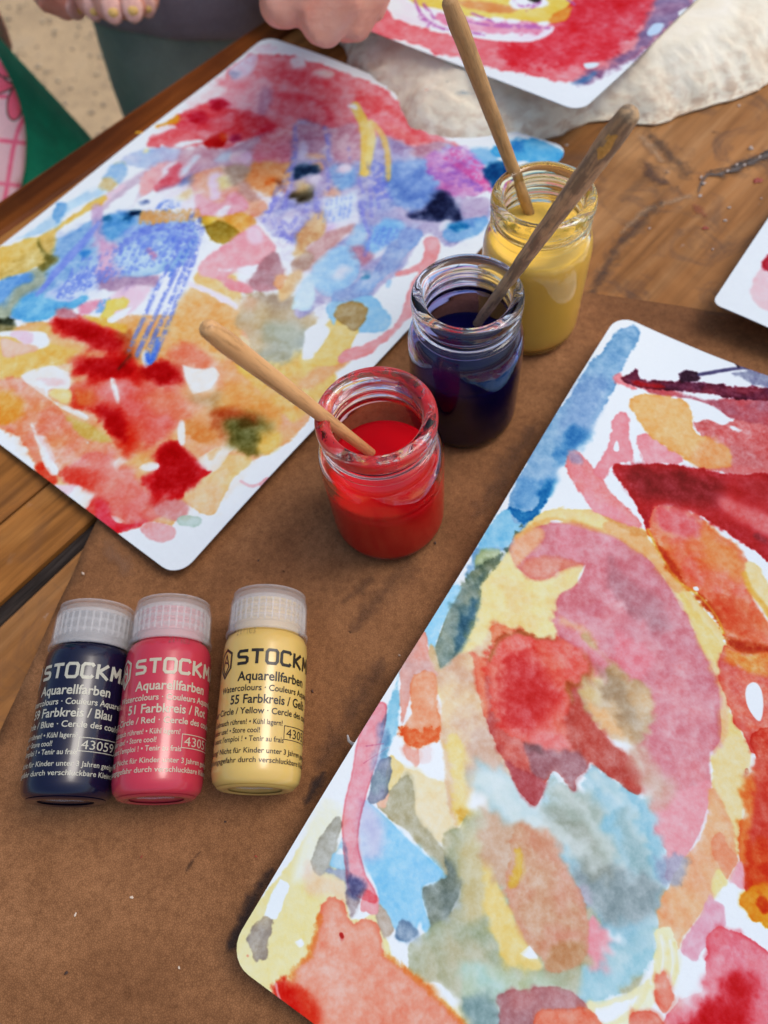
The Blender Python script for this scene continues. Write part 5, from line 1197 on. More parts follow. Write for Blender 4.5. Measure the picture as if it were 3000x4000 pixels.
def dist_poly(x, y, O):
    G = np.stack([x, y], 1); dm = np.full(len(G), 1e9)
    for i in range(len(O)):
        a, b_ = O[i], O[(i + 1) % len(O)]; e = b_ - a; t = np.clip(((G - a) @ e) / (e @ e + 1e-12), 0, 1); dm = np.minimum(dm, np.linalg.norm(G - a - t[:, None] * e, axis=1))
    return dm
def stone_z(x, y):
    d = dist_poly(x, y, Os); out_ = np.zeros(len(x))
    for i in range(len(x)):
        p = Vector((x[i], y[i], 0))
        n1 = mnoise.fractal(p * 46, 1.0, 2.0, 5); n2 = 1.2 - 2.2 * abs(mnoise.noise(p * 120 + Vector((5, 5, 5)))) - 1.1 * abs(mnoise.noise(p * 260)); n3 = math.floor((n1 * 1.3 + mnoise.noise(p * 30) + p.y * 14) * 2.2) / 2.2 - (n1 * 1.3 + mnoise.noise(p * 30) + p.y * 14)
        k = d[i] / (1.15 * U)
        wd = (.80 + .42 * mnoise.noise(p * 28 + Vector((3, 1, 0)))) * U; k = d[i] / wd
        rise = 1.0 if k >= 1 else .06 + .94 * (k ** .6)
        rough = 1.0 if k < .75 else max(0.0, 1 - (k - .75) / .35)
        out_[i] = SZ * (rise) + rough * (.0024 * n1 + .0006 * n2 + .0032 * n3 - .0004) * min(1.0, .25 + d[i] / .006) * min(1, d[i] / .003) + (1 - rough) * .0004 * n1
    return out_ * 1.0
v_, f_ = cdt_sheet(Os, .0026, stone_z)
nV = len(v_); vs_ = [tuple(p) for p in v_]
# skirt down to the table, slightly undercut
edge_ids = list(range(len(Os)))
cen = Os.mean(0)
base = []
for i in edge_ids:
    p = v_[i]; q = cen + (p[:2] - cen) * .996
    base.append(len(vs_)); vs_.append((q[0], q[1], .0002))
fs = [tuple(f) for f in f_] + [(edge_ids[i], edge_ids[(i + 1) % len(edge_ids)], base[(i + 1) % len(base)], base[i]) for i in range(len(base))]
def stone_mat():
    mt, nt, b = new_mat('pale_limestone')
    v = ncoord(nt, 'Object'); big = nnoise(nt, v, 28, 6, .62, .8); mid = nnoise(nt, ncoord(nt, 'Object', (1, 1.3, 2), (0, 0, -.3)), 120, 6, .6, .4); fi = nnoise(nt, v, 420, 3, .6)
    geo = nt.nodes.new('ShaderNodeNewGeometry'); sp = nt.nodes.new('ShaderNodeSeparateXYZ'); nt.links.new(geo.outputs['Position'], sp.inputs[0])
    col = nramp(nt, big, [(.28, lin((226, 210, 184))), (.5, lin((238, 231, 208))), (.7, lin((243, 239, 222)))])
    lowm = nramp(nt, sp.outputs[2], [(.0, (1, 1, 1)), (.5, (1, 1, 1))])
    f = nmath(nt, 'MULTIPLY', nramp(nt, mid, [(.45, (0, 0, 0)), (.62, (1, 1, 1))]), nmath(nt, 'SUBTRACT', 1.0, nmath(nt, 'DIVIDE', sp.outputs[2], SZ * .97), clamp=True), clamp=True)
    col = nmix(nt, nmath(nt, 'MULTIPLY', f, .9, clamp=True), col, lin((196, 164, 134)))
    nt.links.new(col, b.inputs['Base Color']); b.inputs['Roughness'].default_value = .85
    nbump(nt, b, nmath(nt, 'ADD', nmath(nt, 'MULTIPLY', mid, .7), nmath(nt, 'MULTIPLY', fi, .3)), .6, .0012)
    return mt
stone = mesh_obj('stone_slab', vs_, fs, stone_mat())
tag(stone, 'rough edged pale limestone slab lying on the table under a red painting', 'stone slab')
zs = SZ + .0012
for pts, rad, cc, al in (([(1795, 362), (1830, 366)], (24, 22), (98, 130, 146), .6), ([(1665, 350), (1668, 352)], (16, 14), (214, 150, 124), .5), ([(1745, 318), (1750, 320)], (6, 5), (60, 60, 58), .7)):
    o = stain_shade('paint_spot', pts, rad, stain_shade_mat('spot_' + str(rad[0]), cc, al), zs); o.parent = stone
# ================================================================ the painted sheets
def round_rect(O, ex, ey, w, h, r, n=7):
    """outline of a rectangle with rounded corners in world xy: origin O, unit axes ex, ey"""
    P = []
    for (cx, cy, a0) in ((w - r, h - r, 0), (r, h - r, 90), (r, r, 180), (w - r, r, 270)):
        for k in range(n + 1):
            a = math.radians(a0 + 90 * k / n); P.append((cx + r * math.cos(a), cy + r * math.sin(a)))
    return np.array([O + ex * p[0] + ey * p[1] for p in P])

def paper_mat(name, im, rough=.7, wet=None):
    mt, nt, b = new_mat(name)
    t = nt.nodes.new('ShaderNodeTexImage'); t.image = im; t.interpolation = 'Cubic'; t.extension = 'EXTEND'
    uv = nt.nodes.new('ShaderNodeUVMap'); nt.links.new(uv.outputs[0], t.inputs[0])
    nt.links.new(t.outputs[0], b.inputs['Base Color'])
    v = ncoord(nt, 'Object'); f1 = nnoise(nt, v, 900, 4, .62); f2 = nnoise(nt, v, 300, 3, .5)
    nbump(nt, b, nmath(nt, 'ADD', nmath(nt, 'MULTIPLY', f1, .6), nmath(nt, 'MULTIPLY', f2, .5)), .35, .0003)
    # thick pigment dries with a faint sheen
    sp = nt.nodes.new('ShaderNodeSeparateColor'); nt.links.new(t.outputs[0], sp.inputs[0])
    mn = nmath(nt, 'MINIMUM', sp.outputs[1], sp.outputs[2])
    nt.links.new(nramp(nt, mn, [(.01, (.34,) * 3), (.12, (rough,) * 3)]), b.inputs['Roughness'])
    b.inputs['Specular IOR Level'].default_value = .03
    return mt

def make_paper(name, O, ex, ey, w, h, zf, res, painter, white, label, r=.0085, sat=.92, seed=1, alb=.82, outline=None):
    """O = corner (world xy), ex/ey unit axes, w/h metres; zf(x,y) height; painter draws in photo pixels"""
    nx, ny = int(w * res), int(h * res)
    fx, fy = np.meshgrid((np.arange(nx) + .5) / nx * w, (np.arange(ny) + .5) / ny * h)
    X = O[0] + ex[0] * fx + ey[0] * fy; Y = O[1] + ex[1] * fx + ey[1] * fy
    P = np.stack([X, Y, zf(X.ravel(), Y.ravel()).reshape(X.shape)], -1)
    Upx, Vpx = w2px(P)
    s = Sheet(Upx, Vpx, white, seed); painter(s); T = s.result(alb)
    
    im = image_from(name + '_pigment', np.clip(T * np.array([.925, 1.025, 1.07]), 0, 1))
    out_ = round_rect(O, ex, ey, w, h, r) if outline is None else outline
    out_ = dense(out_, .004)
    v_, f_ = cdt_sheet(out_, .0045, zf)
    o = mesh_obj(name, v_, f_, paper_mat(name + '_paper', im))
    ul = o.data.uv_layers.new(name='UVMap')
    A = np.array(v_)[:, :2] - O; uu = (A @ ex) / w; vv = (A @ ey) / h
    li = np.zeros(len(o.data.loops), dtype=np.int32); o.data.loops.foreach_get('vertex_index', li)
    ul.data.foreach_set('uv', np.stack([uu[li], vv[li]], 1).ravel().astype(np.float32))
    so = o.modifiers.new('thick', 'SOLIDIFY'); so.thickness = .00035; so.offset = -1
    es = o.modifiers.new('crisp', 'EDGE_SPLIT'); es.split_angle = math.radians(40)
    tag(o, label, 'painting')
    return o

def unit(v): v = np.asarray(v, float)[:2]; return v / np.linalg.norm(v)

# --- left sheet: short side along the top right, long side beside the table edge
A, B_, C_, D_ = (p[:2] for p in px2w([(1030, 165), (2215, 620), (690, 2250), (-466, 1347)], .004))
exl = unit((A - D_) + (B_ - C_)); eyl = np.array([-exl[1], exl[0]])       # x towards the far end, y towards the table edge
cenl = (A + B_ + C_ + D_) / 4; wl, hl = 7.3 * U, 5.3 * U
Ol = cenl - exl * wl / 2 - eyl * hl / 2
def z_left(x, y):
    px_ = (x - Ol[0]) * exl[0] + (y - Ol[1]) * exl[1]; py_ = (x - Ol[0]) * eyl[0] + (y - Ol[1]) * eyl[1]
    a = np.clip(px_ / wl, 0, 1); b_ = np.clip(py_ / hl, 0, 1)
    return .0034 + .0022 * np.exp(-(b_ / .12) ** 2) + .0016 * np.exp(-((1 - a) / .1) ** 2) + .0018 * np.sin(a * 9 + b_ * 2) * np.sin(b_ * 6 + .6) + .0016
left = make_paper('watercolour_painting', Ol, exl, eyl, wl, hl, z_left, 5200, paint_left, (206, 218, 226),
                  'watercolour with blue crayon scribbles and red blots, between the table edge and the jars', seed=21)

# --- right sheet, its long left edge curling up off the leather
P1, P2 = (p[:2] for p in px2w([(2400, 1262), (905, 3712)], .0105))
eyr = unit(P1 - P2); exr = np.array([eyr[1], -eyr[0]]); hr, wr = float(np.linalg.norm(P1 - P2)) + .004, 5.2 * U
Or = P2 - eyr * .002
def z_right(x, y):
    px_ = (x - Or[0]) * exr[0] + (y - Or[1]) * exr[1]; py_ = (x - Or[0]) * eyr[0] + (y - Or[1]) * eyr[1]
    d = np.clip(px_, 0, 1) / U; a = np.clip(py_ / hr, 0, 1)
    return .0026 + .0125 * np.exp(-(d / 1.2) ** 1.6) * (.72 + .28 * np.sin(a * 5.2 + .4) ** 2) + .0010 * np.sin(a * 9) * np.sin(d * 1.1) + .001 + .013 * np.clip((d - .3) / 2.6, 0, 1) ** 1.3 * np.clip((a - .70) / .30, 0, 1) ** 1.5
right = make_paper('watercolour_painting', Or, exr, eyr, wr, hr, z_right, 5600, paint_right, (214, 226, 232),
                   'large watercolour with a red blot over pale blue in the middle, nearest the camera', seed=5)

# --- sheet on the stone
zt_ = SZ + .0016
Ct, Lt, Rt = (p[:2] for p in px2w([(2266, 442), (1440, 82), (2700, 20)], zt_))
ext = unit(Rt - Ct); eyt = np.array([-ext[1], ext[0]])
if (Lt - Ct) @ eyt < 0: eyt = -eyt
wt, ht = 5.2 * U, 7.3 * U
zft = lambda x, y: zt_ + .0007 * np.sin(x * 60 + y * 20) + .0 * x
top = make_paper('watercolour_painting', Ct, ext, eyt, wt, ht, zft, 3200, paint_top, (182, 204, 232),
                 'watercolour with a wide red band and a yellow patch, lying on the pale stone slab', seed=31, alb=.80)
# --- sheet whose corner comes in from the right
Cs, As, Bs = (p[:2] for p in px2w([(2778, 1190), (3000, 848), (3000, 1290)], .0145))
e1 = unit(As - Cs); e2_ = np.array([e1[1], -e1[0]])
if (Bs - Cs) @ e2_ < 0: e2_ = -e2_
def z_s(x, y):
    d = np.hypot(x - Cs[0], y - Cs[1]) / U
    return .0045 + .011 * np.exp(-(d / 2.4) ** 2)
corner = make_paper('watercolour_painting', Cs, e1, e2_, 7.3 * U, 5.2 * U, z_s, 2600, paint_corner, (186, 196, 226),
                    'mostly blank sheet with a pink wash, its corner reaching in at the right edge', seed=41, r=.004, alb=.78)
# ================================================================ jars of paint
def glass_mat(name, tint, smear, s2_, amount, rim, film, fz):
    """clear jar glass; the neck carries dried paint where the noise lets it, in a band near the mouth"""
    mt, nt, b = new_mat(name)
    b.inputs['Base Color'].default_value = tint; b.inputs['Roughness'].default_value = .02; b.inputs['Transmission Weight'].default_value = 1.0; b.inputs['IOR'].default_value = 1.45
    d = nt.nodes.new('ShaderNodeBsdfPrincipled'); d.inputs['Roughness'].default_value = .3; d.inputs['Transmission Weight'].default_value = .15
    v = ncoord(nt, 'Object'); sp = nt.nodes.new('ShaderNodeSeparateXYZ'); nt.links.new(v, sp.inputs[0])
    z = nmath(nt, 'DIVIDE', sp.outputs[2], U)
    wall = nramp(nt, nmath(nt, 'DIVIDE', z, 2.0), [(.30, film + (1,)), (fz / 2 - .03, film + (1,)), (fz / 2 + .03, tuple(tint))])
    nt.links.new(wall, b.inputs['Base Color'])
    band = nramp(nt, nmath(nt, 'DIVIDE', z, 2.0), [(.60, (0, 0, 0)), (.66, (.25,) * 3), (.74, (.5,) * 3), (.79, (.75 * rim,) * 3), (.845, (1.0 * rim,) * 3), (.87, (.8 * rim,) * 3)])
    n = nnoise(nt, ncoord(nt, 'Object', (1, 1, 2.2)), 95, 5, .68, .6)
    f = nmath(nt, 'ADD', n, nmath(nt, 'MULTIPLY', nmath(nt, 'SUBTRACT', band, .8), .42))
    fac = nramp(nt, f, [(.56 - amount * .09, (0, 0, 0)), (.60 - amount * .06, (.72,) * 3)])
    n2 = nnoise(nt, v, 130, 3, .6)
    nt.links.new(nramp(nt, n2, [(.4, lin(smear)), (.62, lin(s2_))]), d.inputs['Base Color'])
    mx = nt.nodes.new('ShaderNodeMixShader'); nt.links.new(fac, mx.inputs[0]); nt.links.new(b.outputs[0], mx.inputs[1]); nt.links.new(d.outputs[0], mx.inputs[2])
    nt.links.new(mx.outputs[0], nt.nodes['Material Output'].inputs[0])
    return mt

OUTER = [(0, .03), (.30, .03), (.40, .012), (.46, .0), (.505, .02), (.532, .07), (.545, .15), (.5465, .3), (.5465, .6), (.5465, .9), (.5460, 1.1), (.540, 1.18), (.522, 1.255), (.497, 1.31), (.472, 1.345), (.452, 1.365),
         (.456, 1.382), (.482, 1.396), (.489, 1.412), (.482, 1.430), (.452, 1.445), (.448, 1.47), (.454, 1.485), (.484, 1.499), (.488, 1.512), (.456, 1.532), (.448, 1.555), (.454, 1.575), (.485, 1.590), (.497, 1.61), (.500, 1.65), (.496, 1.69), (.480, 1.716), (.452, 1.728)]
INNER = [(.42, 1.727), (.392, 1.712), (.376, 1.685), (.372, 1.64), (.378, 1.60), (.388, 1.57), (.384, 1.54), (.374, 1.51), (.378, 1.48), (.390, 1.455), (.386, 1.43), (.378, 1.40), (.388, 1.37), (.415, 1.335), (.455, 1.28), (.484, 1.22), (.497, 1.14), (.5, 1.05), (.5, .6), (.5, .2), (.485, .13), (.44, .095), (.3, .085), (0, .08)]
def refine(prof, n=3):
    P = np.array(prof); out_ = []
    q = np.vstack([2 * P[0] - P[1], P, 2 * P[-1] - P[-2]])
    for k in range(1, len(q) - 2):
        a, b_, c, d = q[k - 1:k + 3]
        for i in range(n):
            t = i / n; out_.append(.5 * ((2 * b_) + (c - a) * t + (2 * a - 5 * b_ + 4 * c - d) * t * t + (3 * b_ - a - 3 * c + d) * t ** 3))
    out_.append(P[-1]); out_ = np.array(out_); out_[0] = P[0]; out_[:, 0] = np.maximum(out_[:, 0], 0); return [tuple(p * U) for p in out_]

def paint_mat(name, c, rough=.12, c2=None):
    mt, nt, b = new_mat(name)
    n = nnoise(nt, ncoord(nt, 'Object'), 40, 3, .5)
    nt.links.new(nramp(nt, n, [(.3, lin(c)), (.7, lin(c2 or c))]), b.inputs['Base Color'])
    b.inputs['Roughness'].default_value = rough; b.inputs['Specular IOR Level'].default_value = .08
    return mt

def make_jar(x, y, level, gmat, pmat, label, rz):
    root = empty('paint_jar', (x * U, y * U, .0022), rz); tag(root, label, 'jar', 'glass jars of liquid paint')
    V, Fc = lathe(refine(OUTER) + refine(INNER), 128)
    g = mesh_obj('glass', V, Fc, gmat, root)
    inn = [p for p in refine(INNER) if p[1] < level * U]
    r_at = inn[0][0]
    prof = [(0, level * U), (r_at * .6, level * U), (r_at * .93, (level + .001) * U), (r_at + .004 * U, (level + .010) * U)] + [(max(p[0] + .024 * U * (p[0] > 0), 0), p[1] - .012 * U) for p in inn]
    V, Fc = lathe(prof, 96)
    mesh_obj('paint', V, [tuple(reversed(f)) for f in Fc], pmat, root)
    return root

g_red = glass_mat('red_smeared_glass', (1, .93, .93, 1), (214, 22, 30), (206, 30, 34), .8, 1.0, (.97, .60, .60), 1.34)
g_blu = glass_mat('blue_smeared_glass', (.93, .95, 1, 1), (20, 24, 62), (14, 84, 120), .15, .7, (.34, .33, .66), 1.35)
g_yel = glass_mat('yellow_smeared_glass', (.985, .95, .68, 1), (186, 150, 24), (150, 140, 30), .3, .8, (1, 1, .96), 1.3)
j1 = make_jar(.0526, 3.474, .905, g_red, paint_mat('red_paint', (216, 8, 26), c2=(222, 12, 28)), 'glass screw-neck jar half full of red paint, nearest the bottles', .3)
j2 = make_jar(1.008, 4.594, .94, g_blu, paint_mat('blue_paint', (10, 6, 50), c2=(16, 10, 70)), 'glass screw-neck jar half full of dark blue paint, between the red and yellow jars', 1.7)
j3 = make_jar(1.941, 5.667, 1.24, g_yel, paint_mat('yellow_paint', (255, 208, 96), c2=(255, 214, 108)), 'glass screw-neck jar nearly full of yellow paint, farthest of the three jars', 2.6)

# ================================================================ brushes standing in the jars
def handle_mat(name, c1, c2, rough_, dirt, dcol, tipcol=None, lowcol=None):
    mt, nt, b = new_mat(name)
    v = ncoord(nt, 'Object', (1, 1, 1)); st = ncoord(nt, 'Object', (1, 1, .12))
    g1 = nnoise(nt, st, 520, 4, .65, .3); g2 = nnoise(nt, v, 70, 4, .6); g3 = nnoise(nt, v, 480, 3, .7)
    col = nramp(nt, g2, [(.3, lin(c1)), (.7, lin(c2))])
    col = nmix(nt, 1.0, col, nramp(nt, g1, [(.32, (.62, .56, .50)), (.5, (.96, .95, .94)), (.62, (1, 1, 1)), (.8, (1.14, 1.12, 1.08))]), 'MULTIPLY')
    col = nmix(nt, nramp(nt, nmath(nt, 'ADD', nmath(nt, 'MULTIPLY', g1, .55), nmath(nt, 'MULTIPLY', g2, .5)), [(.56 - dirt * .13, (0, 0, 0)), (.64 - dirt * .1, (min(1, dirt * 1.2),) * 3)]), col, lin(dcol))
    if tipcol:
        sp = nt.nodes.new('ShaderNodeSeparateXYZ'); nt.links.new(v, sp.inputs[0])
        band = nmath(nt, 'MULTIPLY', nmath(nt, 'SUBTRACT', sp.outputs[2], tipcol[1]), 60, clamp=True)
        f = nmath(nt, 'MULTIPLY', nramp(nt, g3, [(.45, (0, 0, 0)), (.6, (1, 1, 1))]), band)
        col = nmix(nt, f, col, lin(tipcol[0]))
    if lowcol:
        sp = nt.nodes.new('ShaderNodeSeparateXYZ'); nt.links.new(v, sp.inputs[0])
        band = nmath(nt, 'MULTIPLY', nmath(nt, 'SUBTRACT', .030, sp.outputs[2]), 40, clamp=True)
        f = nmath(nt, 'MULTIPLY', nramp(nt, nnoise(nt, v, 300, 4, .7), [(.56, (0, 0, 0)), (.63, (.8, .8, .8))]), band)
        col = nmix(nt, f, col, lin(lowcol))
    nt.links.new(col, b.inputs['Base Color']); b.inputs['Roughness'].default_value = rough_
    nbump(nt, b, nmath(nt, 'ADD', g1, nmath(nt, 'MULTIPLY', g2, .4)), .2 + .7 * dirt, .0001 + .0012 * dirt)
    return mt
m_fer = flat_mat('dull_metal', (150, 146, 140), .35); m_fer.node_tree.nodes['Principled BSDF'].inputs['Metallic'].default_value = .9
m_bri = flat_mat('bristle_brown', (60, 36, 22), .8)

def make_brush(A, Bp, ra, rb, rend, hm, label, name_c, wob=.03, seed=0, profile=None):
    """A = top end, Bp = lower end of the wooden handle; below it a ferrule and bristles standing in the paint"""
    A, Bp = Vector(A), Vector(Bp); L = (A - Bp).length; d = (A - Bp).normalized()
    root = empty('paint_brush', Bp); root.rotation_euler = d.to_track_quat('Z', 'Y').to_euler()
    tag(root, label, 'paint brush', 'brushes standing in the jars')
    n = 44; path = [(0, 0, L * i / n) for i in range(n + 1)]
    rad = []
    for i in range(n + 1):
        t = i / n
        r = rb + (ra - rb) * t if t < .93 else (rb + (ra - rb) * .93) * (1 - (t - .93) / .07 * .16)
        rad.append(r * (1 + .12 * math.sin(t * 3.1) if profile else 1))
    V, Fc = tube(path, rad, 28, True, wob, seed)
    mesh_obj('handle', V, Fc, hm, root)
    V, Fc = lathe([(0, .001), (rb * .9, .001), (rb * 1.0, .0), (rb * 1.04, -.001), (rb * 1.0, -.002), (rb * .98, -.005), (rb * 1.05, -.0055), (rb * .98, -.006), (rb * .9, -.010), (0, -.010)], 28)
    mesh_obj('ferrule', V, [tuple(reversed(f)) for f in Fc], m_fer, root)
    V, Fc = lathe([(0, -.009), (rb * .8, -.0095), (rb * 1.0, -.014), (rb * .9, -.0185), (rb * .35, -.0225), (0, -.0235)], 20)
    mesh_obj('bristles', V, [tuple(reversed(f)) for f in Fc], m_bri, root)
    return root

def stick(p_low, z_low, p_high, z_high):
    return px2w([p_low], z_low)[0], px2w([p_high], z_high)[0]

h_red = handle_mat('smooth_beech', (222, 170, 112), (234, 186, 126), .45, .04, (170, 90, 60), None, (176, 40, 34))
h_blu = handle_mat('weathered_beech', (206, 172, 130), (230, 192, 142), .65, .62, (92, 78, 64), None, (60, 56, 50))
h_yel = handle_mat('grey_beech', (192, 150, 100), (222, 172, 108), .6, .45, (110, 86, 60))
# the lower end of each handle, where it meets the paint, and its free end
def brush_from(pa, za, pb, zb, ptop, wa, wb):
    """two photo points at known heights fix the line; ptop tells how far it runs"""
    a = px2w([pa], za * U)[0]; b_ = px2w([pb], zb * U)[0]; d = (b_ - a) / np.linalg.norm(b_ - a)
    best = None
    for k in range(40, 400):
        P = a + d * k * .0008
        u, v = w2px(P); e = math.hypot(u - ptop[0], v - ptop[1])
        if best is None or e < best[0]: best = (e, k * .0008, P)
    top_ = best[2]
    da, dt = (a - _C) @ _F, (top_ - _C) @ _F
    return a, top_, wb * da / FPX / 2, wa * dt / FPX / 2
for (pa, za, pb, zb, ptop, wa, wb, hm, lab, wob, sd) in (
        ((1478, 1792), .80, (1232, 1604), 1.87, (815, 1290), 52, 66, h_red, 'smooth tan wooden brush handle leaning out of the red paint jar', .004, 1),
        ((1846, 1290), .85, (2002, 1075), 1.87, (2455, 450), 55, 66, h_blu, 'rough weathered brush handle with an ochre tip, leaning out of the dark blue paint jar', .09, 2),
        ((2088, 884), 1.12, (1990, 626), 1.87, (1758, 14), 50, 60, h_yel, 'greyish brown brush handle leaning out of the yellow paint jar', .05, 3)):
    a, t, ra, rb = brush_from(pa, za, pb, zb, ptop, wa, wb)
    br = make_brush(t, a, ra, rb, 0, hm, lab, None, wob, sd)
    if sd == 2:      # bare ochre wood where the end is worn
        tv, av = Vector(t), Vector(a); d_ = (tv - av).normalized(); vw = (Vector(_C) - tv).normalized(); z_ = (vw - d_ * vw.dot(d_)).normalized(); x_ = d_.cross(z_)
        bm = bmesh.new(); mm = Matrix((x_, d_, z_)).transposed().to_4x4(); mm.translation = tv - d_ * ra * 2.6 + z_ * ra * .62
        bmesh.ops.create_icosphere(bm, subdivisions=3, radius=1, matrix=mm @ Matrix.Diagonal((ra * .55, ra * 2.1, ra * .36, 1)))
        for v in bm.verts: v.co += z_ * .0003 * mnoise.noise(v.co * 900)
        o_ = bm_obj('worn_tip', bm, flat_mat('ochre_bare_wood', (196, 144, 62), .6, c2=(222, 176, 92), sc=900)); o_.parent = br
        o_.matrix_parent_inverse = (Matrix.Translation(br.location) @ br.rotation_euler.to_matrix().to_4x4()).inverted()

# ================================================================ the three small paint bottles
BR = .36 * U                    # bottle radius
Z0 = .0022
def plastic_paint(name, c, sss=.15, rough=.17):
    mt, nt, b = new_mat(name)
    n = nnoise(nt, ncoord(nt, 'Object'), 60, 2, .5)
    nt.links.new(nramp(nt, n, [(.3, lin(c)), (.7, lin(tuple(min(255, x * 1.06) for x in c)))]), b.inputs['Base Color'])
    b.inputs['Roughness'].default_value = rough; b.inputs['Coat Weight'].default_value = .25; b.inputs['Coat Roughness'].default_value = .16
    b.inputs['Subsurface Weight'].default_value = sss; b.inputs['Subsurface Radius'].default_value = (.004, .002, .001); b.inputs['Subsurface Scale'].default_value = .5
    return mt
def cap_mat():
    mt, nt, b = new_mat('frosted_cap')
    b.inputs['Base Color'].default_value = (.78, .77, .76, 1); b.inputs['Roughness'].default_value = .28; b.inputs['Alpha'].default_value = .27
    b.inputs['Subsurface Weight'].default_value = .0
    return mt
M['cap'] = cap_mat()
mt, nt, b = new_mat('cap_rib'); b.inputs['Base Color'].default_value = (.86, .86, .86, 1); b.inputs['Roughness'].default_value = .25; b.inputs['Alpha'].default_value = .26; M['rib'] = mt
mt, nt, b = new_mat('clear_base'); b.inputs['Base Color'].default_value = (.9, .9, .92, 1); b.inputs['Roughness'].default_value = .12; b.inputs['Alpha'].default_value = .13; M['clear'] = mt

def text_mesh(body, size, bold=0.0):
    cu = bpy.data.curves.new('t', 'FONT'); cu.body = body; cu.size = size; cu.offset = bold; cu.resolution_u = 3
    o = bpy.data.objects.new('t', cu); COL.objects.link(o)
    dg = bpy.context.evaluated_depsgraph_get(); dg.update()
    me = bpy.data.meshes.new_from_object(o.evaluated_get(dg))
    V = np.array([v.co[:] for v in me.vertices]); Fc = [tuple(p.vertices) for p in me.polygons]
    bpy.data.objects.remove(o); bpy.data.meshes.remove(me); bpy.data.curves.remove(cu)
    return V, Fc

def subdivide_flat(V, Fc, maxlen):
    bm = bmesh.new(); vs_ = [bm.verts.new(v) for v in V]
    for f in Fc:
        try: bm.faces.new([vs_[i] for i in f])
        except ValueError: pass
    bmesh.ops.triangulate(bm, faces=bm.faces[:])
    for _ in range(3):
        ed = [e for e in bm.edges if abs(e.verts[0].co.x - e.verts[1].co.x) > maxlen]
        if not ed: break
        bmesh.ops.subdivide_edges(bm, edges=ed, cuts=1)
        bmesh.ops.triangulate(bm, faces=bm.faces[:])
    bm.verts.index_update()
    V2 = np.array([v.co[:] for v in bm.verts]); F2 = [tuple(v.index for v in f.verts) for f in bm.faces]; bm.free()
    return V2, F2

def stroke_mesh(lines, w):
    """thin flat strokes for boxes and the emblem"""
    V, Fc = [], []
    for (a, b_) in lines:
        a, b_ = np.array(a, float), np.array(b_, float); n_ = max(1, int(np.linalg.norm(b_ - a) / (.03 * U))); d = (b_ - a) / (np.linalg.norm(b_ - a) + 1e-12); q = np.array([-d[1], d[0]]) * w / 2
        for k in range(n_):
            p0 = a + (b_ - a) * k / n_ - (d * w * .22 if k == 0 else 0); p1 = a + (b_ - a) * (k + 1) / n_ + (d * w * .22 if k == n_ - 1 else 0); i = len(V)
            V += [(p0[0] + q[0], p0[1] + q[1], 0), (p0[0] - q[0], p0[1] - q[1], 0), (p1[0] - q[0], p1[1] - q[1], 0), (p1[0] + q[0], p1[1] + q[1], 0)]; Fc.append((i, i + 1, i + 2, i + 3))
    return np.array(V), Fc

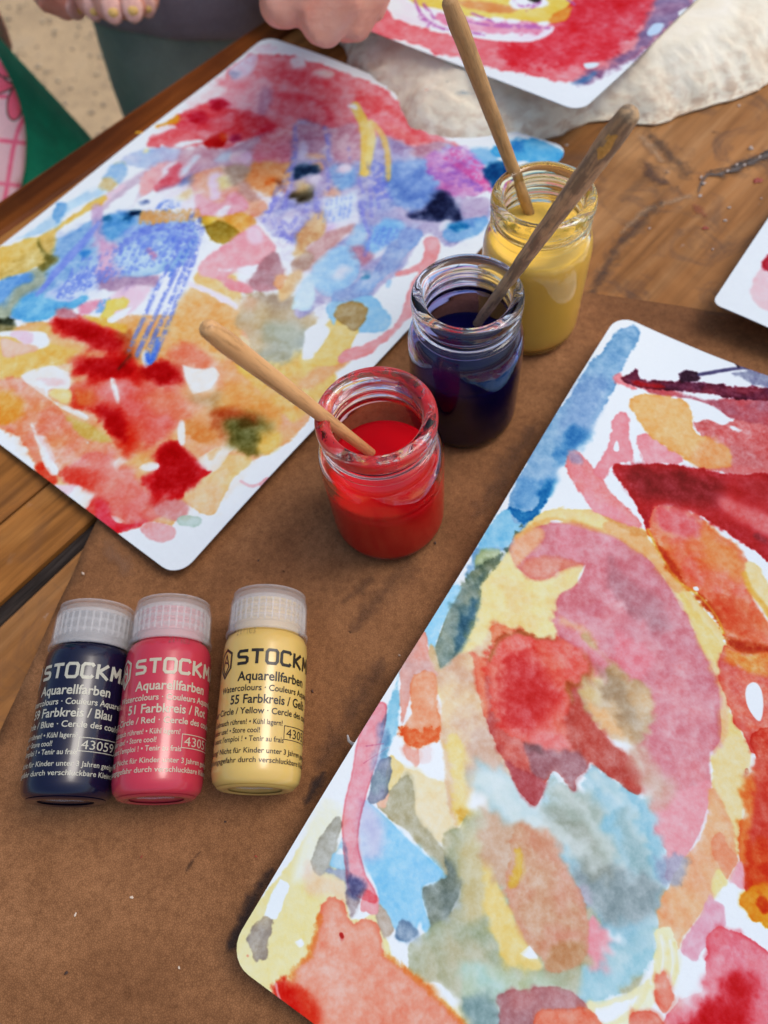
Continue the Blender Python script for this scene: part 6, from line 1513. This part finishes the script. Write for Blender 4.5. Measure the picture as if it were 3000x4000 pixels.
def make_bottle(pbot, ptop_, name_c, col, ink, label, turn, lines_c, code, batch=None, sss=.15):
    """lies on the mat; pbot / ptop_ are photo points of the axis at the foot and at the top of the cap"""
    a = px2w([pbot], BR + Z0)[0]; t = px2w([ptop_], BR + Z0)[0]
    ax = Vector(t - a).normalized(); L = (Vector(t) - Vector(a)).length * .965
    root = empty('paint_bottle', (a[0], a[1], Z0 + BR)); tag(root, label, 'bottle', 'small bottles of watercolour lying on the mat')
    # frame: z along the bottle, y towards the viewer's side of its round wall
    zc = ax; tocam = (Vector(_C) - (Vector(a) + ax * L * .45)).normalized(); yc = (tocam - zc * tocam.dot(zc)).normalized(); xc = yc.cross(zc)
    root.rotation_euler = Matrix((xc, yc, zc)).transposed().to_euler()
    r = BR; bl = L * .775; nk = L * .70
    pr = [(0, .030 * U), (.10 * U, .022 * U), (r * .55, .0), (r * .72, -.012 * U), (r * .86, .0), (r * .955, .035 * U), (r * .995, .10 * U), (r, .2 * U), (r * .997, .26 * U), (r * 1.003, .28 * U), (r * 1.003, .34 * U), (r, .4 * U)] + [(r * 1.0, .4 * U + (bl - .55 * U) * k / 4) for k in range(1, 5)] + \
         [(r * .985, bl - .09 * U), (r * .93, bl - .035 * U), (r * .84, bl - .01 * U), (r * .79, bl), (r * .77, bl + .03 * U), (r * .77, L - .12 * U), (r * .70, L - .07 * U), (0, L - .06 * U)]
    V, Fc = lathe(pr, 96); bm_ = plastic_paint(name_c + '_bottle_plastic', col, sss)
    mesh_obj('body', V, [tuple(f) for f in Fc], bm_, root)
    # foot ring with its moulding mark
    V, Fc = lathe([(r * .60, -.013 * U), (r * .68, -.022 * U), (r * .80, -.018 * U), (r * .86, -.006 * U)], 96)
    mesh_obj('base_rim', V, Fc, bm_, root)
    V, Fc = tube([(-.13 * U, 0, .004 * U), (-.05 * U, .02 * U, .002 * U), (.03 * U, -.01 * U, .001 * U), (.15 * U, .02 * U, .003 * U)], [.008 * U] * 4, 6)
    mesh_obj('mould_seam', V, Fc, M['clear'], root)
    # thread on the neck
    cl0, cl1 = bl - .015 * U, L
    for k in range(3):
        z = bl + (.07 + .09 * k) * U
        V, Fc = lathe([(r * .765, z), (r * .81, z + .012 * U), (r * .81, z + .028 * U), (r * .765, z + .04 * U)], 64)
        mesh_obj('neck_thread', V, Fc, bm_, root)
    rc = r * .955
    cp = [(rc * 1.0, cl0), (rc * 1.035, cl0 + .002 * U), (rc * 1.035, cl0 + .025 * U), (rc, cl0 + .045 * U), (rc * .985, cl1 - .08 * U), (rc * .95, cl1 - .03 * U), (rc * .86, cl1 - .005 * U), (rc * .75, cl1), (0, cl1)]
    inn = [(0, cl1 - .035 * U), (rc * .80, cl1 - .035 * U), (rc * .93, cl1 - .07 * U), (rc * .95, cl0 + .03 * U), (rc * .97, cl0)]
    V, Fc = lathe(cp + inn, 96, closed=False)
    mesh_obj('cap', V, Fc, M['cap'], root)
    capo = bpy.data.objects[[c.name for c in root.children if c.name.startswith('cap')][0]]
    for k in range(4):
        z = cl0 + (.12 + .085 * k) * U
        V, Fc = lathe([(rc * .80, z), (rc * .93, z + .008 * U), (rc * .93, z + .022 * U), (rc * .80, z + .03 * U)], 64)
        mesh_obj('ring', V, Fc, M['rib'], capo)
    for k in range(34):
        an = 2 * math.pi * k / 34
        c_ = Vector((math.cos(an), math.sin(an), 0)) * rc * .955; w_ = .006 * U
        q = Vector((-math.sin(an), math.cos(an), 0)) * w_; o_ = Vector((math.cos(an), math.sin(an), 0)) * .014 * U
        z0_, z1_ = cl0 + .09 * U, cl1 - .09 * U
        vv = [c_ - q, c_ + q, c_ + q - o_, c_ - q - o_]
        V = [tuple(p + Vector((0, 0, z0_))) for p in vv] + [tuple(p + Vector((0, 0, z1_))) for p in vv]
        mesh_obj('rib', V, [(0, 1, 5, 4), (1, 2, 6, 5), (2, 3, 7, 6), (3, 0, 4, 7), (0, 3, 2, 1), (4, 5, 6, 7)], M['rib'], capo, smooth=False)
    # printed label, wrapped on the wall
    allV, allF = [], []
    s_of = lambda y: L * .775 * 1.0 * (1 - y)            # y: 0 at the shoulder, 1 at the foot
    def wrap(V2, F2, lift=.00010):
        base_ = len(allV)
        for (x, y, _) in V2:
            phi = x / r + turn
            allV.append((-(r + lift) * math.sin(phi), (r + lift) * math.cos(phi), y))
        for f in F2: allF.append(tuple(base_ + i for i in f))
    for (txt, h_, x0, width, yy, bold) in lines_c:
        V2, F2 = text_mesh(txt, 1.0, bold)
        lo_, hi_ = V2[:, 0].min(), V2[:, 0].max(); V2[:, 0] = (V2[:, 0] - lo_) / (hi_ - lo_) * width * U + x0 * U
        V2[:, 1] = V2[:, 1] / .73 * h_ * U + s_of(yy)
        V2, F2 = subdivide_flat(V2, F2, .035 * U)
        wrap(V2, F2)
    wrap(*stroke_mesh(glyphs('STOCKMAR', -.235 * U, s_of(.262), .1235 * U, .088 * U, .112 * U), .026 * U), .00012)
    xb, yb = .20 * U, s_of(.735)
    bw, bh = .34 * U, .105 * U
    wrap(*stroke_mesh([((xb, yb), (xb + bw, yb)), ((xb + bw, yb), (xb + bw, yb + bh)), ((xb + bw, yb + bh), (xb, yb + bh)), ((xb, yb + bh), (xb, yb))], .006 * U))
    V2, F2 = text_mesh(code, 1.0, 0.0); lo_, hi_ = V2[:, 0].min(), V2[:, 0].max(); V2[:, 0] = (V2[:, 0] - lo_) / (hi_ - lo_) * bw * .88 + xb + bw * .06; V2[:, 1] = V2[:, 1] / .73 * .074 * U + yb + .016 * U
    wrap(*subdivide_flat(V2, F2, .035 * U))
    # emblem: a six-sided shield with an A inside
    ex_, ey_ = -.385 * U, s_of(.235); k_ = .115 * U
    hx = [(0, 1), (.62, .62), (.62, -.45), (0, -1.1), (-.62, -.45), (-.62, .62)]
    hx = [(ex_ + p[0] * k_, ey_ + p[1] * k_) for p in hx]
    wrap(*stroke_mesh([(hx[i], hx[(i + 1) % 6]) for i in range(6)], .020 * U))
    am = [(-.38, -.3), (0, .62), (.38, -.3)]; am = [(ex_ + p[0] * k_, ey_ + p[1] * k_) for p in am]
    wrap(*stroke_mesh([(am[0], am[1]), (am[1], am[2]), (am[0], (ex_, ey_ - .85 * k_)), ((ex_, ey_ - .85 * k_), am[2]), ((ex_ - .2 * k_, ey_ + .1 * k_), (ex_ + .25 * k_, ey_ - .05 * k_))], .014 * U))
    mi = flat_mat(name_c + '_ink', ink, .35, c2=ink)
    mesh_obj('printed_label', allV, allF, mi, root, smooth=False)
    if batch:
        dots_V, dots_F = [], []
        V2, F2 = text_mesh(batch[0], 1.0, -.02); V2[:, 0] = V2[:, 0] * .062 * U + batch[1] * U; V2[:, 1] = V2[:, 1] * .075 * U + bl - .075 * U
        allV, allF = [], []
        V2, F2 = subdivide_flat(V2, F2, .02 * U); keep = [f for i, f in enumerate(F2) if (i * 7) % 10 < 7]
        wrap(V2, keep)
        mesh_obj('batch_code', allV, allF, flat_mat(name_c + '_batch_ink', (60, 48, 30), .5, c2=(50, 40, 30)), root, smooth=False)
    return root

def lines_for(num, de, en):
    return [('Aquarellfarben', .080, -.225, .62, .375, .020), ('Watercolours \u00b7 Couleurs Aquarelle', .052, -.40, .98, .442, .016),
            (f'{num} Farbkreis / {de}', .074, -.275, .72, .522, .018), (f'Colour Circle / {en} \u00b7 Cercle des couleurs', .052, -.62, 1.26, .588, .016),
            ('Vor Gebrauch r\u00fchren! \u2022 K\u00fchl lagern!', .043, -.56, .74, .654, .012), ('Stir befor use! \u2022 Store cool!', .043, -.56, .56, .706, .012), ("Agiter avant l'emploi ! \u2022 Tenir au frais", .043, -.60, .80, .758, .012),
            ('Achtung! Nicht f\u00fcr Kinder unter 3 Jahren geeignet.', .042, -.58, 1.20, .828, .010), ('Erstickungsgefahr durch verschluckbare Kleinteile.', .042, -.60, 1.24, .884, .010)]
GL = {'S': [((.95, .95), (.15, .95), (0, .8), (0, .62), (.12, .52), (.85, .46), (.98, .36), (.98, .15), (.85, .03), (.02, .03))], 'T': [((0, .97), (1, .97)), ((.5, .97), (.5, 0))],
      'O': [((.16, 1), (.84, 1), (1, .84), (1, .16), (.84, 0), (.16, 0), (0, .16), (0, .84), (.16, 1))], 'C': [((.96, .88), (.84, 1), (.16, 1), (0, .84), (0, .16), (.16, 0), (.84, 0), (.96, .12))],
      'K': [((0, 1), (0, 0)), ((.9, 1), (.12, .5), (.95, 0))], 'M': [((0, 0), (.06, 1), (.5, .35), (.94, 1), (1, 0))], 'A': [((0, 0), (.45, 1), (.55, 1), (1, 0)), ((.18, .3), (.82, .3))],
      'R': [((0, 0), (0, 1), (.8, 1), (.95, .86), (.95, .6), (.8, .45), (0, .45)), ((.5, .45), (.98, 0))]}
def glyphs(txt, x0, y0, adv, w_, h_):
    L = []
    for i, ch in enumerate(txt):
        for pl in GL[ch]:
            pts = [(x0 + i * adv + p[0] * w_, y0 + p[1] * h_) for p in pl]
            L += list(zip(pts, pts[1:]))
    return L
b1 = make_bottle((258, 3128), (386, 2372), 'blue', (12, 15, 42), (176, 176, 160), 'small bottle of navy blue paint with silvery print and frosted cap, leftmost of the bottles', -.50, lines_for('59', 'Blau', 'Blue'), '43059', None, .05)
b2 = make_bottle((612, 3118), (682, 2352), 'red', (184, 52, 70), (186, 178, 156), 'small bottle of pinkish red paint with frosted cap, between the navy and yellow bottles', -.12, lines_for('51', 'Rot', 'Red'), '43051', ('211103', .02))
b3 = make_bottle((998, 3080), (1056, 2318), 'yellow', (208, 176, 98), (34, 28, 16), 'small bottle of pale yellow paint with black print and frosted cap, beside the right painting', 0.0, lines_for('55', 'Gelb', 'Yellow'), '43055', ('211103', -.28))

# curled shred of paper at the sheet's edge
q = px2w([(1362, 2880), (1364, 2896), (1376, 2906), (1396, 2904)], .006)
V, Fc = tube([tuple(q[0] + np.array([0, 0, .003])), tuple(q[1] + np.array([0, 0, .0015])), tuple(q[2]), tuple(q[3])], [.0003, .0005, .0006, .0005], 8)
tag(mesh_obj('paper_shred', V, Fc, flat_mat('white_paper', (214, 216, 216), .7, c2=(222, 224, 224))), 'tiny curled white paper shred on the leather at the edge of the right painting', 'paper shred')
# ================================================================ the people at the far side of the table
def skin_mat():
    mt, nt, b = new_mat('skin')
    v = ncoord(nt, 'Object'); n = nnoise(nt, v, 45, 4, .6); n2 = nnoise(nt, v, 260, 3, .6)
    col = nramp(nt, n, [(.3, lin((220, 140, 116))), (.55, lin((232, 166, 142))), (.75, lin((238, 182, 160)))])
    nt.links.new(col, b.inputs['Base Color']); b.inputs['Roughness'].default_value = .5
    b.inputs['Subsurface Weight'].default_value = .25; b.inputs['Subsurface Radius'].default_value = (.006, .002, .001); b.inputs['Subsurface Scale'].default_value = .6
    wr_ = nnoise(nt, ncoord(nt, 'Object', (1, 1, 2.5)), 150, 4, .6, .5)
    nbump(nt, b, nmath(nt, 'ADD', nmath(nt, 'MULTIPLY', wr_, 1.0), nmath(nt, 'MULTIPLY', n2, .4)), .35, .0012); return mt
M['skin'] = skin_mat()
def cloth_mat(name, c, c2, sc=700, rough=.9, sheen=0.0, folds=26):
    mt, nt, b = new_mat(name)
    v = ncoord(nt, 'Object'); n = nnoise(nt, v, 30, 4, .6, .8); f = nnoise(nt, v, sc, 3, .7)
    col = nmix(nt, 1.0, nramp(nt, n, [(.3, lin(c)), (.7, lin(c2))]), nramp(nt, f, [(.3, (.82,) * 3), (.7, (1.1,) * 3)]), 'MULTIPLY')
    nt.links.new(col, b.inputs['Base Color']); b.inputs['Roughness'].default_value = rough; b.inputs['Sheen Weight'].default_value = sheen
    nbump(nt, b, nmath(nt, 'ADD', f, nmath(nt, 'MULTIPLY', nnoise(nt, ncoord(nt, 'Object', (1, 1, 3)), folds, 3, .6, .6), 3)), .5, .0012); return mt

def tri_tube(bm, path, radii, seg=14):
    V, Fc = tube(path, radii, seg, True)
    vs_ = [bm.verts.new(v) for v in V]
    for f in Fc: bm.faces.new([vs_[i] for i in f])
def ball(bm, c, r, s=(1, 1, 1)):
    bmesh.ops.create_icosphere(bm, subdivisions=3, radius=r, matrix=Matrix.Translation(c) @ Matrix.Diagonal((*s, 1)))
def fuse(name, bm, voxel, mat, parent, smooth=4):
    me = bpy.data.meshes.new(name); bm.to_mesh(me); bm.free()
    tmp = bpy.data.objects.new('tmp', me); COL.objects.link(tmp)
    rm = tmp.modifiers.new('r', 'REMESH'); rm.mode = 'VOXEL'; rm.voxel_size = voxel; rm.use_smooth_shade = True
    s_ = tmp.modifiers.new('s', 'SMOOTH'); s_.iterations = smooth; s_.factor = .6
    dg = bpy.context.evaluated_depsgraph_get(); dg.update()
    m2 = bpy.data.meshes.new_from_object(tmp.evaluated_get(dg)); bpy.data.objects.remove(tmp); bpy.data.meshes.remove(me)
    m2.name = name; m2.materials.clear(); m2.materials.append(mat); m2.polygons.foreach_set('use_smooth', [True] * len(m2.polygons))
    o = bpy.data.objects.new(name, m2); COL.objects.link(o); o.parent = parent
    return o

def lofted(name, rings, mat, parent, fold=0.0, nf=9, seg=64, seed=0, th=.003):
    """clothing: elliptical rings (centre, rx, ry, tilt-dx, tilt-dy) from the hem upwards, with soft folds"""
    V, Fc = [], []
    for i, (c, rx, ry, *rest) in enumerate(rings):
        for k in range(seg):
            a = 2 * math.pi * k / seg; tl = rest[1] if len(rest) > 1 else 0; f_ = 1 + fold * (rest[0] if rest else 1) * (math.sin(nf * a + seed) + .5 * math.sin((nf * 2 + 1) * a + 1.3 * seed + i * .3))
            V.append((c[0] + rx * f_ * math.cos(a), c[1] + ry * f_ * math.sin(a), c[2] - tl * (math.cos(a) + .9 * math.sin(a))))
    for i in range(len(rings) - 1):
        for k in range(seg):
            k2 = (k + 1) % seg; Fc.append((i * seg + k, i * seg + k2, (i + 1) * seg + k2, (i + 1) * seg + k))
    o = mesh_obj(name, V, Fc, mat, parent)
    s_ = o.modifiers.new('thick', 'SOLIDIFY'); s_.thickness = th; s_.offset = -1
    sb = o.modifiers.new('sub', 'SUBSURF'); sb.levels = 1; sb.render_levels = 1
    return o

def hand_chain(bm, pts, radii):
    tri_tube(bm, pts, radii, 14)

# -------- child in the mauve shirt: stands beyond the far edge, both hands over the table's rim
P0 = px2w([(900, 150)], 0)[0]
outn = -np.array([nn[0], nn[1], 0])                       # away from the table
al = np.array([e2[0], e2[1], 0])
BC = px2w([(575, 200)], -.08)[0] + al * .082; BC[2] = 0.0     # body axis on the ground plan
print('child axis: beyond the edge by', -float((BC[:2] - T0[:2]) @ nn))
root = empty('person', (BC[0], BC[1], GZ)); LC = lambda p: Vector(p) - Vector((BC[0], BC[1], GZ))
tag(root, 'child in a mauve shirt and grey green trousers behind the table, top of the photo', 'person')
fw = -outn                                               # facing the table
def at(side, forth, z): return Vector(BC + al * side + fw * forth + np.array([0, 0, z]))
bm = bmesh.new()
L_ = lambda *a_: LC(at(*a_))
for sd in (-1, 1):
    tri_tube(bm, [L_(.05 * sd, 0, -.03), L_(.055 * sd, .005, -.23), L_(.055 * sd, -.005, -.44)], [.052, .036, .024])
    tri_tube(bm, [L_(.055 * sd, -.02, -.475), L_(.058 * sd, .03, -.482), L_(.06 * sd, .085, -.487)], [.022, .02, .016])
tri_tube(bm, [L_(0, 0, -.03), L_(0, 0, .08), L_(0, -.005, .2), L_(0, -.01, .29)], [.078, .072, .08, .05])
tri_tube(bm, [L_(0, -.01, .29), L_(0, .0, .37)], [.03, .028])
ball(bm, L_(0, .01, .44), .078, (.9, 1.0, 1.12)); ball(bm, L_(0, .082, .425), .012); 
for sd in (-1, 1): ball(bm, L_(.072 * sd, .0, .435), .016, (.5, 1, 1.3)); ball(bm, L_(.028 * sd, .072, .452), .012)
tri_tube(bm, [L_(-.02, .08, .395), L_(.02, .08, .395)], [.006, .006])

# left in the picture: relaxed hand, fingertips daubed with yellow
def HP(x, y, d): return LC(px2d((x, y), d))
dl = .470
tips = [((306, 40), (205, -10), (100, -120), .0104), ((384, 84), (338, -30), (290, -170), .0092), ((458, 112), (425, -20), (370, -180), .0106), ((532, 106), (505, -30), (430, -185), .0106), ((580, 66), (566, -45), (490, -180), .0088)]
nails = []
for i, (t_, m_, p_, r_) in enumerate(tips):
    zoff = (.014, 0, -.004, -.004, 0)[i]
    A_, B2, C2 = HP(*t_, dl + zoff), HP(*m_, dl - .012 + zoff * .5), HP(*p_, dl + .004)
    base_ = HP(320 + i * 30, -300, dl + .014)
    d_ = (B2 - A_).normalized()
    hand_chain(bm, [A_ + d_ * r_, B2, C2, base_], [r_ * .92, r_ * 1.05, r_ * 1.12, r_ * 1.15])
    nails.append((A_ + d_ * r_ * .9, d_, r_))
wr1 = HP(330, -520, dl + .0)
for k in range(4): tri_tube(bm, [HP(330 + k * 34, -250, dl + .010), HP(330 + k * 20, -420, dl + .008), wr1], [.012, .013, .017])
el1 = L_(-.19, .02, .16); sh1 = L_(-.095, -.01, .265)
tri_tube(bm, [wr1, el1, sh1], [.018, .026, .034])

# right in the picture: loose fist resting on the rim of the table
df = .352
for (pts, rr) in ((((1255, -160, 0), (1180, -60, -.004), (1108, 18, -.002), (1090, 22, .014)), (.0105, .0112, .0108, .0100)),
                  (((1400, -130, 0), (1330, 0, -.006), (1262, 98, -.002), (1250, 92, .014)), (.0100, .0104, .0106, .0098)),
                  (((1480, -160, .006), (1440, -30, .002), (1376, 88, .006), (1350, 86, .018)), (.0096, .0098, .0100, .0092)),
                  (((1520, -190, .014), (1480, -70, .012), (1442, 30, .014), (1420, 40, .022)), (.0085, .0086, .0086, .0080))):
    hand_chain(bm, [HP(x, y, df + dz) for (x, y, dz) in pts], rr)
tri_tube(bm, [HP(1130, -160, df + .02), HP(1120, -60, df + .012), HP(1100, -10, df + .014)], [.012, .0115, .011])
wr2 = HP(1330, -520, df + .045)
for k in range(4): tri_tube(bm, [HP(1240 + k * 85, -150, df + .012), HP(1260 + k * 50, -320, df + .02), wr2], [.0135, .015, .018])
el2 = L_(.17, .03, .14); sh2 = L_(.095, -.01, .265)
tri_tube(bm, [wr2, el2, sh2], [.019, .027, .034])
body = fuse('body', bm, .0020, M['skin'], root, 2)
m_nail = flat_mat('finger_nail', (232, 176, 160), .3); m_yd = flat_mat('yellow_daub', (222, 182, 104), .5)
for i, (c_, d_, r_) in enumerate(nails):
    view = (Vector(_C) - Vector((BC[0], BC[1], GZ)) - c_).normalized()
    for nm, mt_, sc_, lift in (('finger_nail', m_nail, (.62, .82, .18), .80), ('yellow_paint_daub', m_yd, ((.34, .30, .12) if i else (.22, .3, .12)), .90)):
        bm = bmesh.new(); z_ = (view - d_ * view.dot(d_)).normalized(); x_ = d_.cross(z_).normalized()
        mm = Matrix((x_, d_, z_)).transposed().to_4x4(); mm.translation = c_ + z_ * r_ * lift + d_ * r_ * (.05 if nm[0] == 'f' else -.1)
        bmesh.ops.create_icosphere(bm, subdivisions=2, radius=r_, matrix=mm @ Matrix.Diagonal((*sc_, 1)))
        bm_obj(nm, bm, mt_, root)
mv = cloth_mat('mauve_jersey', (142, 130, 142), (162, 150, 163)); tr = cloth_mat('grey_green_cotton', (146, 160, 154), (166, 180, 172))
def ring(side, forth, z, rx, ry, *f): 
    p = L_(side, forth, z); return ((p.x, p.y, p.z), rx, ry, *f)
lofted('shirt', [ring(-.008, .0, -.062, .106, .104, 1.2, .012), ring(-.008, 0, -.045, .108, .106, 1, .010), ring(-.005, 0, -.01, .106, .104, .9, .006), ring(-.005, 0, .03, .104, .1, .8), ring(0, 0, .12, .1, .095, .5), ring(0, -.005, .2, .105, .09, .4), ring(0, -.01, .265, .085, .07, .2), ring(0, -.01, .30, .05, .045, 0)], mv, root, .018, 5, seed=2)
for nm, a_, b2_ in (('sleeve', sh1, el1), ('sleeve', sh2, el2)):
    bm = bmesh.new(); tri_tube(bm, [a_, a_.lerp(b2_, .5), a_.lerp(b2_, .92)], [.045, .042, .04], 24); bm_obj(nm, bm, mv, root)
lofted('trouser_seat', [ring(0, 0, -.27, .112, .110, 1), ring(0, 0, -.2, .114, .112, 1), ring(0, 0, -.12, .114, .110, .8), ring(0, 0, -.04, .104, .10, .6)], tr, root, .012, 5, seed=1)
for sd in (-1, 1):
    lofted('trouser_leg', [ring(.056 * sd, 0, -.46, .044, .044, 1), ring(.055 * sd, .005, -.32, .048, .048, 1.2), ring(.052 * sd, .0, -.22, .056, .056, 1), ring(.05 * sd, 0, -.13, .062, .066, .4)], tr, root, .03, 4, seed=3 + sd)
bm = bmesh.new(); ball(bm, L_(0, -.012, .462), .084, (.95, 1.0, 1.05)); 
for k in range(26):
    a_ = random.uniform(0, 6.28); q = L_(.078 * math.cos(a_), -.02 + .05 * math.sin(a_), .45); tri_tube(bm, [q, q + Vector((0, 0, -.05)), q + Vector((random.uniform(-.01, .01), -.01, -.1))], [.014, .012, .006], 6)
hair_m = flat_mat('brown_hair', (70, 46, 30), .6)
bm_obj('hair', bm, hair_m, root)
for sd in (-1, 1):
    for nm, zz, rr, cc in (('eye', .452, .0075, (235, 235, 230)),):
        bm = bmesh.new(); ball(bm, L_(.028 * sd, .081, .452), rr); bm_obj(nm, bm, flat_mat('eye_white', cc, .2), root)
        bm = bmesh.new(); ball(bm, L_(.028 * sd, .0865, .452), .0038); bm_obj('iris', bm, flat_mat('iris_brown', (60, 36, 20), .2), root)

# -------- second child: green velvety dress with a pink plaid front, seen at the left edge
Q0 = px2w([(60, 600)], 0)[0]
DC = px2w([(158, 330)], -.10)[0] - al * .127
print('child 2 axis', -float((DC[:2] - T0[:2]) @ nn))
root2 = empty('person', (DC[0], DC[1], GZ))
tag(root2, 'child in a green dress with a pink plaid petal front, at the left edge', 'person')
G_ = lambda side, forth, z: Vector(al * side + fw * forth + np.array([0, 0, z - GZ]))
bm = bmesh.new()
for sd in (-1, 1):
    tri_tube(bm, [G_(.05 * sd, 0, -.1), G_(.05 * sd, .005, -.28), G_(.05 * sd, -.005, -.45)], [.04, .03, .022])
    tri_tube(bm, [G_(.05 * sd, -.02, -.478), G_(.053 * sd, .03, -.484), G_(.055 * sd, .08, -.488)], [.02, .018, .014])
tri_tube(bm, [G_(0, 0, -.1), G_(0, 0, .02), G_(0, -.005, .14), G_(0, -.01, .22)], [.07, .06, .07, .045])
tri_tube(bm, [G_(0, -.01, .22), G_(0, 0, .3)], [.028, .026]); ball(bm, G_(0, .01, .37), .075, (.9, 1, 1.12)); ball(bm, G_(0, .08, .355), .011)
for sd in (-1, 1):
    tri_tube(bm, [G_(.085 * sd, -.01, .2), G_(.15 * sd, -.03, .1), G_(.13 * sd, -.05, -.0)], [.03, .024, .018])
    tri_tube(bm, [G_(.13 * sd, -.05, 0), G_(.128 * sd, -.048, -.03)], [.02, .018])
    for k in range(4): tri_tube(bm, [G_(.13 * sd, -.062 + .011 * k, -.03), G_(.13 * sd, -.062 + .011 * k, -.06), G_(.125 * sd, -.058 + .011 * k, -.078)], [.0065, .006, .005], 8)
    tri_tube(bm, [G_(.13 * sd, -.03, -.015), G_(.122 * sd, -.018, -.04)], [.0075, .006], 8)
    ball(bm, G_(.07 * sd, 0, .365), .015, (.5, 1, 1.3))
fuse('body', bm, .0045, M['skin'], root2, 3)
gv = cloth_mat('green_velvet', (4, 138, 108), (8, 168, 130), sheen=0.0)
gr_ = lambda side, forth, z, rx, ry, *f: ((lambda p: ((p.x, p.y, p.z), rx, ry, *f))(G_(side, forth, z)))
lofted('dress', [gr_(0, 0, -.26, .165, .160, 1.4), gr_(0, 0, -.18, .15, .145, 1.2), gr_(0, 0, -.10, .125, .12, 1), gr_(0, 0, -.02, .098, .094, .8), gr_(0, 0, .06, .08, .075, .5), gr_(0, 0, .15, .088, .075, .3), gr_(0, -.01, .2, .07, .06, .2), gr_(0, -.01, .235, .045, .04, 0)], gv, root2, .022, 6, seed=4)
bm = bmesh.new(); ball(bm, G_(0, -.012, .395), .081, (.95, 1.0, 1.03)); bm_obj('hair', bm, hair_m, root2)
for sd in (-1, 1):
    bm = bmesh.new(); ball(bm, G_(.027 * sd, .078, .38), .007); bm_obj('eye', bm, bpy.data.materials['eye_white'], root2)
# pink plaid front panel of the green dress, with printed petals
def paint_apron(s):
    W, L = s.wash, s.line
    k = 2.37
    q = lambda st: ' '.join(f'{float(a.split(",")[0]) / k:.1f},{float(a.split(",")[1]) / k:.1f}' for a in st.split())
    for y in (1310, 1710, 900, 500, 2100):
        L('P', q(f'-900,{y - 60} -300,{y - 20} 0,{y - 10} 280,{y + 20} 400,{y + 30}'), 8, (222, 96, 132), soft=4, wob=2)
    for x in (0, -420, -840):
        L('P', q(f'{x + 330},760 {x + 250},1020 {x + 180},1180 {x + 140},1310 {x + 110},1450 {x + 70},1700 {x + 40},1860'), 8, (222, 96, 132), soft=4, wob=2)
    for (pts) in ('-140,330 -60,440 60,560 110,660 98,715 0,700 -120,600 -180,450', '-240,640 -60,660 60,740 135,795 40,850 -80,880 -220,830', '150,790 196,880 205,980 190,1070 128,1115 76,1070 66,960 90,870', '-600,500 -460,640 -420,780 -520,760 -640,640'):
        W('P', q(pts), (216, 92, 122), soft=4, edge=.1, tex=.1, wob=2)
        P = np.array([[float(v) / k for v in a.split(',')] for a in pts.split()]); P = smooth_closed(P, 3)
        L('P', ' '.join(f'{a[0]:.1f},{a[1]:.1f}' for a in list(P) + [P[0]]), 2.6, (64, 66, 62), soft=2, wob=1)
CROPS['P'] = (0, 0, 1.0)
nrm = Vector((fw[0], fw[1], .34)).normalized()
pp = Vector(DC + fw * .133); pp.z = -.10
ax_ = Vector((al[0], al[1], 0)).normalized(); ay_ = nrm.cross(ax_).normalized()
if ay_.z < 0: ay_ = -ay_
def to_plane(uv):
    d = _F + ((uv[0] - 1500) / FPX) * _R + ((uv[1] - 2000) / FPX) * _D
    d = Vector(d); t = (pp - Vector(_C)).dot(nrm) / d.dot(nrm); P = Vector(_C) + d * t - pp
    return (P.dot(ax_), P.dot(ay_))
outl = np.array([to_plane(p) for p in ((0, 205), (45, 262), (80, 335), (105, 420), (118, 510), (113, 600), (97, 690), (60, 780), (-60, 880), (-250, 930), (-480, 860), (-600, 640), (-560, 380), (-400, 220), (-200, 140))])
outl = dense(smooth_closed(outl, 4), .004)
x0, y0 = outl.min(0); x1, y1 = outl.max(0)
bul = lambda x, y: -.9 * ((x - (x0 + x1) / 2) ** 2) / .30
fx, fy = np.meshgrid(np.linspace(x0, x1, 520), np.linspace(y0, y1, 560))
Pw = np.array(pp)[None, None] + fx[..., None] * np.array(ax_) + fy[..., None] * np.array(ay_) + bul(fx, fy)[..., None] * np.array(nrm)
s_ = Sheet(*w2px(Pw), (206, 170, 186), 77); s_.D += 0; paint_apron(s_); Tt = np.exp(-s_.D) * s2l((248, 208, 222))[None, None]
ima = image_from('petal_plaid', np.clip(Tt, 0, 1))
v_, f_ = cdt_sheet(outl, .006, bul)
Vw = [tuple(pp + ax_ * p[0] + ay_ * p[1] + nrm * p[2] - Vector((DC[0], DC[1], GZ))) for p in v_]
mt, nt, b = new_mat('pink_plaid_cloth'); t = nt.nodes.new('ShaderNodeTexImage'); t.image = ima; uvn = nt.nodes.new('ShaderNodeUVMap'); nt.links.new(uvn.outputs[0], t.inputs[0])
wv_ = nnoise(nt, ncoord(nt, 'Object', (1, 6, 1)), 500, 3, .7)
nt.links.new(nmix(nt, 1.0, t.outputs[0], nramp(nt, wv_, [(.3, (.84,) * 3), (.65, (1.06,) * 3)]), 'MULTIPLY'), b.inputs['Base Color']); b.inputs['Roughness'].default_value = .9
nbump(nt, b, wv_, .4, .0008)
ap = mesh_obj('petal_panel', Vw, f_, mt, root2)
ul = ap.data.uv_layers.new(name='UVMap'); A_ = np.array(v_)[:, :2]; uu = (A_[:, 0] - x0) / (x1 - x0); vv_ = (A_[:, 1] - y0) / (y1 - y0)
li = np.zeros(len(ap.data.loops), dtype=np.int32); ap.data.loops.foreach_get('vertex_index', li)
ul.data.foreach_set('uv', np.stack([uu[li], vv_[li]], 1).ravel().astype(np.float32))
so = ap.modifiers.new('thick', 'SOLIDIFY'); so.thickness = .002
